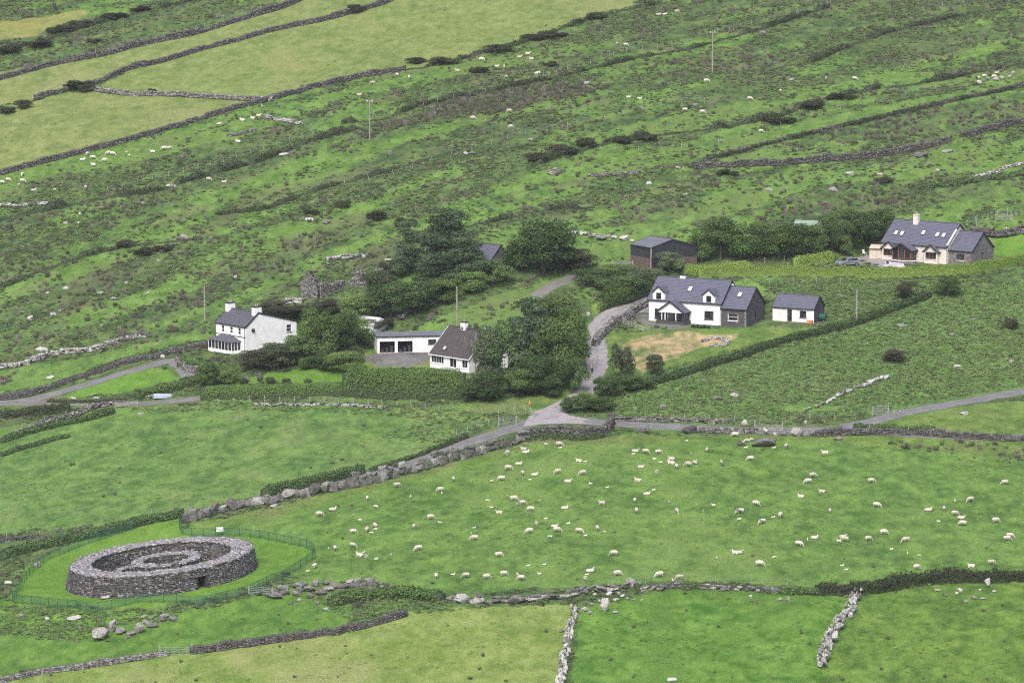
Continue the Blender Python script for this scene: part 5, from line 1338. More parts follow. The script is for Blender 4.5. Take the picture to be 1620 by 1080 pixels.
# ------------------------------------------------------------------ buildings
M['stone_wing'] = stone_mat('wing_stonework', (0.05, 0.047, 0.05), (0.16, 0.152, 0.158), (0.36, 0.345, 0.33), 0.52, 1.7, 0.1)
M['red_steel'] = plain('red_oxide_steel', (0.12, 0.03, 0.035), (0.09, 0.025, 0.03), 2)
M['white_roof'] = plain('white_sheet_roof', (0.66, 0.67, 0.68), (0.56, 0.57, 0.58), 1)
M['beige'] = plain('beige_sheet', (0.56, 0.51, 0.43), (0.50, 0.45, 0.38), 1)
def wall_sheet(mb, O, U, w, h, holes=(), depth=0.14, top=None):
    """upright wall face with real openings; U = unit direction, outward normal = U x Z"""
    O = Vector(O); U = Vector(U); Z = Vector((0, 0, 1)); Nn = U.cross(Z)
    us = sorted({0, w, *[a for q in holes for a in q[:2]]}); vs = sorted({0, h, *[a for q in holes for a in q[2:4]]})
    P = lambda u, v, d=0: O + U * u + Z * v - Nn * d
    for i in range(len(us) - 1):
        for j in range(len(vs) - 1):
            cu, cv = (us[i] + us[i + 1]) / 2, (vs[j] + vs[j + 1]) / 2
            if any(a < cu < b and c < cv < d for a, b, c, d in holes): continue
            mb.quad(P(us[i], vs[j]), P(us[i + 1], vs[j]), P(us[i + 1], vs[j + 1]), P(us[i], vs[j + 1]))
    for a, b, c, d in holes:
        for (u0, v0), (u1, v1) in (((a, c), (b, c)), ((b, c), (b, d)), ((b, d), (a, d)), ((a, d), (a, c))):
            mb.quad(P(u0, v0), P(u1, v1), P(u1, v1, depth), P(u0, v0, depth))
    if top: mb.quad(P(0, h), P(w, h), P(*top))
def window(root, O, U, hole, frame='wtrim', bars=(1, 1), sill='trim', depth=0.12, pane='glass', fw=0.07, name='window', surround=None):
    """frame with glazing bars, pane and sill set in an opening"""
    O = Vector(O); U = Vector(U); Z = Vector((0, 0, 1)); Nn = U.cross(Z)
    a, b, c, d = hole
    P = lambda u, v, k: O + U * u + Z * v - Nn * k
    mb = MB()
    def bar(u0, u1, v0, v1, d0=0.0):
        mb.prism([P(u0, v0, depth - .05 + d0), P(u1, v0, depth - .05 + d0), P(u1, v1, depth - .05 + d0), P(u0, v1, depth - .05 + d0)], -Nn * 0.06)
    bar(a, b, c, c + fw); bar(a, b, d - fw, d); bar(a, a + fw, c + fw, d - fw); bar(b - fw, b, c + fw, d - fw)
    for k in range(1, bars[0]):
        u = a + (b - a) * k / bars[0]; bar(u - fw * .4, u + fw * .4, c + fw, d - fw, .002)
    for k in range(1, bars[1]):
        v = c + (d - c) * k / bars[1]; bar(a + fw, b - fw, v - fw * .4, v + fw * .4, .004)
    f = mb.obj(name, M[frame], root)
    m2 = MB(); m2.quad(P(a, c, depth), P(b, c, depth), P(b, d, depth), P(a, d, depth)); m2.obj('pane', M[pane], f)
    if sill:
        m3 = MB(); m3.prism([P(a - .08, c - .1, -.08), P(b + .08, c - .1, -.08), P(b + .08, c - .003, -.08), P(a - .08, c - .003, -.08)], -Nn * 0.16); m3.obj('sill', M[sill], f)
    return f
def slope(mb, e0, e1, r1, r0, th=0.14, course=0.33):
    """one roof slope as overlapping courses, eave e0-e1 to ridge r0-r1"""
    e0, e1, r0, r1 = map(Vector, (e0, e1, r0, r1))
    Nn = (e1 - e0).cross(r0 - e0).normalized()
    if Nn.z < 0: Nn = -Nn
    n = max(3, int((r0 - e0).length / course))
    for k in range(n):
        t0, t1 = k / n, (k + 1) / n
        a, b, c, d = e0.lerp(r0, t0), e1.lerp(r1, t0), e1.lerp(r1, t1), e0.lerp(r0, t1)
        lift = Nn * 0.035
        mb.prism([a + lift, b + lift, c, d], -Nn * th)
def rail(mb, a, b, w, h, up=(0, 0, 1)):
    """bar of w x h from a to b"""
    a, b = Vector(a), Vector(b); t = (b - a).normalized(); s = t.cross(Vector(up)).normalized(); u = s.cross(t)
    mb.prism([a - s * w / 2 - u * h / 2, a + s * w / 2 - u * h / 2, a + s * w / 2 + u * h / 2, a - s * w / 2 + u * h / 2], b - a)
def block(root, x0, x1, y0, y1, ef, eb, ry, rz, wall, roof, holes=None, oh=0.22, verge=0.14, trim='trim', ends=(True, True), name='wall', gable_mat=None, roof_parent=None):
    """gabled block: front eave ef at y0, back eave eb at y1, ridge height rz at y = ry; holes = {'f','r','b','l'} in wall coordinates"""
    holes = holes or {}
    mb = MB(); zb = -0.5
    H = lambda k: [(a, b, c - zb, d - zb) for a, b, c, d in holes.get(k, ())]
    mr = MB() if gable_mat else mb
    wall_sheet(mb, (x0, y0, zb), (1, 0, 0), x1 - x0, ef - zb, H('f'))
    wall_sheet(mb, (x1, y1, zb), (-1, 0, 0), x1 - x0, eb - zb, H('b'))
    lo = min(ef, eb)
    for x, U, k, m in ((x1, (0, 1, 0), 'r', mr), (x0, (0, -1, 0), 'l', mb)):
        ys = y0 if U[1] > 0 else y1
        wall_sheet(m, (x, ys, zb), U, y1 - y0, lo - zb, H(k))
        m.quad((x, y0, lo), (x, y1, lo), (x, y1, eb), (x, ry, rz), (x, y0, ef))
    wo = mb.obj(name, M[wall], root)
    if gable_mat: mr.obj('gable_wall', M[gable_mat], root)
    sf = (rz - ef) / (ry - y0); sb = (rz - eb) / (y1 - ry)
    t = 0.10
    m = MB()
    slope(m, (x0 - verge, y0 - oh, ef - oh * sf + t), (x1 + verge, y0 - oh, ef - oh * sf + t), (x1 + verge, ry, rz + t), (x0 - verge, ry, rz + t))
    slope(m, (x0 - verge, y1 + oh, eb - oh * sb + t), (x1 + verge, y1 + oh, eb - oh * sb + t), (x1 + verge, ry, rz + t), (x0 - verge, ry, rz + t))
    ro = m.obj('roof', M[roof], root)
    rr = MB(); rail(rr, (x0 - verge, ry, rz + t + .05), (x1 + verge, ry, rz + t + .05), .22, .09); rr.obj('ridge_cap', M[roof if trim == 'wtrim' else 'slate_dark'], ro)
    tm = MB()
    for x, on in ((x0 - verge - .03, ends[0]), (x1 + verge + .03, ends[1])):
        if on:
            rail(tm, (x, y0 - oh, ef - oh * sf), (x, ry, rz + .03), .05, .26); rail(tm, (x, y1 + oh, eb - oh * sb), (x, ry, rz + .03), .05, .26)
    rail(tm, (x0 - verge, y0 - oh - .05, ef - oh * sf + .02), (x1 + verge, y0 - oh - .05, ef - oh * sf + .02), .10, .14)
    tm.obj('trim_boards', M[trim], ro)
    return wo, ro
def on_roof(x, y0, ef, ry, rz, t):
    return Vector((x, y0 + (ry - y0) * t, ef + (rz - ef) * t))
def skylight(ro, x, t, y0, ef, ry, rz, w=0.8, h=1.15):
    U = Vector((1, 0, 0)); S = (Vector((0, ry, rz)) - Vector((0, y0, ef))).normalized(); Nn = U.cross(S)
    c = on_roof(x, y0, ef, ry, rz, t) + Nn * 0.14
    mb = MB(); mb.prism([c - U * w / 2 - S * h / 2, c + U * w / 2 - S * h / 2, c + U * w / 2 + S * h / 2, c - U * w / 2 + S * h / 2], Nn * 0.10)
    f = mb.obj('skylight', M['trim'], ro); m2 = MB(); k = .06; c2 = c + Nn * 0.104
    m2.quad(c2 - U * (w / 2 - k) - S * (h / 2 - k), c2 + U * (w / 2 - k) - S * (h / 2 - k), c2 + U * (w / 2 - k) + S * (h / 2 - k), c2 - U * (w / 2 - k) + S * (h / 2 - k)); m2.obj('pane', M['skylight'], f)
def chimney(ro, x, y, z0, z1, w, d, mat='white', pots=1, cap='trim'):
    mb = MB(); mb.box(x - w / 2, x + w / 2, y - d / 2, y + d / 2, z0, z1); o = mb.obj('chimney', M[mat], ro)
    m = MB(); m.box(x - w / 2 - .06, x + w / 2 + .06, y - d / 2 - .06, y + d / 2 + .06, z1 + .002, z1 + .14); m.obj('chimney_cap', M[cap], o)
    for k in range(pots):
        yy = y + (k - (pots - 1) / 2) * .4; p = MB(); p.tube([(x, yy, z1 + .142), (x, yy, z1 + .5)], [.13, .10], 8); p.obj('chimney_pot', M['post'], o)
def dormer(root, x, yf, zb, w, h, rise, back, hole_w, hole_h, wall='white', roof='slate', trim='trim'):
    d = empty('dormer', (0, 0, 0)); d.parent = root
    mb = MB(); q = ((w - hole_w) / 2, (w + hole_w) / 2, .28, .28 + hole_h)
    wall_sheet(mb, (x - w / 2, yf, zb), (1, 0, 0), w, h, [q], top=(w / 2, h + rise))
    for s in (-1, 1): mb.quad((x + s * w / 2, yf, zb), (x + s * w / 2, yf + back, zb), (x + s * w / 2, yf + back, zb + h), (x + s * w / 2, yf, zb + h))
    mb.obj('front_wall', M[wall], d)
    window(d, (x - w / 2, yf, zb), (1, 0, 0), q, 'trim', (1, 2), 'trim')
    m = MB(); o = .16; sl = rise / (w / 2)
    for s in (-1, 1):
        slope(m, (x + s * (w / 2 + o), yf - o, zb + h - o * sl + .06), (x + s * (w / 2 + o), yf + back, zb + h - o * sl + .06), (x, yf + back, zb + h + rise + .06), (x, yf - o, zb + h + rise + .06), .09, .4)
    m.obj('dormer_roof', M[roof], d)
    t = MB()
    for s in (-1, 1): rail(t, (x + s * (w / 2 + o), yf - o - .03, zb + h - o * sl), (x, yf - o - .03, zb + h + rise), .05, .2)
    t.obj('trim_boards', M[trim], d)
def front_gable(root, x, y0, w, out, eave, rise, back, roof='slate', face='white', trim='trim', name='porch_roof', z_face=True):
    """roof projecting from the front with its gable to the front"""
    m = MB(); o = .25; sl = rise / (w / 2); yf = y0 - out
    for s in (-1, 1):
        slope(m, (x + s * (w / 2 + o), yf - o, eave - o * sl + .08), (x + s * (w / 2 + o), y0 + back, eave - o * sl + .08), (x, y0 + back, eave + rise + .08), (x, yf - o, eave + rise + .08), .1, .4)
    r = m.obj(name, M[roof], root)
    t = MB()
    for s in (-1, 1):
        rail(t, (x + s * (w / 2 + o), yf - o - .03, eave - o * sl), (x, yf - o - .03, eave + rise + .02), .05, .24)
        rail(t, (x + s * (w / 2 + o + .03), yf - o, eave - o * sl), (x + s * (w / 2 + o + .03), y0, eave - o * sl), .05, .16)
    t.obj('trim_boards', M[trim], r)
    f = MB(); f.prism([(x - w / 2, yf, eave), (x + w / 2, yf, eave), (x, yf, eave + rise)], (0, .12, 0)); f.obj('gable_face', M[face], r)
    return r
def house(key, name, label, cat='house'):
    c, L, W, al = SITE[key]
    return empty(name, (c.x, c.y, c.z), -al, label, cat), L, W

# --- white saltbox farmhouse
r, L, W = house('A', 'farmhouse', 'white two storey farmhouse with long back roof and glazed sunroom')
x0, x1, y0, y1 = -L / 2, L / 2, -W / 2, W / 2
E_, RY, RZ = 4.6, -W / 2 + 2.8, 6.75
fw = [(1.45, 2.2, 3.15, 4.3), (3.75, 4.5, 3.15, 4.3), (5.9, 6.65, 3.15, 4.3)]
rw = [(9.0, 10.1, 2.9, 4.15), (4.9, 5.9, .8, 1.15)]
wo, ro = block(r, x0, x1, y0, y1, E_, E_, RY, RZ, 'white', 'slate_dark', {'f': fw, 'r': rw}, oh=.1, verge=.06)
for q in fw: window(r, (x0, y0, 0), (1, 0, 0), q, 'wtrim', (1, 2), 'wtrim')
for q in rw: window(r, (x1, y0, 0), (0, 1, 0), q, 'wtrim', (1, 2), 'trim')
mb = MB(); mb.box(x0, x1, y0 - .04, y0 - .002, 2.72, 2.84); mb.obj('string_course', M['trim'], r)
chimney(ro, x0 + .45, RY, 6.0, 7.75, .8, 1.5, 'white', 2); chimney(ro, x1 - .45, RY, 6.0, 7.75, .8, 1.5, 'white', 2)
s = empty('sunroom', (0, 0, 0)); s.parent = r
sx0, sx1, sy = x0 + .3, x0 + 6.6, y0 - 2.0
mb = MB(); mb.box(sx0, sx1, sy, y0 - .003, -.4, .55); mb.obj('plinth', M['white'], s)
mb = MB()
for k in range(8):
    x = sx0 + .05 + (sx1 - sx0 - .1) * k / 7; mb.box(x - .06, x + .06, sy + .01, sy + .13, .552, 2.0)
for k in range(1, 3):
    for x in (sx0 + .06, sx1 - .06): mb.box(x - .055, x + .055, sy + 2.0 * k / 3 - .05, sy + 2.0 * k / 3 + .05, .552, 2.0)
mb.box(sx0 - .02, sx1 + .02, sy - .02, y0 - .004, 1.95, 2.1); mb.obj('frame', M['wtrim'], s)
mb = MB(); mb.box(sx0 + .09, sx1 - .09, sy + .06, y0 - .01, .553, 1.948); mb.obj('glazing', M['glass'], s)
mb = MB(); a, b, c, d = (sx0 - .25, sy - .25, 2.1), (sx1 + .25, sy - .25, 2.1), (sx1 + .25, y0 - .004, 2.1), (sx0 - .25, y0 - .004, 2.1)
e, f = (sx0 + 2.4, y0 - .3, 3.0), (sx1 - 2.4, y0 - .3, 3.0)
for q in ((a, b, f, e), (b, c, f), (a, e, d), (d, e, f, c), (d, c, b, a)): mb.quad(*q)
mb.obj('sunroom_roof', M['slate_dark'], s)
mb = MB(); mb.tube([(x1 + .05, y0 + 1.6, 3.9), (x1 + .22, y0 + 1.55, 3.95)], [.34, .30], 12); mb.obj('dish', M['trim'], r)

MB().tube([(x1 - .2, y0 - .07, 0), (x1 - .2, y0 - .07, 4.5)], .05, 6).obj('downpipe', M['trim'], r)
# --- white dormer house with dark stone wing
r, L, W = house('B', 'dormer_house', 'white dormer house with slate roof, glazed porch and dark stone wing')
x0, x1, y0, y1 = -L / 2, L / 2, -W / 2, W / 2; xm = x0 + 13.6
EF, RZ = 3.75, 7.15
q1, q2 = (10.5, 12.2, .9, 2.35), (1.2, 1.95, .5, 2.2)
wo, ro = block(r, x0, xm, y0, y1, EF, EF, 0, RZ, 'white', 'slate', {'f': [q1, q2]}, oh=.2, gable_mat='brick_dark', ends=(True, True))
for q in (q1, q2): window(r, (x0, y0, 0), (1, 0, 0), q, 'trim', (2 if q is q1 else 1, 1), 'trim')
wq, gq = (1.3, 3.1, .95, 2.2), (4.0, 4.6, .9, 2.3)
yw0, yw1 = y0 + .02, y1 - .35
ww, wr = block(r, xm + .002, x1, yw0, yw1, 3.05, 3.05, (yw0 + yw1) / 2, 6.25, 'brick_dark', 'slate', {'f': [wq], 'r': [gq]}, oh=.16, name='wing_wall', ends=(False, True))
window(r, (xm, yw0, 0), (1, 0, 0), wq, 'wtrim', (1, 2), 'wtrim'); window(r, (x1, yw0, 0), (0, 1, 0), gq, 'trim', (1, 1), None)
mb = MB()      # pale quoins round wing corner and window
for k in range(9):
    mb.box(x1 - (.32 if k % 2 else .2), x1 + .03, yw0 - .03, yw0 + .18, -.1 + k * .33, .18 + k * .33)
mb.obj('quoins', M['stone_top'], ww)
mb = MB()
for k in range(4):
    for xx in (xm + wq[0] - .16, xm + wq[1] + .02): mb.box(xx, xx + .14, yw0 - .03, yw0 - .002, wq[2] + k * .33, wq[2] + .25 + k * .33)
mb.obj('window_surround', M['stone_top'], ww)
dormer(r, x0 + 1.95, y0 - .012, 3.35, 2.2, 1.75, 1.0, 3.2, .95, 1.35); dormer(r, x0 + 11.3, y0 - .012, 3.35, 2.2, 1.75, 1.0, 3.2, .95, 1.35)
skylight(ro, x0 + 6.9, .52, y0, EF, 0, RZ); skylight(wr, xm + 2.4, .62, yw0, 3.05, (yw0 + yw1) / 2, 6.25)
chimney(ro, x0 + 4.6, 0.1, 6.3, 7.6, 1.0, .7, 'white', 0)
mb = MB(); mb.tube([(xm + .16, 0.1, 6.35), (xm + .26, 0.05, 6.35)], [.34, .34], 14); mb.obj('dish', M['wtrim'], r)
px_ = x0 + 5.3
pr = front_gable(r, px_, y0, 5.0, 2.6, 2.2, 1.75, 2.6)
p = empty('porch', (0, 0, 0)); p.parent = r
mb = MB(); mb.box(px_ - 2.7, px_ + 2.7, y0 - 2.75, y0 - .004, -.4, .55); mb.obj('plinth', M['stone_dark'], p)
mb = MB()
for k in range(6): mb.box(px_ - 2.45 + k * .98 - .06, px_ - 2.45 + k * .98 + .06, y0 - 2.6, y0 - 2.48, .552, 2.2)
for k in range(3):
    for xx in (px_ - 2.45, px_ + 2.45): mb.box(xx - .06, xx + .06, y0 - 1.9 + k * .8, y0 - 1.78 + k * .8, .552, 2.2)
mb.box(px_ - 2.55, px_ + 2.55, y0 - 2.62, y0 - 2.47, .553, .66); mb.obj('frame', M['trim'], p)
mb = MB(); mb.quad((px_ - 2.45, y0 - 2.52, .6), (px_ + 2.45, y0 - 2.52, .6), (px_ + 2.45, y0 - 2.52, 2.18), (px_ - 2.45, y0 - 2.52, 2.18))
for xx in (-2.43, 2.43): mb.quad((px_ + xx, y0 - 2.5, .6), (px_ + xx, y0 - .02, .6), (px_ + xx, y0 - .02, 2.18), (px_ + xx, y0 - 2.5, 2.18))
mb.obj('glazing', M['glass'], p)
mb = MB()
for xx in (-1.7, -1.1, -.6, .9): mb.box(px_ + xx, px_ + xx + .18, y0 - 2.56, y0 - 2.53, .7, 2.1)
mb.obj('curtain', M['wtrim'], p)
mb = MB(); rail(mb, (px_ - 2.6, y0 - 2.62, 2.12), (px_ + 2.6, y0 - 2.62, 2.12), .08, .16); mb.obj('fascia', M['wtrim'], p)

for k, (xx, h_) in enumerate(((x0 + .12, 3.55), (xm - .15, 3.55))): MB().tube([(xx, y0 - .07, 0), (xx, y0 - .07, h_)], .05, 6).obj('downpipe', M['trim'], r)
# --- white shed beside it
r, L, W = house('S', 'garden_shed', 'small white shed with slate roof beside the dormer house', 'shed')
hq, dq = (5.0, 6.2, .8, 2.0), (2.7, 3.55, .02, 2.1)
block(r, -L / 2, L / 2, -W / 2, W / 2, 2.35, 2.35, 0, 4.3, 'white_worn', 'slate', {'f': [hq, dq]}, oh=.1, verge=.08, gable_mat='brick_dark')
window(r, (-L / 2, -W / 2, 0), (1, 0, 0), hq, 'trim', (1, 1), 'trim'); window(r, (-L / 2, -W / 2, 0), (1, 0, 0), dq, 'trim', (1, 1), None, name='door')

# --- cream house with stone wing
r, L, W = house('C', 'cream_house', 'cream house with blue slate roof, timber bays and stone wing')
x0, x1, y0, y1 = -L / 2, L / 2, -W / 2, W / 2; xm = x0 + 13.3
EF, RZ = 3.1, 6.75
wo, ro = block(r, x0, xm, y0, y1, EF, EF, 0, RZ, 'cream', 'slate', {}, oh=.2, ends=(True, True))
yw0, yw1 = y0 + .9, y1 - .4; wq = (1.6, 3.2, .8, 1.9); gq = (3.6, 4.5, 0.05, 2.0)
ww, wr = block(r, xm + .002, x1, yw0, yw1, 2.5, 2.5, (yw0 + yw1) / 2, 5.5, 'stone_wing', 'slate', {'f': [wq], 'r': [gq]}, oh=.14, name='wing_wall', ends=(False, True))
window(r, (xm, yw0, 0), (1, 0, 0), wq, 'trim', (1, 1), 'wtrim'); window(r, (x1, yw0, 0), (0, 1, 0), gq, 'boards', (1, 1), None, name='door', pane='boards')
for xx, t in ((1.9, .40), (3.15, .40), (7.3, .50), (10.3, .46), (11.6, .46)): skylight(ro, x0 + xx, t, y0, EF, 0, RZ, .78, 1.1)
chimney(ro, x0 + 4.7, -.5, 5.9, 7.9, .95, .75, 'cream', 2, 'cream')
mb = MB(); rail(mb, (xm + .1, -1.2, 5.95), (xm + .1, y0 + .1, 3.35), .3, .12); mb.obj('verge_flashing', M['wtrim'], ro)
def bay(xc, w, out, glass_w):
    b = empty('bay', (0, 0, 0)); b.parent = r
    yf = y0 - out
    mb = MB(); q = ((w - glass_w) / 2, (w + glass_w) / 2, 1.15, 2.45)
    wall_sheet(mb, (xc - w / 2, yf, -.4), (1, 0, 0), w, 2.6, [q])
    for s in (-1, 1): mb.quad((xc + s * w / 2, yf, -.4), (xc + s * w / 2, y0 - .004, -.4), (xc + s * w / 2, y0 - .004, 2.2), (xc + s * w / 2, yf, 2.2))
    mb.obj('bay_wall', M['cream'], b)
    window(b, (xc - w / 2, yf, -.4), (1, 0, 0), q, 'timber', (3, 1), 'wtrim', fw=.1)
    front_gable(b, xc, y0, w, out, 2.2, 1.15, 1.6, face='cream', name='bay_roof')
bay(x0 + 1.9, 2.7, .8, 2.2); bay(x0 + 10.6, 2.7, .8, 2.2)
p = empty('porch', (0, 0, 0)); p.parent = r; xc = x0 + 5.4
front_gable(p, xc, y0, 3.8, 2.2, 2.25, 1.15, 2.2, face='glass', name='porch_roof')
mb = MB()
for xx in (-1.85, -.65, .65, 1.85): mb.box(xc + xx - .09, xc + xx + .09, y0 - 2.2, y0 - 2.02, -.3, 2.25)
for xx in (-1.85, 1.85): mb.box(xc + xx - .08, xc + xx + .08, y0 - 1.1, y0 - .95, -.3, 2.25)
mb.box(xc - 1.9, xc + 1.9, y0 - 2.17, y0 - 2.05, .5, .62); mb.obj('posts', M['timber'], p)
mb = MB(); mb.quad((xc - 1.8, y0 - 2.1, .0), (xc + 1.8, y0 - 2.1, 0), (xc + 1.8, y0 - 2.1, 2.2), (xc - 1.8, y0 - 2.1, 2.2))
for xx in (-1.8, 1.8): mb.quad((xc + xx, y0 - 2.08, 0), (xc + xx, y0 - .02, 0), (xc + xx, y0 - .02, 2.2), (xc + xx, y0 - 2.08, 2.2))
mb.obj('glazing', M['glass'], p)
pl = MB()
arc = [(xc + .4 + 2.6 * math.cos(a), y0 - 2.2 + 1.5 * math.sin(a)) for a in np.linspace(math.pi, 2 * math.pi, 12)]
for (ax, ay), (bx, by) in zip(arc[:-1], arc[1:]): rail(pl, (ax, ay, .1), (bx, by, .1), .3, .7)
pw = pl.obj('terrace_wall', M['stone_wing'], p)
pl = MB()
for (ax, ay), (bx, by) in zip(arc[:-1], arc[1:]): rail(pl, (ax, ay, .49), (bx, by, .49), .42, .08)
pl.obj('coping', M['wtrim'], pw)

# --- brown tiled bungalow
r, L, W = house('E', 'bungalow', 'white bungalow with brown tiled roof half hidden by trees')
x0, x1, y0, y1 = -L / 2, L / 2, -W / 2, W / 2
EF, RZ = 2.35, 6.4
qs = [(.25, 3.2, .85, 2.1), (4.6, 6.2, .5, 2.1), (7.5, 8.8, .7, 2.1)]
wo, ro = block(r, x0, x1, y0, y1, EF, EF, 0, RZ, 'white', 'tile', {'f': qs, 'r': [(3.0, 4.2, .9, 2.0)]}, oh=.22, trim='wtrim')
window(r, (x0, y0, 0), (1, 0, 0), qs[0], 'wtrim', (5, 1), 'wtrim'); window(r, (x0, y0, 0), (1, 0, 0), qs[1], 'wtrim', (2, 1), 'wtrim'); window(r, (x0, y0, 0), (1, 0, 0), qs[2], 'wtrim', (2, 1), 'wtrim')
window(r, (x1, y0, 0), (0, 1, 0), (3.0, 4.2, .9, 2.0), 'wtrim', (2, 1), 'trim')
chimney(ro, x0 + 3.6, -.1, 5.7, 7.4, 1.0, .8, 'white', 1); skylight(ro, x0 + 2.6, .22, y0, EF, 0, RZ, .6, .8)
chimney(ro, x1 - .6, .5, 5.6, 7.0, .9, .7, 'white', 1)

# --- flat roofed white garage
c, L, W, al = SITE['D']
r = empty('garage', (c.x, c.y, c.z), -al, 'long white flat roofed garage with two dark door openings', 'garage')
x0, y0 = -L / 2, -W / 2
qs = [(.4, 2.95, .02, 1.95), (3.45, 5.95, .02, 1.95), (8.6, 9.95, 1.35, 2.15)]
mb = MB(); wall_sheet(mb, (x0, y0, -.4), (1, 0, 0), L, 3.05, [(a, b, c_ + .4, d + .4) for a, b, c_, d in qs], .2)
wall_sheet(mb, (-x0, y0, -.4), (0, 1, 0), W, 3.05); wall_sheet(mb, (-x0, -y0, -.4), (-1, 0, 0), L, 3.05); wall_sheet(mb, (x0, -y0, -.4), (0, -1, 0), W, 3.05)
mb.obj('wall', M['white_worn'], r)
mb = MB(); mb.box(x0 - .15, -x0 + .15, y0 - .18, -y0 + .1, 2.652, 2.85); ro = mb.obj('roof', M['metal_dark'], r)
mb = MB(); mb.box(x0 - .12, -x0 + .12, y0 - .15, -y0 + .08, 2.852, 2.88); mb.obj('roof_sheet', M['metal_roof'], ro)
for a, b, c_, d in qs[:2]:
    mb = MB(); mb.box(x0 + a + .02, x0 + b - .02, y0 + 1.2, y0 + 1.3, 0, d + .25); o = mb.obj('door_shade_panel', M['dark'], r)  # dark board behind the opening, its colour stands for the unlit inside
    for k in range(3):
        m2 = MB(); xx = x0 + a + .3 + k * .75; m2.box(xx, xx + .45, y0 + .5, y0 + 1.0, 0, .5 + .35 * k); m2.obj('stored_box', M['metal_dark'], o)
    m2 = MB(); m2.box(x0 + a + .02, x0 + b - .02, y0 + .18, y0 + 1.2, -.02, .01); m2.obj('floor_slab', M['gravel'], o)
window(r, (x0, y0, 0), (1, 0, 0), qs[2], 'trim', (1, 1), 'trim')

# --- dark sheeted barn
r, L, W = house('K', 'barn', 'dark sheet metal barn with brown boards below', 'barn')
x0, x1, y0, y1 = -L / 2, L / 2, -W / 2, W / 2
wo, ro = block(r, x0, x1, y0, y1, 3.6, 3.3, -.4, 4.75, 'metal_dark', 'metal_roof', {}, oh=.1, verge=.05, trim='metal_dark')
for nm, f in (('side_boards', [(x0, y0 - .04), (x1, y0 - .04)]), ('gable_boards', [(x1 + .04, y0 + 4.6), (x1 + .04, y1)])):
    bd = empty(nm, (0, 0, 0)); bd.parent = r
    a, b = Vector((*f[0], 0)), Vector((*f[1], 0)); n = int((b - a).length / .38)
    for k in range(n):
        mb = MB(); rail(mb, a.lerp(b, (k + .5) / n) + Vector((0, 0, -.3)), a.lerp(b, (k + .5) / n) + Vector((0, 0, 1.7 if 'side' in nm else 1.45)), .36 * (b - a).length / n / .38, .04, (0, 1, 0) if 'side' in nm else (1, 0, 0)); mb.obj('board', M['boards'], bd)
mb = MB(); mb.box(x1 + .01, x1 + .03, y0 + .5, y0 + 4.5, -.2, 1.75); mb.obj('door_shade_panel', M['dark'], r)  # no hole here: dark sheet on the gable paints the shaded opening
mb = MB(); mb.box(x1 - .02, x1 + .12, y0 - .1, y0 + .12, -.3, 2.0); mb.obj('corner_post', M['red_steel'] if 'red_steel' in M else M['timber'], r)
mb = MB(); mb.box(x1 - .1, x1 + .1, y0 + 2.6, y0 + 2.8, -.3, 1.75); mb.obj('post', M['timber'], r)

def simple_shed(name, px, py, L, W, alpha, eave, rise, wall, roof, label, cat='shed', trim='trim', ry=0):
    p = from_corner(px, py, L, W, R(alpha), h=hbase)
    r = empty(name, (p.x, p.y, p.z - .1), -R(alpha), label, cat)
    block(r, -L / 2, L / 2, -W / 2, W / 2, eave, eave, ry, eave + rise, wall, roof, {}, oh=.1, verge=.06, trim=trim); return r
r = simple_shed('tin_shed', 1303, 397, 6.0, 5.0, 20, 3.4, 1.8, 'stone_dark', 'green_sheet', 'stone shed with pale green sheet roof behind the windbreak', trim='green_metal')
r = simple_shed('outhouse', 1254, 392, 4.0, 4, 20, 2.6, 1.2, 'stone', 'metal_roof', 'grey roofed outhouse behind the windbreak trees')
r = simple_shed('cottage', 776, 430, 5.6, 5.4, 42, 2.0, 2.5, 'stone', 'slate', 'small cottage with blue grey roof behind the conifers', 'house')
r = simple_shed('white_shed', 590, 530, 6.5, 4.0, 40, 1.9, .8, 'white_worn', 'white_roof', 'low white shed behind the round green tree', trim='wtrim')
r = simple_shed('cabin', 1396.5, 410, 2.5, 3.2, 20, 1.95, .5, 'beige', 'beige', 'beige metal garden cabin beside the cream house', trim='timber')
mb = MB(); mb.box(-.02, .02, -1.63, -1.605, 0, 1.9); mb.obj('door_seam', M['timber'], r)

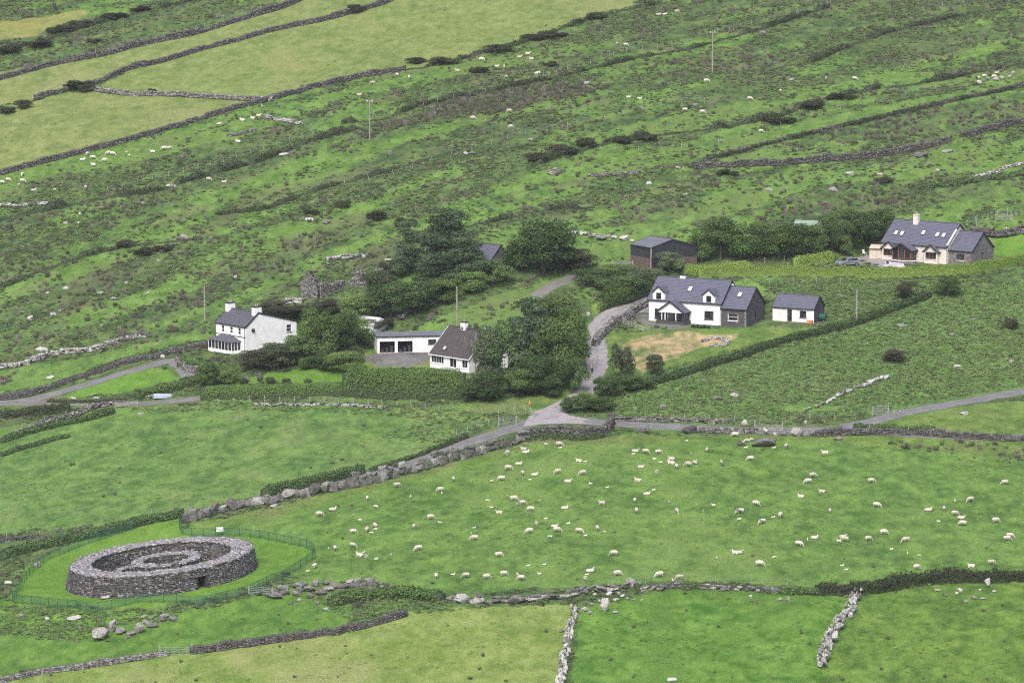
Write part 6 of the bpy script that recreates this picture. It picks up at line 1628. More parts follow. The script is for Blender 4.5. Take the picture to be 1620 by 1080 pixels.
# --- roofless ruin
def ruin():
    p = pick(503, 472); root = empty('ruined_cottage', (p.x, p.y, p.z - .1), -R(25), 'roofless ruined stone cottage with three broken gables', 'ruin')
    def rubble(nm, a, b, prof, th=.7, seed=0):
        """wall from a to b, prof(t) = height"""
        g = np.random.default_rng(seed); a, b = np.array(a, float), np.array(b, float); Lw = np.linalg.norm(b - a); t = (b - a) / Lw; nr = np.array([-t[1], t[0]])
        w = empty(nm, (0, 0, 0)); w.parent = root
        n = 24; ts = np.linspace(0, 1, n); mb = MB()
        poly = [(*(a), -.5)] + [(*(a + (b - a) * q), max(.1, prof(q) - .15)) for q in ts] + [(*b, -.5)]
        poly = [Vector(v) - Vector((*nr, 0)) * th * .4 for v in poly]
        mb.prism(poly, Vector((*nr, 0)) * th * .8); mb.obj('core', M['core'], w)
        C, A, S = [], [], []
        for side in (-1, 1):
            z = -.2
            while z < 6:
                s = 0
                while s < Lw:
                    st = g.uniform(.22, .6); q = (s + st / 2) / Lw
                    if q <= 1 and z + .15 < prof(q):
                        c = a + t * (s + st / 2) + nr * side * th * .45; C.append((*c, z + .12)); A.append(math.atan2(t[1], t[0]) + g.normal(0, .06)); S.append((st * .97, .25, g.uniform(.17, .27)))
                    s += st
                z += .22
        V, Fq, va = block_cloud(np.array(C), np.array(A), np.array(S), g, .15)
        o = link('stones', np_mesh('stones', V, Fq, M['stone'], var=va), w); o['kind'] = 'stuff'
    gab = lambda pk, e, h: (lambda q: e + (h - e) * max(0, 1 - abs(q - pk) / .5) + .25 * math.sin(q * 23))
    rubble('gable_wall', (-3.2, 0), (0, 0), gab(.5, 2.4, 5.4), seed=1)
    rubble('side_wall', (.1, .2), (1.6, 6.2), lambda q: 2.5 + .25 * math.sin(q * 9), seed=2)
    rubble('side_wall', (-3.2, .4), (-1.4, 6.4), lambda q: 1.7 + .3 * math.sin(q * 8), seed=5)
    rubble('gable_wall', (2.9, 6.6), (7.2, 6.6), gab(.45, 2.0, 5.2), seed=3)
    rubble('gable_wall', (6.2, 7.6), (9.4, 9.6), gab(.5, 2.6, 5.2), seed=4)
    rubble('side_wall', (1.6, 6.3), (6.4, 7.6), lambda q: 1.4 + .2 * math.sin(q * 13), seed=6)
ruin()
# ------------------------------------------------------------------ fences, gates, poles
_post = MB().tube([(0, 0, -.3), (0, 0, 1)], [.5, .45], 6).mesh('post', M['post'])
_gpost = MB().tube([(0, 0, -.3), (0, 0, 1)], [.5, .5], 6).mesh('post', M['green_metal'])
def fence(pix, label, spacing=3.2, h=1.15, r=0.055, mesh=None, wires=3, lean=.05, every=False):
    """posts (each an object) and strands of wire along a pixel line"""
    P = picks(pix)[:, :2]
    line = P if every else resample(P, spacing)
    o0 = line[0]; z0 = gz(*o0)
    root = empty('wire_fence', (o0[0], o0[1], z0), 0, label, 'fence')
    tops = []
    zg = ground(line[:, 0], line[:, 1])
    for (x, y), z in zip(line, zg):
        hh = h * random.uniform(.85, 1.12)
        link('post', mesh or _post, root, (x - o0[0], y - o0[1], z - z0), (random.gauss(0, lean), random.gauss(0, lean), 0), (r * 2, r * 2, hh))
        tops.append(Vector((x - o0[0], y - o0[1], z - z0)))
    if wires:
        mb = MB()
        for k in range(wires):
            for a, b in zip(tops[:-1], tops[1:]):
                u = Vector((0, 0, h * (.35 + .58 * k / max(1, wires - 1)))); mb.tube([a + u, b + u], .006, 3, False)
        mb.obj('wire', M['galv'], root)
    return root
fence([(170, 303), (235, 287), (293, 275), (352, 257), (410, 240), (463, 223), (515, 206)], 'line of pale posts along the long dark gorse bank')
fence([(560, 190), (610, 183), (660, 173), (690, 163), (760, 150), (828, 133), (871, 121), (937, 100), (988, 85), (1067, 72), (1157, 48), (1222, 31), (1288, 15), (1330, 4)], 'upper hillside fence running past two sheep', 4.0)
fence([(545, 290), (620, 278), (677, 258), (699, 251), (770, 233), (821, 216), (916, 199), (993, 180), (1067, 167), (1150, 160)], 'leaning fence posts across the middle hillside', 5.0, lean=.12)
fence([(345, 642), (400, 638), (470, 637), (560, 640), (650, 646), (720, 652), (790, 658), (840, 655)], 'pale timber fence along the top of the meadow', 2.6, 1.2, .06)
fence([(722, 690), (745, 682), (775, 672), (796, 669)], 'short roadside fence leading to the grey road gate', 2.6, 1.15, .06)
fence([(798, 652), (820, 650), (836, 652), (845, 660)], 'fence corner with a slanting brace beside the junction', 1.6, 1.2, .07)
fence([(1010, 672), (1060, 664), (1110, 666), (1160, 668), (1240, 668), (1320, 664)], 'thin fence at the foot of the bracken slope', 4.0, 1.2)
fence([(1030, 678), (1090, 682), (1130, 683), (1170, 683)], 'thin fence on the wall by the heart shaped boulder', 4.5, 1.2)
fence([(1255, 687), (1300, 684), (1400, 684), (1480, 687), (1560, 692)], 'thin fence on the mossy roadside wall', 5.5, 1.1)
fence([(920, 938), (960, 930), (1000, 926), (1060, 920), (1140, 925), (1250, 928), (1300, 934)], 'thin wire fence above the thick dark hedge', 5.0, 1.3, .035)
fence([(0, 690), (60, 674), (105, 661)], 'few posts on the hedge bank above the meadow', 4.0)
fence([(10, 850), (55, 851), (100, 848), (160, 838), (230, 820), (300, 808)], 'sparse fence posts behind the meadow hedge', 6.0)
fence([(0, 122), (100, 98), (200, 74), (270, 58), (350, 34), (400, 18), (440, 5)], 'posts standing on the topmost field wall', 6.0)
fence([(1180, 447), (1230, 452), (1260, 450), (1300, 447), (1330, 448)], 'posts in brambles below the lime hedge', 4.0)
fence([(1150, 424), (1190, 418), (1230, 414), (1260, 410), (1300, 404)], 'posts under the windbreak trees', 4.0)
fence([(1545, 358), (1575, 350), (1620, 346), (1650, 342)], 'tall fence on the bank behind the cream house', 2.0, 1.9, .07)
fence([(1500, 362), (1530, 360), (1545, 354)], 'short fence behind the cream house ridge', 1.8, 1.4, .06)
fence([(1010, 240), (1100, 234), (1200, 208), (1330, 174), (1400, 160), (1480, 142)], 'sparse fence on the right green strip', 9.0, 1.1)
fence([(1430, 24), (1500, 10), (1560, 2)], 'posts on the heather bank of the high right hillside', 6.0, 1.2)
fence([(640, 502), (680, 486), (720, 470)], 'two rotting posts by the rubble wall', 5.0)
# timber rail fence round the forecourt
def rail_fence(pix, label, h=1.15, spacing=1.5):
    line = resample(picks(pix)[:, :2], spacing); o0 = line[0]; z0 = gz(*o0)
    root = empty('rail_fence', (o0[0], o0[1], z0), 0, label, 'fence')
    T = [Vector((x - o0[0], y - o0[1], gz(x, y) - z0)) for x, y in line]
    for t in T: link('post', _post, root, t, None, (.13, .13, h))
    for a, b in zip(T[:-1], T[1:]):
        for k in range(3):
            mb = MB(); u = Vector((0, 0, .3 + .36 * k)); rail(mb, a + u, b + u, .04, .1); mb.obj('rail', M['post'], root)
rail_fence([(984, 506), (986, 514), (1000, 519), (1014, 522), (1028, 525)], 'weathered timber rail fence at the edge of the forecourt')
def gate(px, py, w, h, label, rz=0.0, mat='galv', bars=5, post_h=1.5, posts=True, post=.08):
    """five barred field gate, pixel of its middle foot"""
    p = pick(px, py); root = empty('field_gate', (p.x, p.y, gz(p.x, p.y)), rz, label, 'gate')
    fr = MB()
    for x in (-w / 2, w / 2): rail(fr, (x, 0, .12), (x, 0, .12 + h), .05, .05, (0, 1, 0))
    f = fr.obj('gate_frame', M[mat], root)
    for k in range(bars):
        m = MB(); rail(m, (-w / 2 + .03, 0, .15 + (h - .06) * k / (bars - 1)), (w / 2 - .03, 0, .15 + (h - .06) * k / (bars - 1)), .045, .055); m.obj('bar', M[mat], f)
    m = MB(); rail(m, (-w / 2 + .05, .03, .15), (w / 2 - .05, .03, h + .05), .03, .05); m.obj('brace', M[mat], f)
    if posts:
        for x in (-w / 2 - .15, w / 2 + .15): link('post', _post, root, (x, 0, 0), None, (post * 2, post * 2, post_h))
gate(803, 673, 2.6, 1.2, 'grey galvanised gate standing open at the roadside', R(20))
gate(1216, 684, 4.0, 1.15, 'pale field gate between wall and boulders', R(-8), 'post', 5, 1.9, True, .1)
gate(1393, 656, 2.2, 1.3, 'pale green sheeted gate beside the branching lane', R(8), 'galv', 6, 1.5)
gate(1422, 656, 1.6, .7, 'low tilted gate lying by the lane bend', R(30), 'post', 3, .9)
gate(412, 942, 3.2, 1.1, 'green tubular gate by the boulder heap', R(-18), 'galv', 5, 1.3)
gate(200, 644, 3.4, .9, 'low timber gate on the thin gravel road', R(-3), 'post', 4, 1.2)
gate(985, 424, 3.4, 1.1, 'galvanised gate at the barn track', R(6), 'galv', 5, 1.4)
gate(278, 1036, 4.0, 1.0, 'thin wire gate closing the gap between two field walls', R(6), 'galv', 4, 1.5)
gate(1588, 352, 2.6, 1.2, 'pale green gate on the bank behind the cream house', R(-6), 'galv', 5, 1.7)
def pole(px, py, hpx, label, cross=True, lean=0.0, trafo=False, mat='pole'):
    p = pick(px, py); h = hpx / scale_at(p)
    root = empty('utility_pole', (p.x, p.y, gz(p.x, p.y)), 0, label, 'pole')
    top = Vector((lean * h, 0, h))
    mb = MB(); mb.tube([(0, 0, -.5), top * .5, top], [.16, .135, .11], 8); mb.obj('shaft', M[mat], root)
    if cross:
        m = MB(); rail(m, top + Vector((-.6, .1, -.35)), top + Vector((.6, .1, -.35)), .1, .12); c = m.obj('crossarm', M['pole'], root)
        for x in (-.5, .5):
            m = MB(); m.tube([top + Vector((x, .1, -.28)), top + Vector((x, .1, -.02))], [.09, .12], 8); m.obj('insulator', M['wtrim'], c)
    if trafo:
        m = MB(); m.tube([top + Vector((.1, -.25, -1.3)), top + Vector((.1, -.25, -.75))], [.22, .22], 10); m.obj('transformer', M['trim'], root)
pole(1127, 117, 66, 'tall pole with crossarm among rushes on the upper hillside')
pole(585, 221, 64, 'tall pole with crossarm below the brown rush bed')
pole(324, 504, 54, 'plain pole behind the farmhouse', False)
pole(723, 536, 84, 'tall pale pole rising behind the bungalow chimney', False)
pole(1355, 513, 54, 'thin pole in the brambles above the bracken hedge', False)
pole(938, 636, 64, 'grey leaning pole with a dark box beside the lane', False, -.04, True)
pole(1030, 424, 42, 'short pole at the corner of the barn', False)

# green mesh fence round the fort
def fort_fence():
    M['mesh'] = bpy.data.materials.new('green_mesh'); m = M['mesh']; m.use_nodes = True; nt = m.node_tree; b = nt.nodes['Principled BSDF']
    b.inputs['Base Color'].default_value = (0.03, 0.10, 0.075, 1); b.inputs['Roughness'].default_value = .6; b.inputs['Alpha'].default_value = 0.34
    for lab, pix in (('green mesh fence around the front of the fort lawn', [(20, 954), (50, 956), (83, 960), (115, 963), (147, 967), (187, 961), (217, 953), (250, 953), (283, 954), (317, 957), (347, 951), (372, 944), (396, 938)]),
                     ('green mesh fence on the left of the fort lawn', [(211, 838), (180, 847), (150, 857), (120, 868), (95, 878), (72, 889), (50, 907), (36, 925), (20, 954)]),
                     ('green mesh fence curving behind the right of the fort', [(396, 938), (420, 926), (450, 913), (475, 898), (497, 884), (495, 872), (478, 865), (457, 861), (437, 857), (418, 853), (397, 850), (370, 848), (340, 849), (310, 848), (291, 848), (284, 838), (286, 828)])):
        P = picks(pix); o0 = P[0]; z0 = gz(o0[0], o0[1])
        root = empty('mesh_fence', (o0[0], o0[1], z0), 0, lab, 'fence')
        line = resample(P[:, :2], 1.9)
        T = [Vector((x - o0[0], y - o0[1], gz(x, y) - z0)) for x, y in line]
        for t in T: link('post', _gpost, root, t, None, (.08, .08, 1.28))
        for a, b_ in zip(T[:-1], T[1:]):
            me = MB().quad(a + Vector((0, 0, .05)), b_ + Vector((0, 0, .05)), b_ + Vector((0, 0, 1.22)), a + Vector((0, 0, 1.22)))
            pn = me.obj('mesh_panel', M['mesh'], root)
            m2 = MB(); rail(m2, a + Vector((0, 0, 1.23)), b_ + Vector((0, 0, 1.23)), .04, .05); m2.obj('top_rail', M['green_metal'], pn)
fort_fence()
# information board
p = pick(348, 848); r = empty('information_board', (p.x, p.y, gz(p.x, p.y)), R(8), 'tilted white information board inside the fort fence', 'sign')
mb = MB(); mb.prism([(-.5, -.12, .75), (.5, -.12, .75), (.5, .28, 1.3), (-.5, .28, 1.3)], (0, .03, -.04)); mb.obj('panel', M['wtrim'], r)
for x in (-.42, .42): link('leg', _gpost, r, (x, .1, 0), None, (.07, .07, 1.0))
# traffic cone
p = pick(838, 641); r = empty('traffic_cone', (p.x, p.y, gz(p.x, p.y)), 0, 'orange traffic cone with white band beside the junction', 'cone')
M['orange'] = plain('orange_plastic', (0.75, 0.13, 0.04), (0.65, 0.11, 0.04), 3, rough=.5)
MB().tube([(0, 0, .03), (0, 0, .45)], [.2, .12], 12).obj('cone_body', M['orange'], r); MB().tube([(0, 0, .451), (0, 0, .62)], [.12, .085], 12).obj('white_band', M['wtrim'], r)
r.scale = (.75, .75, .75)
MB().tube([(0, 0, .621), (0, 0, .9)], [.085, .03], 12).obj('cone_tip', M['orange'], r); MB().box(-.27, .27, -.27, .27, -.02, .028).obj('base', M['orange'], r)
# silver car
M['car'] = plain('silver_paint', (0.42, 0.43, 0.46), (0.40, 0.41, 0.44), 1, rough=.25, metal=.6, spec=.5); M['rubber'] = plain('tyre_rubber', (0.02, 0.02, 0.022), None, 3)
def car(px, py, heading, label, mat='car'):
    p = pick(px, py); r = empty('parked_car', (p.x, p.y, gz(p.x, p.y) + .06), heading, label, 'car')
    prof = [(-2.15, .35), (-2.2, .75), (-1.95, .98), (-1.15, 1.02), (-.45, 1.48), (.9, 1.56), (1.75, 1.42), (2.05, 1.0), (2.12, .6), (2.05, .35)]
    def loft(pr, ws):
        mb = MB(); n = len(pr)
        for s in (-1, 1): mb.quad(*[(x, s * w, z) for (x, z), w in zip(pr, ws)])
        for i in range(n):
            j = (i + 1) % n; mb.quad((pr[i][0], -ws[i], pr[i][1]), (pr[j][0], -ws[j], pr[j][1]), (pr[j][0], ws[j], pr[j][1]), (pr[i][0], ws[i], pr[i][1]))
        return mb
    body = loft(prof, [.82, .86, .84, .86, .66, .66, .68, .84, .87, .84]).obj('body', M[mat], r)
    g = MB()
    for s in (-1, 1):
        q = lambda x, z, w: (x, s * w, z)
        g.quad(q(-.85, 1.06, .862), q(.25, 1.06, .862), q(.25, 1.46, .735), q(-.35, 1.42, .735)); g.quad(q(.33, 1.06, .862), q(1.75, 1.08, .862), q(1.55, 1.40, .735), q(.33, 1.46, .735))
    g.obj('side_windows', M['glass'], body)
    g = MB(); g.quad((-1.10, -.74, 1.06), (-1.10, .74, 1.06), (-.48, .60, 1.475), (-.48, -.60, 1.475)); g.obj('windscreen', M['glass'], body)
    g = MB(); g.quad((2.03, -.7, 1.06), (2.03, .7, 1.06), (1.80, .58, 1.38), (1.80, -.58, 1.38)); g.obj('rear_window', M['glass'], body)
    for x in (-1.32, 1.32):
        for s in (-1, 1):
            w = empty('wheel', (x, s * .78, .32)); w.parent = r
            MB().tube([(0, -.11, 0), (0, .11, 0)], .33, 14).obj('tyre', M['rubber'], w); MB().tube([(0, s * .08, 0), (0, s * .125, 0)], .2, 10).obj('rim', M['galv'], w)
    for s in (-1, 1):
        MB().box(-2.2, -2.1, s * .62 - .16, s * .62 + .16, .66, .82).obj('headlight', M['skylight'], body); MB().box(2.06, 2.15, s * .66 - .12, s * .66 + .12, .72, .98).obj('tail_light', M['red_steel'], body)
        MB().box(-.75, -.6, s * .93 - .07, s * .93 + .07, 1.05, 1.17).obj('mirror', M[mat], body)
    return r
car(1341, 421, R(32), 'silver hatchback parked between lime hedge and cabin')
# small things about the houses
p = pick(925, 499); r = empty('water_trough', (p.x, p.y, gz(p.x, p.y)), R(50), 'white bath tub used as a trough beside the lane', 'trough')
mb = MB()
for a, b in (((-.85, -.38), (.85, -.38)), ((.85, -.38), (.85, .38)), ((.85, .38), (-.85, .38)), ((-.85, .38), (-.85, -.38))): rail(mb, (*a, .35), (*b, .35), .08, .5)
mb.box(-.85, .85, -.38, .38, .06, .12); mb.obj('tub', M['wtrim'], r); MB().box(-.78, .78, -.32, .32, .121, .3).obj('water', M['dark'], r)
p = pick(1281, 512); r = empty('crate', (p.x, p.y, gz(p.x, p.y)), -R(26), 'orange crate leaning at the corner of the white shed', 'crate')
M['terracotta'] = plain('orange_crate', (0.62, 0.25, 0.12), (0.52, 0.2, 0.1), 3)
for k in range(4): MB().box(-.48, .48, -.3, .3, .02 + k * .14, .13 + k * .14).obj('slat', M['terracotta'], r)
MB().box(-.44, .44, -.27, .27, .01, .56).obj('inside', M['terracotta'], r)
p = pick(1300, 508); r = empty('oil_tank', (p.x, p.y, gz(p.x, p.y)), -R(26), 'dark green oil tank behind the white shed', 'tank')
MB().tube([(-.8, 0, .75), (-.7, 0, .75), (.7, 0, .75), (.8, 0, .75)], [.45, .6, .6, .45], 14).obj('drum', M['green_metal'], r)
for x in (-.5, .5): MB().box(x - .12, x + .12, -.45, .45, -.1, .25).obj('cradle', M['gravel'], r)
p = pick(1110, 519); r = empty('covered_logs', (p.x, p.y, gz(p.x, p.y)), -R(26), 'row of black bags heaped beside the glazed porch', 'bags')
for k in range(5): link('bag', with_mat(_BOULD[k], M['trim']), r, (-1.5 + k * .7, .1 * (k % 2), .28), (0, 0, k), (.95, .8, .75))
p = pick(1368, 404); r = empty('garden_chair', (p.x, p.y, gz(p.x, p.y)), R(40), 'white plastic garden chair beside the beige cabin', 'chair')
MB().box(-.28, .28, -.28, .28, .4, .45).obj('seat', M['wtrim'], r); MB().prism([(-.28, .26, .45), (.28, .26, .45), (.28, .42, 1.05), (-.28, .42, 1.05)], (0, .04, 0)).obj('backrest', M['wtrim'], r)
for x in (-.24, .24):
    for y in (-.24, .24): MB().box(x - .03, x + .03, y - .03, y + .03, 0, .4).obj('leg', M['wtrim'], r)
p = pick(1404, 418); r = empty('plant_pot', (p.x, p.y, gz(p.x, p.y) + .08), 0, 'black plant pot on the pale terrace', 'pot')
MB().tube([(0, 0, 0), (0, 0, .5)], [.2, .27], 12).obj('pot', M['trim'], r); MB().tube([(0, 0, .45), (0, 0, .505)], [.25, .24], 12).obj('soil', M['core'], r)
p = pick(258, 629); r = empty('boat', (p.x, p.y, gz(p.x, p.y)), R(14), 'upturned pale blue boat beside the rough hedge', 'boat')
M['boat'] = plain('pale_blue_paint', (0.34, 0.40, 0.48), (0.28, 0.34, 0.42), 2)
mb = MB(); sec = []
for k in range(7):
    t = k / 6; w = .62 * (1 - max(0, (t - .45) / .55) ** 2.2) * (.85 + .15 * min(1, t * 4)); h = .62 * (1 - .25 * t); sec.append([(-1.6 + 3.2 * t, -w, 0), (-1.6 + 3.2 * t, -w * .8, h * .7), (-1.6 + 3.2 * t, 0, h), (-1.6 + 3.2 * t, w * .8, h * .7), (-1.6 + 3.2 * t, w, 0)])
for a, b in zip(sec[:-1], sec[1:]):
    for i in range(4): mb.quad(a[i], a[i + 1], b[i + 1], b[i])
mb.quad(*sec[0]); mb.obj('hull', M['boat'], r); m = MB(); rail(m, (-1.6, 0, .64), (1.3, 0, .50), .06, .08); m.obj('keel', M['wtrim'], r)
p = pick(238, 632); r = empty('timber_trestle', (p.x, p.y, gz(p.x, p.y)), R(20), 'weathered timber trestle next to the upturned boat', 'trestle')
for s in (-1, 1):
    m = MB(); rail(m, (s * .5, -.1, 0), (s * .2, 0, .9), .08, .08); m.obj('leg', M['post'], r)
m = MB(); rail(m, (-.9, 0, .55), (.9, 0, .8), .08, .1); m.obj('beam', M['post'], r)
p = pick(1587, 374); r = empty('storage_box', (p.x + .9, p.y - .2, gz(p.x, p.y)), 0, 'blue plastic box on the lawn by the rock wall', 'box')
M['blue'] = plain('blue_plastic', (0.08, 0.30, 0.62), (0.07, 0.26, 0.55), 2)
MB().box(-.4, .4, -.28, .28, 0, .38).obj('tub', M['blue'], r); MB().box(-.44, .44, -.32, .32, .382, .44).obj('lid', M['blue'], r)

# a person in white by the rock wall
def person():
    p = pick(1592, 375)
    me = bpy.data.meshes.new('person')
    J = [(0, 0, .95), (0, .02, 1.2), (0, .02, 1.42), (0, 0, 1.52), (0, -.02, 1.66), (0, -.02, 1.76), (.19, .02, 1.4), (.27, .0, 1.14), (.22, -.14, .95), (-.19, .02, 1.4), (-.26, .02, 1.14), (-.2, -.16, 1.0), (.1, 0, .88), (.11, -.02, .48), (.11, .03, .08), (.12, -.14, .04), (-.1, 0, .88), (-.12, .04, .48), (-.12, .1, .08), (-.13, -.06, .04)]
    Ed = [(0, 1), (1, 2), (2, 3), (3, 4), (4, 5), (2, 6), (6, 7), (7, 8), (2, 9), (9, 10), (10, 11), (0, 12), (12, 13), (13, 14), (14, 15), (0, 16), (16, 17), (17, 18), (18, 19)]
    Rd = [.16, .15, .16, .06, .10, .08, .075, .055, .04, .075, .055, .04, .10, .075, .05, .04, .10, .075, .05, .04]
    me.from_pydata(J, Ed, []); o = bpy.data.objects.new('t', me); COL.objects.link(o)
    o.modifiers.new('s', 'SKIN'); sv = me.skin_vertices[0].data
    for v, q in zip(sv, Rd): v.radius = (q, q * .85)
    sv[0].use_root = True
    sd = o.modifiers.new('d', 'SUBSURF'); sd.levels = 1
    dg = bpy.context.evaluated_depsgraph_get(); m2 = bpy.data.meshes.new_from_object(o.evaluated_get(dg)); bpy.data.objects.remove(o)
    m2.name = 'person'; M['jeans'] = plain('blue_trousers', (0.07, 0.10, 0.2), None, 3); M['skin'] = plain('skin', (0.55, 0.36, 0.27), None, 3)
    for k in ('wtrim', 'jeans', 'skin'): m2.materials.append(M[k])
    for f in m2.polygons:
        z = f.center.z; f.material_index = 1 if z < .93 and abs(f.center.x) < .2 else (2 if (1.5 < z < 1.72 or (z < 1.15 and abs(f.center.x) > .2)) else 0); f.use_smooth = True
    o = link('person', m2, None, (p.x, p.y, gz(p.x, p.y) + .02), (0, 0, R(-20)))
    tag(o, 'person in white top and cap with blue trousers by the rock wall', 'person')
    m = MB(); m.tube([(0, -.03, 1.72), (0, -.02, 1.80), (0, -.02, 1.84)], [.115, .11, .05], 10); m.obj('cap', M['wtrim'], o)
person()

# ------------------------------------------------------------------ sheep
def sheep_mesh(pose, lamb, wool):
    bm = bmesh.new()
    def ell(c, r):
        bmesh.ops.create_icosphere(bm, subdivisions=2, radius=1, matrix=Matrix.Translation(c) @ Matrix.Diagonal((*r, 1)))
    def tube(pts, rad):
        n = 8
        for i in range((len(pts) - 1) * n + 1):
            t = i / n; k = min(int(t), len(pts) - 2); f = t - k
            p = Vector(pts[k]).lerp(Vector(pts[k + 1]), f); q = rad[k] + (rad[k + 1] - rad[k]) * f
            bmesh.ops.create_icosphere(bm, subdivisions=1, radius=q, matrix=Matrix.Translation(p))
    lying = pose == 'lying'; z = .30 if lying else .66
    lg = .20 if lamb else .27
    ell((0, 0, z), (.54, lg, .30 if not lamb else .22)); ell((-.36, 0, z + .01), (.24, lg * .95, .25 if not lamb else .2)); ell((.33, 0, z), (.25, lg * .92, .26 if not lamb else .2))
    if pose == 'grazing': tube([(.42, 0, z + .04), (.64, 0, z - .2), (.74, 0, .26)], [.19, .14, .10]); hd = Vector((.80, 0, .14)); hv = Vector((.12, 0, -.10))
    elif lying: tube([(.38, 0, z + .1), (.50, 0, z + .34)], [.18, .12]); hd = Vector((.58, 0, z + .40)); hv = Vector((.16, 0, -.05))
    else: tube([(.40, 0, z + .1), (.58, 0, z + .34)], [.18, .12]); hd = Vector((.66, 0, z + .40)); hv = Vector((.16, 0, -.06))
    tube([hd - hv * .4, hd + hv], [.105, .07])
    for s in (-1, 1): ell(hd - hv * .5 + Vector((0, s * .13, .03)), (.04, .09, .03))
    if not lying:
        for x in (.34, -.38):
            for s in (-1, 1): tube([(x, s * .13, z - .12), (x + (.02 if x > 0 else -.03), s * .13, .34), (x, s * .13, .03)], [.09, .055, .042])
    else:
        tube([(.3, .16, .12), (.52, .18, .07)], [.08, .05]); tube([(-.3, .24, .14), (-.1, .3, .07)], [.1, .05])
    ell((-.58, 0, z - .02), (.06, .05, .13))
    me = bpy.data.meshes.new('t'); bm.to_mesh(me); bm.free()
    o = bpy.data.objects.new('t', me); COL.objects.link(o)
    md = o.modifiers.new('r', 'REMESH'); md.mode = 'VOXEL'; md.voxel_size = .055
    sm = o.modifiers.new('m', 'SMOOTH'); sm.iterations = 2
    dg = bpy.context.evaluated_depsgraph_get(); m2 = bpy.data.meshes.new_from_object(o.evaluated_get(dg)); bpy.data.objects.remove(o)
    m2.name = 'sheep'; m2.materials.append(M[wool]); m2.materials.append(M['face'])
    co = np.zeros(len(m2.vertices) * 3); m2.vertices.foreach_get('co', co); co = co.reshape(-1, 3)
    co += (np.random.default_rng(3).normal(0, .008, co.shape)); m2.vertices.foreach_set('co', co.ravel())
    for f in m2.polygons:
        c = f.center; f.use_smooth = True
        if (not lying and c.z < .34) or (c - hd).length < .2 and c.x > hd.x - .1: f.material_index = 1
    return m2
M['face'] = plain('pale_face', (0.52, 0.47, 0.40), (0.40, 0.36, 0.31), 8)
FL = {(p, l): sheep_mesh(p, l, 'wool_white' if l else 'wool') for p in ('grazing', 'standing', 'lying') for l in (0, 1)}
FL[('grazing', 2)] = sheep_mesh('grazing', 0, 'wool_grey')
_Z = {1: (1000, 640, 5.142), 2: (1310, 640, 5.142), 3: (700, 660, 5.142), 4: (480, 740, 5.142), 5: (780, 780, 5.142), 6: (1080, 780, 5.142), 7: (1310, 800, 5.142), 10: (0, 0, 3.0), 11: (540, 0, 3.0), 12: (1080, 0, 3.0)}
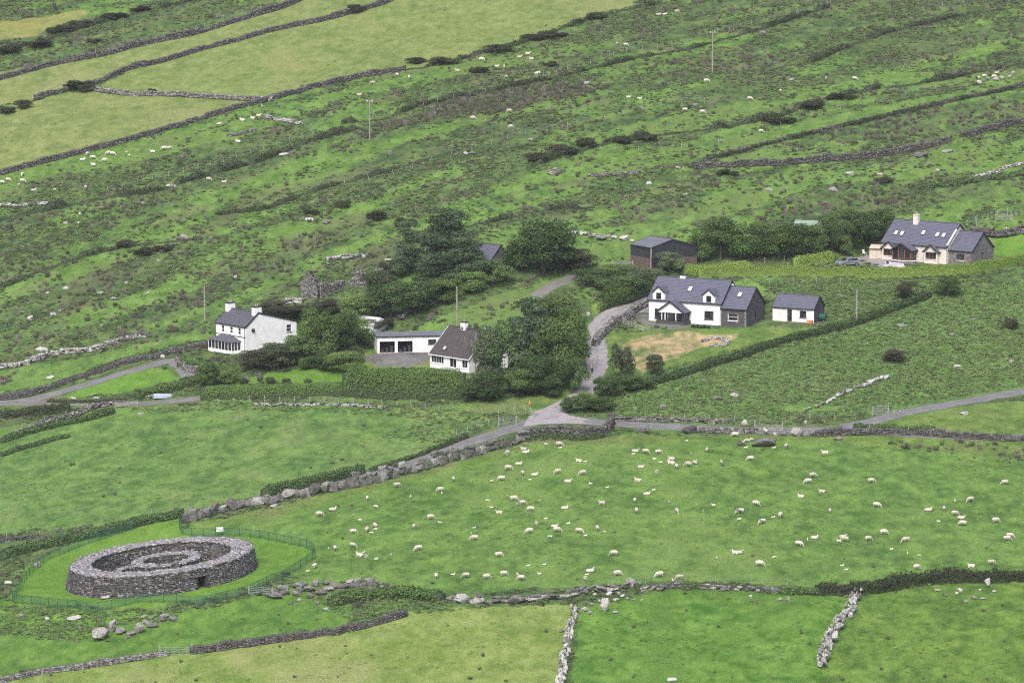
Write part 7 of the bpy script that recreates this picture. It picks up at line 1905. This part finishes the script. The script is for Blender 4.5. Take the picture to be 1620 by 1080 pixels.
# x y pose(g grazing, s standing, l lying; capital = lamb, m = grey marked) heading (R L A T)
FLOCK = {
 1: '25,388,lR 8,402,LR 108,400,gR 215,402,gR 182,440,LL 230,470,LR 320,452,lL 318,482,lL 360,520,gA 458,505,gL 512,480,lT 72,515,lR 200,558,lT 48,622,lL 120,735,lR 175,695,LR 22,795,gA 302,802,ST 363,882,gT 35,880,gA 480,412,ST 443,305,SR 610,385,gA 662,818,LL 578,864,LT 838,262,gL 1085,238,sA 925,300,SR 950,296,SR 975,290,SL 900,306,LR 925,362,SR 1152,355,LR 1255,358,gA 728,475,SA 965,458,gL 1570,420,sL 1470,595,gR 1433,640,gL 1545,712,lL 1373,752,lL 1005,820,gR 880,885,mL 870,945,SR 1060,970,mL 1147,925,SR 1207,920,gA',
 2: '350,638,gR 395,835,gR 15,885,gA 453,1058,gR 815,865,lR 942,870,gA 1030,905,gR 1083,928,lR 1097,985,gL 900,950,LL 1033,795,SA 1160,790,gL 1440,650,gL 1363,965,gR',
 7: '120,262,lR 137,292,gL 90,300,SL 328,285,gR 635,298,gL 1480,262,gR 1457,288,gR 515,355,LR 645,402,SA 740,415,GR 113,487,LR 147,517,LR 720,522,gR 1165,500,lL 1328,480,gR',
 6: '945,430,gR 1016,390,SA 1073,372,lR 430,490,lL 458,492,lR 275,525,LT 748,528,GL 625,592,gR',
 3: '843,230,SL 950,235,gR 960,250,LR 660,265,lL 678,292,lR 620,385,lR 535,432,gR 652,470,gA 750,475,lR 712,510,LR 482,515,gL 400,530,SR 90,520,gA 1110,360,lL 1160,362,LR 940,460,gL 1142,470,gL 1020,530,lR 1205,540,LL 1340,572,LR 365,685,GR 580,682,gR 652,715,gR 607,712,ST 790,690,ST 720,762,gL 400,745,SL 462,782,lL 995,745,lR 1297,702,lL 838,825,LR 765,865,lT 912,895,lR 932,932,gR 708,942,gL 1022,875,SR 1110,940,gR 1260,925,gA 1320,945,GA 877,980,GL 1163,963,LR 258,900,LR 232,945,LT 262,1000,gL',
 4: '762,160,gR 1117,195,gL 1127,215,SA 520,262,gA 870,248,SA 240,348,lR 130,395,gR 587,325,GR 460,420,LR 1035,420,gR 1110,455,SL 900,495,gA 405,535,gR 518,525,gA 550,540,GR 583,495,gA 588,510,SR 400,645,gR 490,685,LR 458,715,lL 512,728,lT 593,740,LR 712,705,LT 938,670,gL 205,668,ST 257,672,gA 93,818,gA 35,852,SR 1080,898,gA 1217,868,LR 1325,892,gL 1490,908,gR',
 5: '47,520,gR 87,675,gR 200,672,SA 230,712,gL 287,592,LR 417,585,LR 377,652,LL 985,510,gL 790,640,lR 765,662,LR 750,700,lT 1012,675,gR 1355,685,gL 1520,702,gL 1462,730,SA',
 10: '1243,514,sT 1228,555,lR 1150,575,lL 1200,567,lL 1130,678,lL 780,712,gL 805,712,gR 535,740,gR 515,738,gL 600,722,LR 612,735,LR 725,724,lL 497,770,gL 415,742,gA 393,763,lR 440,757,gR 443,785,lL 107,838,gT 107,868,gR 38,862,gR 10,875,gL 90,880,LR 258,902,SR 160,905,lR 408,903,gA 990,862,gR 1063,862,lR 380,1030,gA 905,885,ST 1040,590,lR',
 11: '85,455,lR 150,402,gL 265,368,gA 323,378,gA 665,292,gR 738,320,lR 773,332,sA 845,274,lR 885,266,sR 903,284,lL 552,340,lL 625,568,gR 798,543,gL 686,574,ST 1310,220,gA 1350,226,gR 1363,470,lR 1415,472,lR 1505,77,lR 1535,70,lR 1593,64,gR',
 12: '113,396,gR 318,482,gR 463,442,gA 12,532,gL 93,540,gR 372,634,gR 680,380,gA 817,382,gR 1405,381,gA 1432,373,gR 1478,373,gR 1490,352,lR 1208,824,gA'}
def flock():
    PN = {'g': 'grazing', 's': 'standing', 'l': 'lying', 'm': 'grazing'}
    for z, txt in FLOCK.items():
        ox, oy, s = _Z[z]
        for q in txt.split():
            a, b, c = q.split(','); px, py = ox + float(a) / s, oy + float(b) / s
            lamb = c[0].isupper(); pose = PN[c[0].lower()]; mark = c[0] == 'm'
            p = pick(px, py)
            head = {'R': 0, 'L': math.pi, 'A': math.pi / 2, 'T': -math.pi / 2}[c[1]] + random.uniform(-.45, .45)
            k = random.uniform(.43, .52) if lamb else random.uniform(.84, .98)
            on = 1190 <= px <= 1200 and 695 <= py <= 699
            zz = gz(p.x, p.y) - (.03 if pose != 'lying' else .06)
            if on: zz += 0.9
            o = link('lamb' if lamb else 'sheep', FL[(pose, 2 if mark else int(lamb))], None, (p.x, p.y, zz), (0, 0, head), (k, k * random.uniform(.92, 1.08), k * random.uniform(.95, 1.05)))
            kind = 'white lamb' if lamb else ('grey ewe' if mark else 'cream ewe')
            if z >= 10:
                wh = 'on the strip under the straight wall' if z == 10 and py < 300 else ('on the rough hillside of the left' if z == 10 else ('on the fenced upper hillside' if z == 11 else 'above the well kept wall'))
                wh = wh.replace('on the rough hillside of the left', 'below the long gorse bank')
            elif on: wh = 'on top of the wide flat boulder'
            elif 1150 < px < 1260 and py < 712: wh = 'beside the wide flat boulder'
            elif py > 893 and px > 880: wh = 'close to the thick dark hedge'
            elif px < 505 and py > 865: wh = 'just outside the green mesh fence'
            elif py > 900: wh = 'above the slab wall'
            elif px < 860 and py < 745: wh = 'near the boulder wall end'
            elif px < 640: wh = 'in the field corner by the fort'
            else: wh = 'in the open middle of the sheep field'
            if wh == 'in the open middle of the sheep field': wh = ('on the roadside half of the field' if py < 770 else 'on the hedge half of the field')
            fc = {'R': 'facing away from the fort', 'L': 'facing the fort', 'A': 'facing uphill', 'T': 'facing downhill'}[c[1]] if z < 10 else {'R': 'facing the barn side', 'L': 'facing the yellow fields', 'A': 'facing uphill', 'T': 'facing downhill'}[c[1]]
            lab = f'{kind} {pose} {wh}, {fc}'
            assert len(lab.split()) <= 16, lab
            tag(o, lab, 'lamb' if lamb else 'sheep', lab.replace(',', '').replace('lamb', 'lambs').replace('ewe', 'ewes'))
flock()
# ------------------------------------------------------------------ the air between
def haze():
    mb = MB(); mb.box(-1420, 1420, -70, 1640, -26, 215)
    m = bpy.data.materials.new('haze'); m.use_nodes = True; nt = m.node_tree
    nt.nodes.remove(nt.nodes['Principled BSDF'])
    v = nt.nodes.new('ShaderNodeVolumePrincipled')
    v.inputs['Color'].default_value = (0.86, 0.90, 0.96, 1); v.inputs['Density'].default_value = 0.000055
    nt.links.new(v.outputs[0], nt.nodes['Material Output'].inputs['Volume'])
    o = mb.obj('haze', m); tag(o, 'thin pale haze over the whole hillside', 'haze', kind='stuff')
haze()
